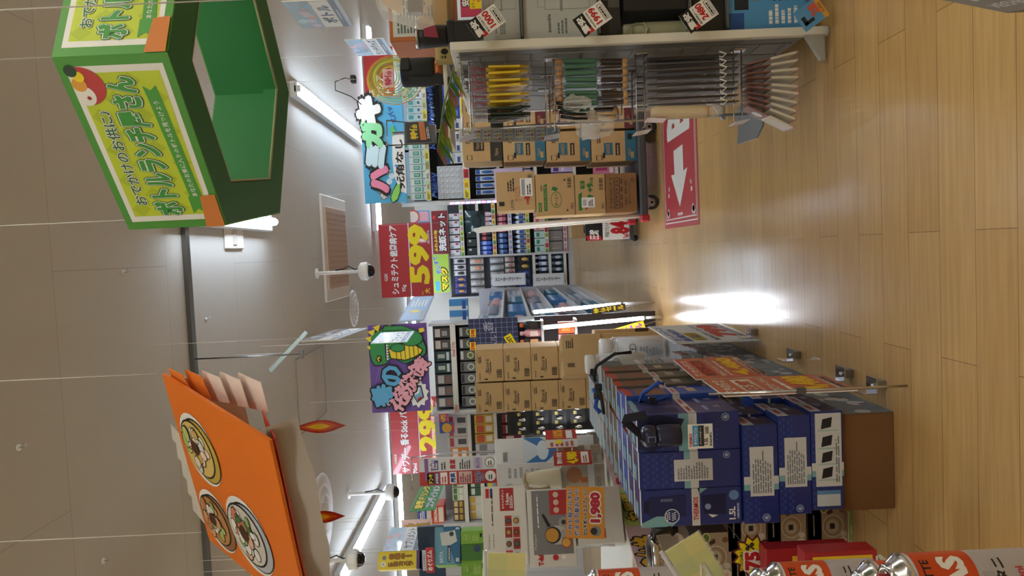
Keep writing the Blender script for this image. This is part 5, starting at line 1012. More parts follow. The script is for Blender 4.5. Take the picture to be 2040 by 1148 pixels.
def tfal2(f):
    f.r(.16, .1, .98, .94, PANG); f.t('T-fal', .09, .24, .1, RED, 2, .06, fit=.13); f.t('Multipot', .32, .15, .06, M('d8d8dc'), 2, 0, fit=.2); f.fine(.5, .2, .95, .24, 1, WHITE); f.r(.66, .48, .98, .9, M('b02c30'), 2); 
    for i in range(3): f.c(.72+.1*i, .62, .06, M('d8c0b8'), 3, 12)
    f.c(.4, .52, .17, M('2c2c2e'), 2, 20); f.c(.4, .5, .14, M('c8943c'), 3, 20); f.r(.28, .55, .52, .78, M('b8babc'), 1.8); f.c(.4, .78, .1, M('a4a6a8'), 1.9, 18, 1.3); f.poly([(.5, .42), (.66, .3), (.68, .34), (.52, .48)][::-1], INK, 4); f.c(.3, .8, .11, M('b05040'), 4, 16); f.c(.3, .79, .085, M('d8a848'), 5, 16); f.c(.56, .76, .11, M('989aa0'), 3, 18); f.c(.56, .76, .05, M('3a3a3c'), 4); f.c(.12, .55, .06, RED, 3, 16); f.c(.12, .72, .05, WHITE, 3, 16)
def tfal3(f): f.r(.7, .12, .96, .5, M('b02c30')); pics(f, .1, .4, 4, 1, .17); f.fine(.1, .15, .6, .3, 3, GREY); f.r(.85, .03, .97, .1, RED)
zt = .80
qbox('pan_box', 'white pan box with small pan pictures, topmost of the left pan boxes', (962, 1050, 972, 1122), 2.9, .2, WB, tfal1, .40, panside, grp='pan boxes on the left shelf')
qbox('pan_box', 'white and grey pan box with a large saucepan picture under the topmost one', (1052, 1146, 978, 1124), 2.88, .2, WB, tfal2, .40, panside, grp='pan boxes on the left shelf')
qbox('pan_box', 'white pan box at the bottom behind the orange price card', (1148, 1240, 972, 1080), 2.9, .26, WB, tfal3, .44, panside, grp='pan boxes on the left shelf')
def orange(f):
    f.r(0, 0, 1, 1, M('e0962c', .4)); f.t('一台七役マルチに', .5, .1, .13, M('24449c'), 2, .03, fit=.9, out=WHITE, ob=.06); f.t('使える万能おなべ!', .5, .28, .13, M('24449c'), 2, .03, fit=.9, out=WHITE, ob=.06); f.t('マルチポットエスプレッソ', .5, .5, .13, INK, 2, .04, fit=.9, out=WHITE, ob=.07); f.c(.14, .78, .13, M('8a8c90'), 2); f.c(.14, .72, .09, M('2a2a2c'), 3); f.t('1,980', .6, .78, .27, M('c02840'), 3, .07, fit=.56, out=WHITE, ob=.1)
c, w, h = fit(1128, 1204, 975, 1072, 2.7); b = B(); b.box((0, 0, h/2), (w, .003, h), M('e0962c')); orange(front(b, w, h, -.0015)); b.box((0, .1, h*.3), (.012, .2, .006), M('c8c8c8', .3)); o = b.done('price_pop', None, c, .3); o.rotation_euler = (0, .06, .3); tag(o, 'orange price card reading 1,980 in front of the pan boxes', 'price card')
def whitebox(f): f.r(0, .28, 1, .62, M('d4e0ec')); f.poly([(0, .3), (.5, .5), (1, .28), (1, .45), (.5, .66), (0, .5)][::-1], M('3c78b8'), 2); f.c(.5, .48, .06, M('dce8f2'), 3, 18, 1.6); f.fine(.1, .7, .6, .9, 4, GREY); f.fine(.1, .06, .5, .14, 1, GREY)
def graybox(f): f.c(.12, .12, .06, M('a8b0bc')); f.fine(.5, .1, .9, .5, 7, M('a0a2a8'))
qbox('gift_box', 'white box with a blue wave behind the cream kettle', (986, 1184, 872, 921), 3.86, .2, M('e2e4e8', .45), whitebox, .25, None)
qbox('gift_box', 'plain pale grey box between the cream kettle and the pan boxes', (990, 1190, 922, 978), 3.58, .2, M('d2d2d6', .45), graybox, .3, None)
def kbox(f): f.r(0, .0, .45, 1, M('b8a890')); f.c(.6, .3, .18, M('b07850'), 2, 14); f.r(.3, .45, .5, .6, M('c86a3c'), 2); f.r(0, .62, 1, .76, M('d8d8d8'), 3); f.t('oo', .3, .86, .1, M('8a9098'), 3, .03)
qbox('kettle_box', 'grey beige kettle carton standing under the cream kettle', (1118, 1205, 926, 976), 3.3, .12, M('b4ae9c', .5), kbox, .3)
qbox('kettle_box', 'brown and beige kettle carton nearer the bottle boxes', (1112, 1197, 888, 924), 3.5, .12, M('a89c88', .5), kbox, .25)
c, w, h = fit(1040, 1118, 934, 974, 3.28); t = thing('kettle', 'cream electric kettle with a long handle on top of a kettle carton', 'kettle', c, .4); CRM = M('d6ccb0', .4)
b = B(); b.lathe([(.001, 0), (w*.46, 0), (w*.48, .008), (w*.42, h*.55), (w*.3, h*.86), (w*.26, h*.9)], CRM, 24); b.done('body', t); b = B(); b.lathe([(w*.27, h*.9), (w*.28, h*.95), (w*.1, h), (.001, h)], M('b8a888'), 18); b.done('lid', t)
b = B(); b.tube([(-w*.2, -.02, h*.92), (-w*.5, -.03, h*.86), (-w*.56, -.03, h*.5), (-w*.5, -.03, h*.3)], .011, M('b09c7c', .45), 10); b.done('handle', t); b = B(); b.slab([(w*.24, -.01, h*.88), (w*.42, -.01, h*.98), (w*.3, -.01, h*.7)], (0, .02, 0), CRM); b.done('spout', t)
def pop2(f): f.t('驚安の殿堂', .5, .15, .14, WHITE, 2, .03, fit=.8); f.t('4,980', .5, .5, .3, YEL, 2, .06, fit=.8); f.r(.1, .72, .9, .92, WHITE); f.fine(.14, .76, .86, .88, 2, M('a03030'))
board('price_pop', 'small red price card with yellow figures on the kettle carton', 'price card', (1104, 928), (1102, 900), (1180, 926), 3.2, 3.25, pop2, base=M('b03428'), arm=.06)
def pop3(f): f.r(0, 0, .45, 1, M('d8d0c8')); f.t('100%', .75, .4, .3, M('e8a030'), 2, .06, fit=.44); f.fine(.06, .1, .4, .9, 5, M('c04858')); f.r(.5, .66, .95, .86, WHITE); f.r(.2, .3, .4, .5, YEL, 3)
o, w, h = board('price_pop', 'tilted red and white price card in front of the white wave box', 'price card', (1092, 893), (1082, 858), (1155, 885), 3.4, 3.5, pop3, base=M('b83c34'), arm=.08); 
# pop strip on the shelf front
a, c = PY(1186, 1260, 2.3), PY(1180, 868, 3.65); u = Vector((c.x-a.x, c.y-a.y, 0)); b = B(); L_ = u.length; hz_ = .115; b.box((L_/2, .004, -hz_/2), (L_, .008, hz_), M('d8b8b8', .4)); f = F(b, (0, 0, 0), (1, 0, 0), (0, 0, -1), L_, hz_, .0008)
f.r(.42, 0, .62, 1, M('b8c86c')); f.t('なんだこの価格', .2, .5, .8, INK, 1, .12, fit=.34); f.t('なんだこの価格', .2, .5, .76, M('ecb430'), 3, .05, fit=.33); f.t('お買得', .52, .5, .7, M('f0d040'), 2, .05, fit=.15, out=INK, ob=.06); f.t('驚きの品ぞろえ', .8, .5, .7, M('c03850'), 2, .05, fit=.3)
o = b.done('shelf_strip', None, (a.x, a.y, .776), atan2(u.y, u.x)); tag(o, 'pop strip with yellow bubble lettering along the left shelf front', 'sign')
sz = o.location.z
g = thing('display_table', 'display table under the pan boxes and gift boxes at the left', 'table', (a.x, a.y, 0), atan2(u.y, u.x))
b = B(); b.box((L_/2+.22, .62, sz-.022), (L_-.44, 1.2, .04), PAINT, .004); b.done('top', g)
b = B(); b.box((L_/2+.24, .66, (sz-.045)/2), (L_-.52, 1.0, sz-.045), M('26262a', .6)); b.done('dark_base', g)
# water filter boxes and green cartons further left
def brita(f): f.r(0, 0, 1, 1, M('2e6c9c')); f.poly([(0, 0), (1, 0), (1, .3), (0, .8)][::-1], M('6aa4c0'), 1.5); f.t('BRITA', .2, .26, .13, M('d8e8f0'), 2, .02, fit=.3); f.poly([(.5, .28), (.84, .2), (.9, .8), (.6, .88), (.5, .6)][::-1], M('d4dade'), 2); f.c(.8, .66, .09, M('3a4450'), 3); f.r(.06, .5, .5, .62, M('24406c'), 2); f.fine(.09, .53, .47, .6, 1, WHITE, 3); f.t('3', .94, .9, .14, WHITE, 3, .04); f.r(.06, .82, .16, .95, M('c8ccd0'), 2)
GB2 = M('7cb038', .5)
def gsid(f): f.r(0, 0, 1, 1, GB2); f.c(.5, .25, .14, M('c8dca0'), 1, 16); f.c(.5, .25, .115, GB2, 2, 16); f.r(.35, .23, .65, .27, M('c8dca0'), 3); f.fine(.2, .5, .8, .8, 5, M('b4d080')); f.r(.5, .86, .8, .96, INK, 2)
qbox('filter_box', 'blue water filter box with a white jug picture above green cartons', (866, 917, 1052, 1122), 3.45, .16, M('2e6c9c', .45), brita, .5, gsid)
for i, (a, lab) in enumerate((((918, 962, 1059, 1083), 'narrow green carton at the right under the blue filter box'), ((919, 965, 1084, 1116), 'dark green carton in the middle under the blue filter box'), ((919, 967, 1117, 1150), 'green carton at the left edge under the blue filter box'))):
    qbox('filter_box', lab, a, 3.42, .12, M('3f7a2c', .5) if i == 1 else GB2, gsid if i != 1 else (lambda f: f.c(.7, .7, .15, M('24406c'))), .2, None, grp='green cartons under the filter box')
c, w, h = fit(836, 870, 1050, 1180, 3.9); b = B(); b.box((0, .01, h/2-.02), (w, .02, h+.05), M('1c3450', .4)); tag(b.done('header_board', None, c), 'dark navy header board above the blue filter box', 'board')
c, w, h = fit(851, 862, 1092, 1142, 3.4); b = B(); b.box((0, .004, h*.5), (w, .008, h*1.5), M('c83040', .4), .003); f = F(b, (-w/2, 0, h*1.25), (1, 0, 0), (0, 0, -1), w, h*1.5, .0008); f.t('めぐりズム', .5, .5, .6, WHITE, 1, .05, fit=.8); b.box((0, .003, h*1.5), (w*.8, .006, h*.7), M('d4dce8')); F(b, (-w*.4, 0, h*1.8), (1, 0, 0), (0, 0, -1), w*.8, h*.6, .0008).t('じんわり目もと', .5, .5, .6, M('3c5080'), 1, .02, fit=.85); tag(b.done('brand_sign', None, c), 'red and white sign before the dark navy header board', 'sign'); 
# ================================================================ shelves full of goods in the middle and far distance
SHG = M('c4c6c8', .45); DKP = M('3c3e44', .6)
def shelves(name, lab, xa, xb, Y, tops, depth, back, hz_, uprights=True, board_h=.03, bk_z0=0.):
    """gondola facing the viewer: front edge at Y, shelf boards at the heights in tops"""
    t = thing(name, lab, 'shelf', ((xa+xb)/2, Y, 0)); w = xb-xa
    b = B(); b.box((0, depth+.02, (hz_+bk_z0)/2), (w, .03, hz_-bk_z0), back); b.done('back_panel', t)
    for z in tops:
        b = B(); b.box((0, depth/2+.012, z-.008), (w-.02, depth-.02, .014), SHG); b.box((0, .004, z-board_h/2), (w-.02, .008, board_h), M('dcdcd8', .35)); b.done('shelf', t)
    if uprights:
        for s_ in (-1, 1): b = B(); b.box((s_*(w/2-.005), depth/2, hz_/2), (.02, depth+.02, hz_), SHG); b.done('upright', t)
    b = B(); b.box((0, depth/2+.02, .04), (w-.03, depth-.03, .08), SHG); b.done('base', t)
    return t
# product kinds, all built with the origin at the bottom centre of the front
def p_box(w, h, d, col, bands, lay=.001):
    b = B(); b.box((0, d/2, h/2), (w, d, h), M(col, .45), .002); f = front(b, w, h, 0, 0, 0, lay)
    for k, (a0, b0, a1, b1, c) in enumerate(bands): f.r(a0, b0, a1, b1, M(c, .5), 1+k*.2)
    return b
def p_tube(w, h, d, col, cap, band):
    b = B(); m_ = M(col, .35)
    b.lathe([(.001, 0), (w*.36, 0), (w*.36, h*.16), (.001, h*.161)], M(cap, .4), 12, (0, d/2, 0))
    vs = []; n = 12
    for z, rx, ry in ((h*.16, w*.46, d*.45), (h*.5, w*.48, d*.34), (h, w*.5, .002)):
        for k in range(n): vs.append((rx*cos(2*pi*k/n), d/2+ry*sin(2*pi*k/n), z))
    b.add(vs, [(i*n+k, i*n+(k+1) % n, (i+1)*n+(k+1) % n, (i+1)*n+k) for i in range(2) for k in range(n)], m_, True)
    b.box((0, d/2-.2*d, h*.66), (w*.8, d*.3, h*.3), M(band, .4), .003); return b
def p_bottle(w, h, d, col, cap, lab):
    b = B(); r = w*.46; b.lathe([(.001, 0), (r, 0), (r, h*.62), (r*.8, h*.74), (r*.4, h*.8), (r*.4, h*.84)], M(col, .3), 14, (0, r, 0)); b.lathe([(r*.5, h*.83), (r*.5, h*.98), (r*.4, h), (.001, h)], M(cap, .35), 12, (0, r, 0)); b.box((0, r*.16, h*.34), (w*.62, r*.4, h*.36), M(lab, .5), .002); return b
def p_pack(w, h, d, card, item, hd):
    b = B(); b.box((0, d, h/2), (w, .002, h), M(card, .45)); f = front(b, w, h, d-.001, 0, 0, .001); f.r(.04, .03, .96, .22, M(hd, .45)); f.c(.5, .06, .035, INK, 2, 8); b.blob((0, d*.6, h*.42), (w*.3, d*.55, h*.28), M(item, .3)); f.fine(.1, .78, .9, .94, 2, GREY); return b
def p_bag(w, h, d, col, item):
    b = B(); n = 6; vs = []; m_ = M(col, .25, coat=.5)
    for i in range(n):
        t_ = i/(n-1); dd = d*.5*sin(pi*min(.97, t_*.94+.03)); ww = w*.5*(1-.06*sin(pi*t_))
        vs += [(-ww, d/2, h*t_), (0, d/2-dd, h*t_), (ww, d/2, h*t_), (0, d/2+dd, h*t_)]
    b.add(vs, [(i*4+k, i*4+(k+1) % 4, i*4+4+(k+1) % 4, i*4+4+k) for i in range(n-1) for k in range(4)], m_, True); b.blob((0, d*.1, h*.42), (w*.3, d*.4, h*.25), M(item, .5)); return b
def row(name, lab, cat, grp, mk, xa, xb, Y, z, pitch=None, w=None, jit=.0, stack=1, h=0):
    """a row of single goods from xa to xb on height z"""
    protos = [m() for m in (mk if isinstance(mk, (list, tuple)) else (mk,))]
    n = max(1, int(round((xb-xa)/pitch))); first = {}; R = random.Random(n+int(z*100))
    for i in range(n):
        for s_ in range(stack):
            q = (i*len(protos))//n; x = xa+(i+.5)*(xb-xa)/n; loc = (x, Y+R.uniform(0, .012), z+s_*h)
            if q not in first: o = protos[q].done(name, None, loc); first[q] = o; lb, gr = (lab[q], grp+(' %s' % 'abcdefgh'[q] if 0 else '')) if isinstance(lab, (list, tuple)) else (lab, grp); tag(o, lb, cat, gr)
            else: o = first[q].copy(); COL.objects.link(o); o.location = loc
            if jit: o.rotation_euler[2] = R.uniform(-jit, jit)
def rail(lab, xa, xb, Y, z, cols, h=.045):
    t = thing('price_rail', lab, 'price rail', ((xa+xb)/2, Y-.012, z)); w = xb-xa; b = B(); b.box((0, .004, 0), (w, .006, h), M('e4e4e0', .2)); f = front(b, w, h, .001, -h/2, 0, .0012); n = max(3, int(w/.09)); R = random.Random(n)
    for i in range(n): f.r((i+.06)/n, .1, (i+.94)/n, .92, M(cols[i % len(cols)], .4)); f.fine((i+.15)/n, .25, (i+.8)/n, .75, 2, RED if i % 2 else INK, 2, seed=i)
    b.done('card_strip', t); return t
# ---- toothpaste display on the right
Yt = 6.9; xa = PY(900, 402, Yt).x; xb = xa+1.55
zt = [PY(v, 320, Yt).z for v in (847, 923, 988, 1062, 1140, 1225)]
T1 = shelves('toothpaste_shelf', 'tall shelf of toothpaste and toothbrushes at the right under the block letter sign', xa, xb, Yt, zt+[.1], .34, DKP, PY(812, 320, Yt).z)
hgt = lambda a, c: (c-a)*Yt/1450
row('toothpaste_box', ['white toothpaste box with green leaf print on the top toothpaste shelf', 'pale mint toothpaste box on the top toothpaste shelf, right part'], 'toothpaste', 'toothpaste on the top shelf', [lambda: p_box(.062, hgt(814, 846), .04, 'dfeee8', [(.0, .0, 1, .2, 'eef4f0'), (.2, .25, .8, .62, '4c9a84'), (.35, .3, .7, .55, '9ed0bc'), (.1, .7, .9, .8, '7ab0a8')]), lambda: p_box(.062, hgt(814, 846), .04, 'c8e4e8', [(.0, .6, 1, 1, 'e8f0f0'), (.2, .1, .8, .4, '5ab0b4'), (.3, .65, .7, .8, '3c7a90')])], xa+.03, xb-.03, Yt+.03, zt[0], .067)
for i, (xs, xe, c1, tx) in enumerate(((0, .48, '9fd4c0', ''), (.48, 1.0, 'bfe0ea', ''), (1.0, 1.52, '88c4e4', ''))):
    b = B(); z0 = PY(815, 320, Yt).z; b.box((xa+xs+.25, Yt+.0, z0+.05), (.5, .006, .1), M('e8f0ee', .4)); f = F(b, (xa+xs, Yt-.004, z0+.1), (1, 0, 0), (0, 0, -1), .5, .1, .001); f.r(0, .35, 1, .65, M(c1)); f.fine(.1, .42, .9, .58, 1, WHITE, 2); f.c(.12, .8, .15, M('8cc870'), 2, 10)
    tag(b.done('header_card', None), ('left', 'middle', 'right')[i] + ' mint green header card above the toothpaste shelf', 'header card')
rail('price rail with green and yellow cards under the toothpaste boxes', xa+.02, xb-.02, Yt, zt[0]-.018, ['e8d83c', 'c8e0b0', 'f0ece0', '98c870'])
b = B(); R = random.Random(5); TB = [M('2456c8', .25, .4), M('4c8ae8', .2, .4), M('1a3a90', .3, .4), M('b8d4f8', .2, .3)]
def tinsel(x0, x1, z, lab):
    b = B()
    for i in range(int((x1-x0)/.007)):
        x = x0+i*.007; 
        for k in range(5):
            an = R.uniform(0, 6.28); L_ = R.uniform(.03, .05); b.add([(x, Yt-.02, z), (x+.006, Yt-.02, z), (x+R.uniform(-.02, .02), Yt-.02-abs(sin(an))*L_*.7, z+cos(an)*L_)], [(0, 1, 2)], TB[(i+k) % 4])
    o = tag(b.done('tinsel_garland', None), lab, 'garland', None, 'stuff'); return o
zz = PY(863, 320, Yt).z
tinsel(xa+.05, xa+.28, zz, 'blue tinsel garland on the toothpaste shelf at the left end'); tinsel(xa+.5, xa+1.5, zz, 'long blue tinsel garland under the toothpaste boxes')
sm = lambda: p_box(.05, .05, .06, 'dfe3ea', [(.1, .15, .9, .4, 'b8cbe4'), (.2, .5, .8, .6, '8896b0'), (.6, .65, .85, .9, 'a8b4c4')])
for s_ in range(5): row('toothpaste_box', 'small white toothpaste carton in the stacked block on the second shelf', 'toothpaste', 'stacked small white toothpaste cartons', sm, xa+.03, xa+.34, Yt+.02, zt[1]+s_*.051, .0525)
row('toothpaste_box', ['white and navy toothpaste carton on the second shelf', 'deep blue toothpaste carton on the second shelf', 'purple toothpaste carton on the second shelf, right end'], 'toothpaste', 'toothpaste cartons on the second shelf', [lambda: p_box(.1, hgt(880, 920), .05, 'd4dae4', [(.0, .0, 1, .35, '24489c'), (.1, .45, .9, .6, 'a8b4c8'), (.1, .7, .6, .85, '3c5890')]), lambda: p_box(.1, hgt(885, 920), .05, '2a50b0', [(.1, .15, .9, .35, 'd8e0f0'), (.2, .5, .7, .8, '6a98e0')]), lambda: p_box(.1, hgt(878, 920), .05, '4a2c74', [(.1, .1, .9, .3, 'b8a0d8'), (.15, .4, .85, .7, '1c1c30'), (.1, .78, .9, .95, 'c8a060')])], xa+.36, xb-.03, Yt+.02, zt[1], .105)
rail('price rail with yellow and red cards under the second toothpaste shelf', xa+.02, xb-.02, Yt, zt[1]-.02, ['f0e020', 'f0e020', 'c82838', 'f4f0e8'], .06)
row('toothbrush_pack', ['light blue toothbrush pack on the third toothpaste shelf', 'white and blue toothbrush pack hanging on the third toothpaste shelf'], 'toothbrush', 'toothbrush packs on the third shelf', [lambda: p_pack(.045, .19, .02, 'cfe0f4', '3a6cc8', '2c5cc0'), lambda: p_pack(.045, .19, .02, 'a8d0f0', '2858b8', 'e8f0f8')], xa+.05, xb-.05, Yt+.03, zt[2]+.01, .062)
def violet(f): f.r(0, 0, 1, 1, M('cfc0e4')); f.t('セットでお得', .4, .35, .3, M('7a4aa0'), 2, .08, fit=.7, rot=8); f.poly([(.68+.16*(1 if i % 2 else .6)*cos(-i*pi/6)*.8, .3+.3*(1 if i % 2 else .6)*sin(-i*pi/6)) for i in range(12)], M('f0c030'), 2); f.r(.2, .6, .9, .92, M('e8e4f0'), 2); f.t('GOUT', .5, .76, .2, M('7a4aa0'), 3, .04)
c, w, h = fit(985, 1042, 335, 398, Yt-.06); b = B(); b.box((0, .003, h/2), (w, .006, h), WHITE); violet(front(b, w, h, 0, 0, 0, .0012)); tag(b.done('pop_card', None, c), 'violet pop card with lettering on the toothpaste shelf above the trolley cartons', 'sign')
row('toothpaste_tube', ['violet toothpaste tube on the fourth shelf behind the trolley', 'white and violet toothpaste tube on the fourth shelf'], 'toothpaste', 'tubes on the fourth shelf', [lambda: p_tube(.05, .17, .04, 'dcd4ec', '8a6ab8', '7048a0'), lambda: p_tube(.05, .17, .04, 'e8e4ee', '5a4088', 'b090d0')], xa+.05, xb-.05, Yt+.03, zt[3], .058)
row('toothpaste_box', ['purple oral care box on the fifth shelf behind the trolley', 'pink and white oral care box on the fifth shelf'], 'toothpaste', 'boxes on the fifth shelf', [lambda: p_box(.08, .2, .05, 'c4b4dc', [(.1, .1, .9, .35, '4c2c80'), (.1, .5, .9, .6, 'e8e0f4')]), lambda: p_box(.08, .2, .05, 'd8b8cc', [(.1, .1, .9, .4, 'a8c8a8'), (.2, .5, .8, .8, '7c4878')])], xa+.05, xb-.05, Yt+.03, zt[4], .09)
row('toothpaste_box', ['pink box with a round figure on the lowest toothpaste shelf', 'white box on the lowest toothpaste shelf'], 'toothpaste', 'boxes on the lowest shelf', [lambda: p_box(.14, .2, .06, 'd888a8', [(.1, .75, .9, .93, 'f0f0ec'), (.25, .1, .75, .65, 'b0406c')]), lambda: p_box(.1, .2, .06, 'd8dce0', [(.1, .1, .9, .4, '8090b0')])], xa+.05, xb-.05, Yt+.03, zt[5], .15)
# end post with a coloured led strip
p = PY(800, 398, Yt-.05); t = thing('led_post', 'silver post with a pink and blue light strip ending the toothpaste shelf', 'post', (xa-.015, Yt-.03, 0)); b = B(); b.box((0, 0, p.z/2), (.035, .03, p.z), M('b4b8c0', .35, .6)); b.done('post', t)
zl0, zl1 = PY(990, 400, Yt).z, PY(896, 400, Yt).z
for i in range(9): b = B(); z = zl0+(zl1-zl0)*(i+.5)/9; b.box((-.004, -.018, z), (.016, .006, (zl1-zl0)/9*.8), M(['ff7ac8', '8a9cff', 'ff6a9a', 'b0d0ff'][i % 4], .4, emit=5.0)); b.done('light_segment', t)
row('teal_bag', 'teal dotted pouch hanging beside the led post', 'bag', 'teal pouches', lambda: p_bag(.22, .2, .06, '3c5c64', '2c4448'), xa-.3, xa-.05, Yt+.4, PY(965, 415, Yt+.4).z, .25)
# ---- far wall display
Yw = 13.3; wx = lambda y: PY(1000, y, Yw).x; wz = lambda x: PY(x, 500, Yw).z; hw = lambda a, c: (c-a)*Yw/1450
W1 = shelves('wall_display', 'right bay of the far wall display with grey panels of toiletries', wx(508), wx(405)+.3, Yw, [wz(v) for v in (919, 951, 983, 1015, 1050, 1087, 1124)], .3, DKP, wz(893), board_h=.05)
W2 = shelves('wall_display', 'left bay of the far wall display with hanging bags on grey panels', wx(590), wx(509), Yw, [wz(v) for v in (1060, 1092, 1122)], .3, M('55585e', .6), wz(893), board_h=.05)
def wrow(x0, x1, yr, yl, n, mk, name, lab, cat, grp): row(name, lab, cat, grp, mk, wx(yl), wx(yr), Yw+.02, wz(x1), (wx(yr)-wx(yl))/n)
ww = hw(0, 13.2)
wrow(897, 917, 420, 507, 6, lambda: p_box(ww*.9, hw(897, 917), .1, 'e4e4e8', [(.6, .55, .9, .85, 'b03c58'), (.1, .1, .4, .4, 'a8b4c8')], .004), 'soap_box', 'white box with a pink dot on the top shelf of the far wall', 'box', 'white boxes on the far wall')
wrow(931, 950, 420, 507, 5, lambda: p_box(hw(0, 15), hw(931, 950), .1, '1e2c2c', [(.6, .2, .85, .45, 'c8d0cc')], .004), 'dark_pack', 'dark green pack on the second shelf of the far wall', 'pack', 'dark packs on the far wall')
wrow(958, 982, 420, 507, 9, [lambda: p_tube(hw(0, 9), hw(958, 982), .06, '3a5cc8', '2040a0', 'a8c0f0'), lambda: p_tube(hw(0, 9), hw(958, 982), .06, '2a2430', '181820', 'c85a60'), lambda: p_tube(hw(0, 9), hw(958, 982), .06, 'd8b8c4', 'e8e8ec', 'c84868')], 'facial_tube', ['blue tube on the third shelf of the far wall', 'black tube on the third shelf of the far wall', 'pale pink tube on the third shelf of the far wall'], 'tube', 'tubes on the third shelf of the far wall')
wrow(993, 1013, 420, 507, 8, [lambda: p_tube(hw(0, 10), hw(993, 1013), .06, '2c4c90', '183060', '90b0d8'), lambda: p_tube(hw(0, 10), hw(993, 1013), .06, 'b05068', '702838', 'e0a0a8')], 'facial_tube', ['navy tube on the fourth shelf of the far wall', 'rose tube on the fourth shelf of the far wall'], 'tube', 'tubes on the fourth shelf of the far wall')
wrow(1025, 1049, 420, 507, 9, lambda: p_bottle(hw(0, 9), hw(1025, 1049), .06, 'dfe6f0', '2c58b0', '2a50a0'), 'lotion_bottle', 'white bottle with blue cap on the fifth shelf of the far wall', 'bottle', 'white and blue bottles on the far wall')
wrow(1066, 1086, 420, 507, 6, [lambda: p_box(hw(0, 13), hw(1066, 1086), .1, 'c0dcd4', [(.2, .2, .8, .5, '3c8c78')], .004), lambda: p_box(hw(0, 13), hw(1066, 1086), .1, 'e4b8b8', [(.2, .2, .8, .5, 'c85a60')], .004)], 'soap_box', ['pale green box on the sixth shelf of the far wall', 'pale pink box on the sixth shelf of the far wall'], 'box', 'pastel boxes on the far wall')
wrow(1094, 1122, 420, 507, 4, lambda: p_box(hw(0, 20), hw(1094, 1122), .1, '8c8680', [(.3, .2, .35, .8, 'c8c4bc')], .004), 'soap_box', 'grey brown box on the lowest shelf of the far wall', 'box', 'grey brown boxes on the far wall')
for v, cols in ((919, ['90c060', 'c8d84c', 'e0d8d0']), (983, ['e8c83c', 'd88a50', '88b050']), (1015, ['c8c8e0', 'a8b8d8']), (1050, ['98c060', 'e0d04c', 'd86a50']), (1087, ['98c060', 'c84850', 'e8e0d8']), (1124, ['d890a8', 'e8c8d0'])): rail('price rail on the right bay of the far wall, ' + {919: 'below the white boxes', 983: 'below the black and blue tubes', 1015: 'below the rose tubes', 1050: 'below the bottles', 1087: 'below the pastel boxes', 1124: 'at the bottom'}[v], wx(508), wx(405), Yw, wz(v+3), cols, .07)
for (x0, x1, n, mk, nm, lab, ct, gp) in ((902, 926, 6, [lambda: p_pack(hw(0, 10), hw(902, 926), .04, '2c3c88', 'c89860', '5058a0'), lambda: p_pack(hw(0, 10), hw(902, 926), .04, 'd8d8dc', '2c2c30', 'e8e8ec')], 'blister_pack', ['dark blue blister pack in the top row of the left far bay', 'white blister pack in the top row of the left far bay'], 'pack', 'blister packs on the far wall'),
        (935, 962, 5, [lambda: p_bag(hw(0, 13), hw(935, 962), .05, 'c8c4c4', '9c9c9c'), lambda: p_bag(hw(0, 13), hw(935, 962), .05, 'd0ccc8', 'd89878')], 'hanging_bag', ['white bag with a grey puff in the second row of the left far bay', 'white bag with an orange puff in the second row of the left far bay'], 'bag', 'puff bags on the far wall'),
        (975, 1002, 5, lambda: p_bag(hw(0, 13), hw(975, 1002), .05, 'c4c6c8', 'a8acb0'), 'hanging_bag', 'grey white bag in the third row of the left far bay', 'bag', 'grey bags on the far wall'),
        (1005, 1024, 6, lambda: p_bag(hw(0, 11), hw(1005, 1024), .05, 'd4cec8', 'b07c80'), 'hanging_bag', 'cream bag in the fourth row of the left far bay', 'bag', 'cream bags on the far wall'),
        (1031, 1054, 5, [lambda: p_pack(hw(0, 12), hw(1031, 1054), .03, '24407c', '5878b8', '3850a0'), lambda: p_pack(hw(0, 12), hw(1031, 1054), .03, '1c1c20', 'd8b45c', '28282c')], 'blister_pack', ['navy pack in the fifth row of the left far bay', 'black pack with a gold disc in the fifth row of the left far bay'], 'pack', 'packs with gold discs on the far wall')):
    wrow(x0, x1, 511, 583, n, mk, nm, lab, ct, gp)
wrow(1066, 1091, 511, 570, 5, lambda: p_bottle(hw(0, 10), hw(1066, 1091), .06, '7c90b4', 'e0e0e4', 'd8dce4'), 'lotion_bottle', 'blue grey pump bottle in the left far bay', 'bottle', 'pump bottles on the far wall')
wrow(1098, 1121, 511, 560, 4, lambda: p_bag(hw(0, 11), hw(1098, 1121), .06, '54687c', 'c8d0d8'), 'hanging_bag', 'grey blue bag on the lowest shelf of the left far bay', 'bag', 'grey blue bags on the far wall')
def washnet(f): f.r(0, 0, 1, 1, M('8c1c24')); f.t('洗顔ネット', .5, .62, .5, INK, 1, .12, fit=.9); f.t('洗顔ネット', .5, .62, .45, WHITE, 2, .05, fit=.88); f.t('ふわふわ泡', .3, .2, .2, YEL, 2, .04, fit=.5); f.c(.85, .15, .12, M('d83a3c'), 2, 10)
def facem(f): f.r(0, 0, 1, 1, M('a8cc48')); f.t('マスク', .35, .7, .4, INK, 1, .16, fit=.6); f.t('マスク', .35, .7, .36, YEL, 2, .08, fit=.57); f.t('使いすて', .72, .3, .3, M('5a7ab8'), 2, .06, fit=.46, rot=14, out=WHITE); f.r(.05, .15, .3, .4, M('58b8d8'), 2)
for a, art, lab in (((861, 893, 420, 506), washnet, 'dark red header sign with white brush lettering on the far wall'), ((862, 895, 507, 583), facem, 'lime green header sign with yellow lettering on the far wall')):
    c, w, h = fit(*a, Yw-.1); b = B(); b.box((0, .01, h/2), (w, .02, h), WHITE); art(front(b, w, h, 0, 0, 0, .003)); tag(b.done('header_sign', None, c), lab, 'sign')
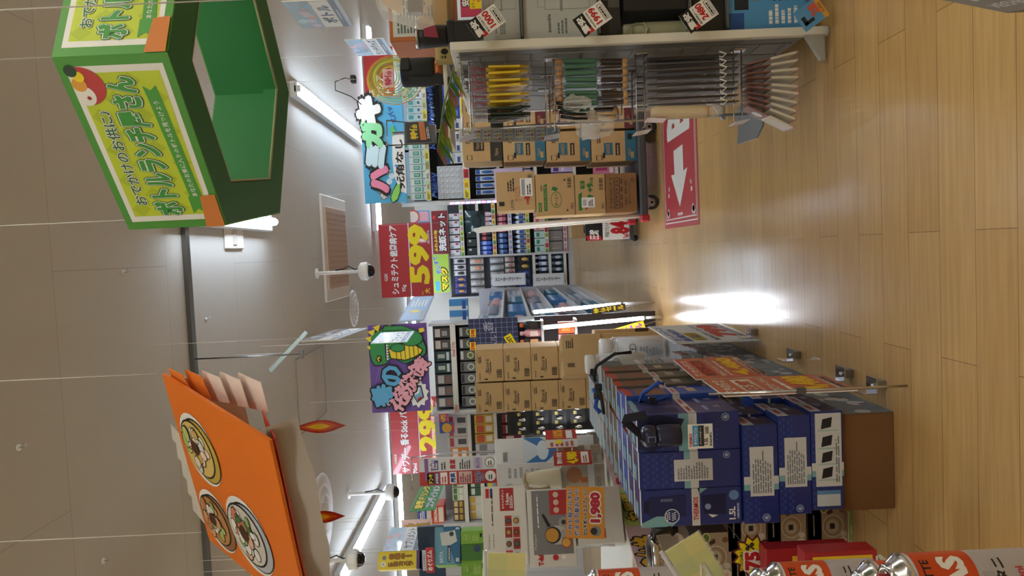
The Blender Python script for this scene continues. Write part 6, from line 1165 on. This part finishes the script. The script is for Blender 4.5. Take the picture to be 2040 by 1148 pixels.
c, w, h = fit(800, 856, 420, 444, Yw-.2); b = B(); b.box((0, .01, h/2), (w, .02, h), M('7cb0e0')); f = front(b, w, h, 0, 0, 0, .003); f.c(.5, .4, .25, M('e05848')); f.c(.5, .4, .2, M('f4e4d8'), 2); f.r(.1, .65, .9, .95, M('e8b0b8'), 2); tag(b.done('header_sign', None, c), 'small pastel poster beside the 599 banner', 'sign')
for x0, x1 in ((980, 1045), (1062, 1122)):
    c, w, h = fit(x0, x1, 545, 569, Yw-.09); b = B(); b.box((0, .04, h/2), (w, .08, h), M('d0d2d4', .5), .005); F(b, (w/2, -.002, h), (0, 0, -1), (-1, 0, 0), h, w, .003).t('スニーカークリーナー', .5, .45, .3, INK, 1, .03, fit=.8); b.box((0, .03, -.01), (w, .14, .02), M('c0c2c6')); tag(b.done('display_tray', None, c), 'white cardboard tray with sneaker cleaner lettering, ' + ('upper' if x0 < 1000 else 'lower'), 'tray', 'white trays before the far wall')
# open floor carton at the base of the far wall
# ---- centre gondola running away from the viewer, aisle side facing right
gx, gy0, gy1 = -.655, 6.5, 12.4
t = thing('centre_gondola', 'long centre shelf running away, its pale end panel toward the far wall', 'shelf', (gx, gy0, 0)); L_ = gy1-gy0; wm = M('d0d2d6', .45)
b = B(); b.box((-.42, L_/2, .87), (.03, L_, 1.7), M('c4c6ca', .5)); b.done('back_panel', t); b = B(); b.box((-.2, L_/2, .06), (.4, L_, .12), wm); b.done('base', t)
gz = [.14, .45, .74, 1.02, 1.3]
for z in gz: b = B(); b.slab([(-.4, 0, z), (0, 0, z-.0), (0, 0, z-.03), (-.4, 0, z-.03)], (0, L_, 0), wm); b.done('shelf', t)
b = B(); b.box((-.2, L_, .86), (.46, .03, 1.7), M('b8babf', .5)); b.done('end_panel', t)
b = B(); b.box((-.4, 0.0, .87), (.04, .03, 1.72), wm); b.done('front_post', t)
kinds = [(lambda: p_box(.09, .2, .1, '4a86c4', [(.1, .1, .9, .3, 'e8f0f8'), (.2, .5, .8, .8, '244c90')]), 'blue carton'), (lambda: p_pack(.08, .2, .04, 'd0d4dc', '7c8490', 'b8a8c4'), 'grey blister pack'), (lambda: p_box(.1, .16, .1, '2c6c8c', [(.1, .1, .9, .4, 'd8e8f0')]), 'teal carton'), (lambda: p_pack(.08, .19, .04, 'e0d8dc', 'c8a0a8', 'a86878'), 'pale pink pack'), (lambda: p_box(.1, .2, .1, 'c8d0d8', [(.1, .1, .9, .4, '486ca8'), (.1, .6, .6, .8, '8898b0')]), 'white and blue carton')]
for si, z in enumerate(gz):
    for ki in range(4):
        mk, nm = kinds[(si+ki*2) % 5]; y0 = gy0+.12+ki*1.5; pr = mk().done('shelf_goods', None, (gx-.02, y0, z+.002), pi/2)
        tag(pr, '%s on the %s shelf of the centre gondola, %s' % (nm, ('bottom', 'second lowest', 'middle', 'second highest', 'top')[si], ('near end', 'second section', 'third section', 'far end')[ki]), 'goods', 'goods in bands on the centre gondola')
        for j in range(1, 9): o = pr.copy(); COL.objects.link(o); o.location = (gx-.02, y0+j*.125, z+.002)
# vertical light bars of the end display
LED = M('eef4ff', .4, emit=LED_POWER)
for i, (ax, ay, bx_, by, Yd) in enumerate(((1064, 622, 1236, 606, 6.05), (1083, 653, 1282, 634, 5.66))):
    a, c = PY(ax, ay, Yd), PY(bx_, by, Yd); t = thing('light_bar', ('far', 'near')[i] + ' glowing white vertical light bar on the end of the centre shelf', 'light', c, 0, 'vertical light bars'); v = a-c
    b = B(); b.tube([Vector((0, 0, 0)), v], .014, LED, 8); b.done('tube', t); b = B(); b.tube([Vector((.0, .025, -.02)), v+Vector((0, .025, .02))], .016, M('b8bcc4', .3, .5), 8); b.done('holder', t)
    if c.z > .01: b = B(); b.tube([Vector((0, .025, -c.z+.001)), Vector((0, .025, -.01))], .012, SHG, 8); b.done('leg', t)
for i, (a, Yd, lab) in enumerate((((1178, 1246, 603, 622), 5.98, 'narrow black and yellow pop strip by the far light bar'), ((1200, 1284, 636, 662), 5.75, 'yellow and purple pop strip leaning by the near light bar'))):
    c, w, h = fit(*a, Yd); b = B(); b.box((0, .003, h/2), (w*.7, .006, h), M('e8d428' if i else '3a2c20', .4)); f = front(b, w*.7, h, 0, 0, 0, .0012); f.vt('特価セール', .5, .05, .95, M('8a3c90') if i else YEL, 2, .05, wide=.7); b.box((0, .004, -c.z/2), (.008, .004, c.z), STEEL); o = b.done('pop_strip', None, c); o.rotation_euler = (0, -.25 if i else -.1, 0); tag(o, lab, 'sign')
c, w, h = fit(895, 932, 597, 640, 6.3)
row('goods_box', 'sky blue boxed goods on top of the near end of the centre gondola', 'box', 'blue boxes on the gondola top', lambda: p_box(w*.5, h, .12, '3c8cd0', [(.0, .0, .4, 1, 'e0e8f0'), (.1, .7, .9, .9, '1c50a0')]), c.x-w/2, c.x+w/2, 6.3, c.z, w*.5)
board('tilted_poster', 'pale blue tilted poster with yellow print above the centre gondola', 'poster', (812, 640), (806, 592), (862, 634), 6.2, 7.2, lambda f: (f.r(.04, .06, .96, .94, M('9ab8d8')), f.c(.35, .45, .24, M('e8d848'), 2, 14), f.fine(.55, .15, .9, .85, 5, WHITE), f.fine(.1, .75, .5, .9, 2, M('c8a030'))), base=M('7c90b0'))
# ---- end shelf under the dinosaur sign
Ye = 6.12; ex0, ex1 = PY(900, 822, Ye).x, PY(900, 645, Ye).x; ez = lambda x: PY(x, 730, Ye).z; he = lambda a, c: (c-a)*Ye/1450
E1 = shelves('end_shelf', 'dark end shelf of boxed gadgets under the purple dinosaur sign', ex0, ex1, Ye, [ez(900), ez(952), ez(1010), ez(1075), ez(1150)], .3, M('2e2c34', .6), ez(858))
row('gadget_pack', ['grey boxed gadget on the top row of the end shelf, left', 'dark teal boxed gadget on the top row of the end shelf, middle', 'brown and white boxed gadget on the top row of the end shelf, right'], 'pack', 'gadget packs in the top row', [lambda: p_box(.085, he(864, 899), .1, '5c5c60', [(.1, .15, .9, .5, 'c4c4c4'), (.2, .6, .8, .85, '8a5c4c')]), lambda: p_box(.085, he(864, 899), .1, '2c4c50', [(.3, .2, .7, .6, 'b8c8b8'), (.1, .7, .9, .85, 'd8dcd8')]), lambda: p_box(.085, he(864, 899), .1, '4c4440', [(.1, .1, .9, .4, 'd8d4d0'), (.2, .5, .7, .8, 'a8a4a0')])], ex0+.03, ex1-.03, Ye+.03, ez(900), .095)
t = thing('shelf_header', 'shiny silver header strip across the end shelf', 'header', ((ex0+ex1)/2, Ye-.02, ez(901))); w = ex1-ex0; b = B(); b.box((0, 0, -.02), (w, .012, .045), M('b8babe', .15, .9)); f = front(b, w, .045, -.006, -.0425, 0, .001); f.t('Desk DO.', .72, .5, .5, M('c03c48'), 1, .03); f.t('2000', .05, .5, .5, M('c03c48'), 1, .03); b.done('strip', t)
row('gadget_pack', ['clear fronted pack with a round lens in the second row of the end shelf', 'grey pack with a green lens in the second row of the end shelf'], 'pack', 'lens packs in the second row', [lambda: (lambda b: (front(b, .085, .15, .0, 0, 0, .0015).c(.5, .6, .2, M('c8ccc8'), 2, 16).c(.5, .6, .13, M('6c7470'), 3, 14), b)[1])(p_box(.085, .15, .08, '6a6c70', [(.1, .05, .9, .2, '2c2c30')])), lambda: (lambda b: (front(b, .085, .15, .0, 0, 0, .0015).c(.5, .6, .2, M('b8c088'), 2, 16).c(.5, .6, .12, M('5c6848'), 3, 14), b)[1])(p_box(.085, .15, .08, '55575c', [(.1, .05, .9, .2, 'c8ccd0')]))], ex0+.03, ex1-.03, Ye+.03, ez(952), .095)
for i, yy in enumerate((664, 690)): 
    c, w, h = fit(936, 948, yy-8, yy+8, Ye-.03); b = B(); b.box((0, 0, h/2), (w, .003, h), YEL); front(b, w, h, -.002).t('598', .5, .5, .6, RED, 1, .05); tag(b.done('price_tag', None, c), ('right', 'left')[i] + ' yellow price tag on the second row of the end shelf', 'price tag')
b = B(); c, w, h = fit(934, 1032, 634, 692, Ye-.018); b.box((0, 0, h/2), (w, .01, h), M('2a3256', .6)); f = front(b, w, h, -.005, 0, 0, .001)
for i in range(1, 6): f.r(i/6, 0, i/6+.012, 1, M('8890b8')); 
for i in range(1, 9): f.r(0, i/9, 1, i/9+.008, M('8890b8'))
f.t('ハルヒ', .3, .5, .12, M('b8bcd4'), 3, .0, rot=0); f.t('香', .72, .4, .2, M('b8bcd4'), 3, 0)
tag(b.done('grid_panel', None, c), 'navy gridded panel with thin white writing at the right of the end shelf', 'panel')
row('mist_bottle', ['orange capped bottle before the navy gridded panel', 'pale pink bottle before the navy gridded panel', 'black bottle before the navy gridded panel'], 'bottle', 'bottles before the navy panel', [lambda: p_bottle(.07, .17, .07, '2a2226', 'e87828', 'e0a070'), lambda: p_bottle(.07, .17, .07, 'e8a8b0', 'e8b8bc', 'f0dcdc'), lambda: p_bottle(.07, .17, .07, '222024', 'e06a28', '3c3438')], PY(1060, 690, 5.8).x, PY(1060, 640, 5.8).x, 5.8, PY(1078, 660, 5.8).z, .072)
row('mist_bottle', ['pink box shaped bottle low at the right of the end shelf', 'orange box shaped bottle low at the right of the end shelf'], 'bottle', 'box bottles low on the end shelf', [lambda: p_box(.09, .13, .07, 'd8a4a8', [(.2, .2, .8, .7, 'e8d8d8')]), lambda: p_box(.09, .13, .07, 'd8642c', [(.2, .2, .8, .7, 'e8a048')])], PY(1140, 690, 5.8).x, PY(1140, 640, 5.8).x, 5.8, PY(1145, 660, 5.8).z, .095)
tb = thing('side_shelf', 'low narrow shelf carrying bottles at the right of the end shelf', 'shelf', ((PY(1060, 690, 5.8).x+PY(1060, 640, 5.8).x)/2, 5.9, 0)); 
for z in (PY(1078, 660, 5.8).z, PY(1145, 660, 5.8).z): b = B(); b.box((0, 0, z-.012), (.2, .2, .02), SHG); b.done('shelf', tb)
b = B(); b.box((0, .1, .5), (.24, .02, 1.0), M('3c3a44', .5)); b.done('back_panel', tb)
c, w, h = fit(1008, 1024, 662, 690, Ye-.03); b = B(); b.box((0, 0, h/2), (w, .004, h), YEL); front(b, w, h, -.002).t('LOST', .5, .5, .5, INK, 1, .03, fit=.8); o = b.done('pop_card', None, c); o.rotation_euler = (0, -.5, 0); tag(o, 'small tilted yellow card before the navy gridded panel', 'sign')
# ---- stack of plain brown cartons before the end shelf
def biore(f): f.t('Bioré', .5, .42, .14, INK, 2, .0, fit=.42); f.r(.3, .52, .62, .55, INK); f.c(.34, .46+.12, .0, INK); f.c(.25, .5, .045, INK, 1, 14); f.c(.25, .5, .035, CARD, 2, 14); f.fine(.58, .1, .88, .22, 2, INK); f.r(.62, .06, .92, .07, INK); f.bars(.12, .74, .38, .93); f.r(.06, .3, .1, .42, INK); f.fine(.06, .12, .3, .16, 1, INK)
Yb = 5.2; zprev = {}
rowsx = ((948, 1003), (1004.5, 1058), (1059.5, 1113), (1114.5, 1168))
bx0 = None
for ci, (yr, yl) in enumerate(((692, 757), (760, 819))):
    for ri, (xt, xb) in enumerate(rowsx):
        c, w, h = fit(xt, xb, yr, yl, Yb); 
        lab = 'plain brown body soap carton, %s of the %s column before the end shelf' % (('topmost', 'second from top', 'third from top', 'fourth from top')[ri], ('right', 'left')[ci])
        x_ = PY(1060, (yr+yl)/2, Yb).x
        carton(lab, (x_, Yb, c.z), w, h+.003, .3, biore, 0, 'brown body soap cartons'); zlow = c.z
    for ri in range(3):
        hh_ = (zlow-.0)/3; carton('plain brown carton low in the %s column, %s' % (('right', 'left')[ci], ('on the floor', 'second from the floor', 'third from the floor')[ri]), (x_, Yb, ri*hh_), w, hh_-.002, .3, biore, 0, 'brown body soap cartons')
c, w, h = fit(1120, 1200, 662, 762, 4.75)
carton('larger plain brown carton set at an angle before the body soap cartons', (c.x+.02, c.y, c.z), w*.82, h, .2, lambda f: (f.fine(.66, .1, .9, .3, 4, INK), f.bars(.2, .12, .3, .3)), .3)
carton('brown carton underneath the angled carton', (c.x+.02, c.y+.01, 0), w*.8, c.z-.002, .19, lambda f: f.fine(.6, .1, .9, .3, 4, INK), .3)
c, w, h = fit(1190, 1300, 655, 672, 4.6); carton('narrow brown carton beside the clear bottle', (PY(1250, 655, 5.0).x-.045, 5.0, 0), .09, c.z+h-.03, .18, lambda f: (f.r(0, .45, 1, .6, M('3a332c')), f.fine(.2, .1, .8, .3, 2, INK)), .1)
# ---- left wall of shelves behind: masks, cosmetics, drinks
Yl = 6.6; lx = lambda y: PY(950, y, Yl).x; lz = lambda x: PY(x, 900, Yl).z; hl = lambda a, c: (c-a)*Yl/1450
L1 = shelves('left_shelf', 'wide shelf of masks and cosmetics at the left behind the brown cartons', lx(1030), lx(822), Yl, [lz(934), lz(986), lz(1040), lz(1100), lz(1170)], .3, M('b8babc', .6), lz(862))
row('mask_pack', ['white mask pack on the top left shelf', 'orange and white mask pack on the top left shelf', 'grey and red mask pack on the top left shelf'], 'pack', 'mask packs on the top left shelf', [lambda: p_box(.1, hl(895, 932), .06, 'd8d8dc', [(.1, .1, .9, .35, '9aa4b8'), (.2, .5, .8, .8, 'b88890')]), lambda: p_box(.1, hl(895, 932), .06, 'dc8038', [(.1, .1, .9, .4, 'f0e4d8'), (.1, .6, .7, .85, 'f0f0ec')]), lambda: p_box(.1, hl(890, 932), .06, 'c8c4c4', [(.1, .1, .9, .3, 'a83c44'), (.3, .5, .8, .9, '48484c')])], lx(1020), lx(828), Yl+.03, lz(934), .105)
row('mask_pack', ['orange topped white bottle on the second left shelf', 'white and grey pack on the second left shelf', 'yellow and orange pack on the second left shelf'], 'pack', 'goods on the second left shelf', [lambda: p_bottle(.06, hl(948, 984), .06, 'e0e0e0', 'd8642c', 'c8c8c8'), lambda: p_box(.085, hl(945, 984), .06, 'd0d0d4', [(.1, .2, .9, .6, '8a8a90')]), lambda: p_box(.085, hl(945, 984), .06, 'd8b048', [(.1, .1, .9, .5, 'c85c30'), (.2, .6, .8, .9, 'f0e8d8')])], lx(1020), lx(828), Yl+.03, lz(986), .09)
row('mask_pack', ['white printed pack on the third left shelf', 'dark red pack on the third left shelf'], 'pack', 'goods on the third left shelf', [lambda: p_box(.09, hl(1000, 1038), .06, 'd4d0d0', [(.1, .1, .9, .5, 'a890a0'), (.2, .6, .8, .9, '686c78')]), lambda: p_box(.09, hl(1000, 1038), .06, '7c2430', [(.1, .2, .9, .6, 'd0c0b8')])], lx(1020), lx(828), Yl+.03, lz(1040), .095)
c, w, h = fit(875, 892, 822, 862, Yl-.1); b = B(); b.box((0, 0, h/2), (w, .01, h), M('d83a88')); f = front(b, w, h, -.005, 0, 0, .0015); f.t('DAFS', .6, .5, .5, M('f0d838'), 2, .06, fit=.6); f.c(.14, .5, .3, WHITE, 2, 10); tag(b.done('header_sign', None, c), 'small pink header sign with yellow lettering left of the dinosaur sign', 'sign')
c, w, h = fit(876, 905, 842, 863, Yl-.12); b = B(); b.box((0, 0, h/2), (w, .01, h), M('2c58b0')); f = front(b, w, h, -.005, 0, 0, .0015); f.c(.5, .5, .34, M('e0a838'), 2, 14); f.r(.0, .85, 1, 1, RED, 2); tag(b.done('header_sign', None, c), 'small blue square header sign below the red price banner', 'sign')
# black cosmetic blisters on a stand
Yk = 5.75; c, w, h = fit(1010, 1172, 812, 866, Yk); t = thing('cosmetic_stand', 'black display panel of cosmetic blister cards behind the brown cartons', 'display', (c.x, Yk, 0)); b = B(); b.box((0, .06, (c.z+h)/2), (w, .03, c.z+h), M('17171a', .5)); b.done('panel', t)
b = B(); b.box((0, .08, .02), (w+.1, .3, .04), M('2a2a2c')); b.done('base', t)
def blis(): 
    b = B(); b.box((0, .01, .06), (.075, .003, .12), M('1c1c1f', .4)); f = front(b, .075, .12, .008, 0, 0, .0012); f.r(.1, .2, .45, .42, M('b8a848')); f.r(.1, .26, .45, .3, M('e8e0b0'), 2); b.lathe([(.001, 0), (.014, 0), (.015, .03), (.008, .045), (.008, .055), (.001, .055)], CHROME, 10, (.016, .0, .03)); return b
for ri in range(4): row('cosmetic_blister', ('gold labelled cosmetic blister card, %s row of the black panel' % ('bottom', 'second', 'third', 'top')[ri]), 'blister card', 'cosmetic blister cards', blis, c.x-w/2, c.x+w/2, Yk+.005, c.z+.02+ri*.15, .085)
a, c = PY(1084, 864, 5.6), PY(1168, 860, 5.6); t = thing('light_bar', 'short glowing white light bar beside the black cosmetic panel', 'light', c, 0, 'vertical light bars'); b = B(); b.tube([Vector((0, 0, 0)), a-c], .009, LED, 8); b.done('tube', t); b = B(); b.tube([Vector((0, .02, -c.z+.001)), a-c+Vector((0, .02, .01))], .011, SHG, 8); b.done('leg', t)
# drinks shelf far left with its green sign and tall menu board
Yq = 5.35; qx = lambda y: PY(930, y, Yq).x; qz = lambda x: PY(x, 980, Yq).z; hq = lambda a, c: (c-a)*Yq/1450
Q1 = shelves('drink_shelf', 'shelf of small boxed drinks behind the white pan boxes', qx(1045), qx(955), Yq, [qz(924), qz(958), qz(1000), qz(1060)], .28, M('8a8c90', .6), qz(880))
row('drink_box', ['brown drink box on the top drink shelf', 'green and white drink box on the top drink shelf'], 'box', 'drink boxes on the top drink shelf', [lambda: p_box(.05, hq(898, 922), .06, '6a4a34', [(.1, .1, .9, .4, 'd8c8a0'), (.1, .55, .9, .8, 'c0a040')]), lambda: p_box(.05, hq(898, 922), .06, 'c8d4c0', [(.1, .1, .9, .4, '48784c'), (.1, .6, .9, .85, 'e8e8e0')])], qx(1040), qx(960), Yq+.03, qz(924), .055)
row('drink_box', ['white and gold drink box on the middle drink shelf', 'dark green drink box on the middle drink shelf'], 'box', 'drink boxes on the middle drink shelf', [lambda: p_box(.06, hq(932, 957), .06, 'd0d0c8', [(.1, .1, .9, .5, 'c8a040')]), lambda: p_box(.06, hq(932, 957), .06, '385c48', [(.1, .2, .9, .5, 'd8e0d8')])], qx(1040), qx(960), Yq+.03, qz(958), .065)
row('drink_box', ['lilac drink box low on the drink shelf', 'sky blue and yellow drink box low on the drink shelf'], 'box', 'drink boxes on the lower drink shelf', [lambda: p_box(.08, hq(966, 998), .06, 'c0b8dc', [(.1, .1, .9, .4, '7060b0')]), lambda: p_box(.08, hq(966, 998), .06, '88b4d8', [(.1, .1, .9, .4, 'e8d858'), (.2, .6, .8, .8, 'd86a3c')])], qx(1040), qx(960), Yq+.03, qz(1000), .085)
row('drink_carton', 'orange drink carton with white lettering on top of the drink shelf', 'carton', 'orange drink cartons', lambda: (lambda b: (front(b, .14, hq(858, 882), 0, 0, 0, .0015).t('ORONC', .5, .25, .24, WHITE, 2, .04, fit=.8), b)[1])(p_box(.14, hq(858, 882), .15, 'd8542c', [(.1, .5, .9, .9, 'e8dcd4')])), qx(1048), qx(1006), Yq+.03, qz(882), .15)
row('drink_carton', 'orange drink carton of the upper layer beside the deep blue card', 'carton', 'orange drink cartons upper layer', lambda: p_box(.14, hq(832, 857), .15, 'd8542c', [(.1, .15, .9, .35, 'f0e0d8'), (.1, .5, .9, .9, 'e8dcd4')]), qx(1048), qx(1006), Yq+.03, qz(882)+hq(858, 882)+.001, .15)
b = B(); c, w, h = fit(833, 850, 1010, 1042, Yq-.1); b.box((0, 0, h/2), (w, .01, h), M('2448b0')); front(b, w, h, -.005, 0, 0, .001).fine(.1, .2, .9, .8, 3, WHITE); tag(b.done('header_card', None, c), 'deep blue card above the orange drink cartons', 'sign')
board('drink_sign', 'green tilted sign with yellow and white bubble lettering over the drink shelf', 'sign', (822, 1018), (834, 968), (872, 1015), 4.4, 5.0, lambda f: (f.t('栄養ドリンク', .5, .3, .4, INK, 1, .12, fit=.9), f.t('栄養ドリンク', .5, .3, .36, YEL, 2, .06, fit=.88), f.t('コンディション', .52, .73, .36, M('d8d8dc'), 2, .08, fit=.84, out=INK, ob=.05)), base=M('3fa04c'))
c, w, h = fit(800, 862, 1040, 1056, 4.6); b = B(); b.box((0, 0, h/2), (w*1.6, .006, h), M('e8c8cc')); f = front(b, w*1.6, h, -.003, 0, 0, .001); f.vt('何でも安い', .5, .05, .95, M('d8a838'), 2, .06, out=INK); tag(b.done('pop_strip', None, c), 'pink pop strip with yellow lettering behind the supplement sign', 'sign')
def menu(f):
    f.r(0, 0, .5, 1, M('b83038')); f.r(.5, 0, 1, .98, M('d8d8dc')); f.r(.2, .07, .98, .12, M('8a5a9c'), 2); f.r(.05, .1, .45, .19, INK, 2); f.t('ドンキ', .25, .145, .06, YEL, 3, .03, fit=.34); f.t('すごい', .72, .18, .07, M('7a4a9c'), 3, .04, fit=.4)
    f.r(.04, .2, .46, .25, M('2c4890'), 2); f.t('自宅配送', .25, .225, .035, WHITE, 3, .02, fit=.36); f.r(.56, .2, .9, .25, M('2c4890'), 2); f.t('最短便', .73, .225, .035, WHITE, 3, .02, fit=.28)
    f.r(.04, .27, .46, .36, WHITE, 2); f.fine(.08, .28, .42, .35, 2, M('b83038'), 3); f.fine(.56, .28, .94, .35, 2, INK); f.r(.04, .39, .46, .48, WHITE, 2); f.t('厳選', .25, .435, .07, M('2c4890'), 3, .04, fit=.34); f.t('豊富', .74, .435, .07, M('b83038'), 3, .04, fit=.34)
    f.r(.04, .51, .46, .68, M('d8b8b8'), 2); f.fine(.07, .52, .43, .67, 5, M('8c2430'), 3); f.fine(.56, .52, .94, .67, 5, INK); f.t('コンビニ', .25, .75, .06, M('2c4890'), 3, .08, fit=.4, out=WHITE); f.t('エリア', .25, .81, .05, M('2c4890'), 3, .06, fit=.3, out=WHITE); f.r(.54, .71, .96, .82, M('c8b8d8'), 2); f.t('ボックス', .75, .765, .05, M('6a4a8c'), 3, .03, fit=.36)
    f.c(.26, .92, .07, WHITE, 2, 20); f.fine(.14, .89, .38, .95, 2, INK, 3); f.c(.76, .92, .065, INK, 2, 20); f.c(.76, .92, .058, WHITE, 3, 20); f.fine(.64, .89, .88, .95, 2, INK, 4)
o, w, h = board('menu_board', 'tall red and white service board on a chrome frame behind the white gift boxes', 'sign', (837, 969), (834, 914), (990, 963), 4.1, 4.1, menu)
t = thing('board_stand', 'chrome pole frame holding the tall red and white service board', 'stand', (o.location.x+w, 4.14, 0)); b = B(); P = [PY(822, 978, 4.14), PY(820, 912, 4.14), PY(900, 903, 4.14)]; q = [p-Vector(t.location) for p in P]; b.tube([q[0], q[1], q[2], (q[2].x+.01, 0, .01)], .005, CHROME, 8); b.done('frame', t); b = B(); b.box((q[2].x, .0, .005), (.2, .2, .01), STEEL); b.done('foot', t)

# threads that carry the smaller boards
for nm in ('header_sign', 'drink_sign', 'tilted_poster', 'header_card', 'teal_bag', 'pop_strip'):
    for o in [o for o in list(S.objects) if o.name.split('.')[0] == nm]:
        if o.location.z < 1.3 and nm != 'teal_bag' and nm != 'header_card': continue
        zs = max((v.co.z for v in o.data.vertices)); x_ = sum(v.co.x for v in o.data.vertices)/len(o.data.vertices)
        p = Vector(o.location)+Vector((x_*cos(o.rotation_euler[2]), x_*sin(o.rotation_euler[2])+.002, zs-.004))
        if p.z > .5: string('nylon thread above the ' + o['label'].split(' with')[0].split(' over ')[0], p, r=.0008)
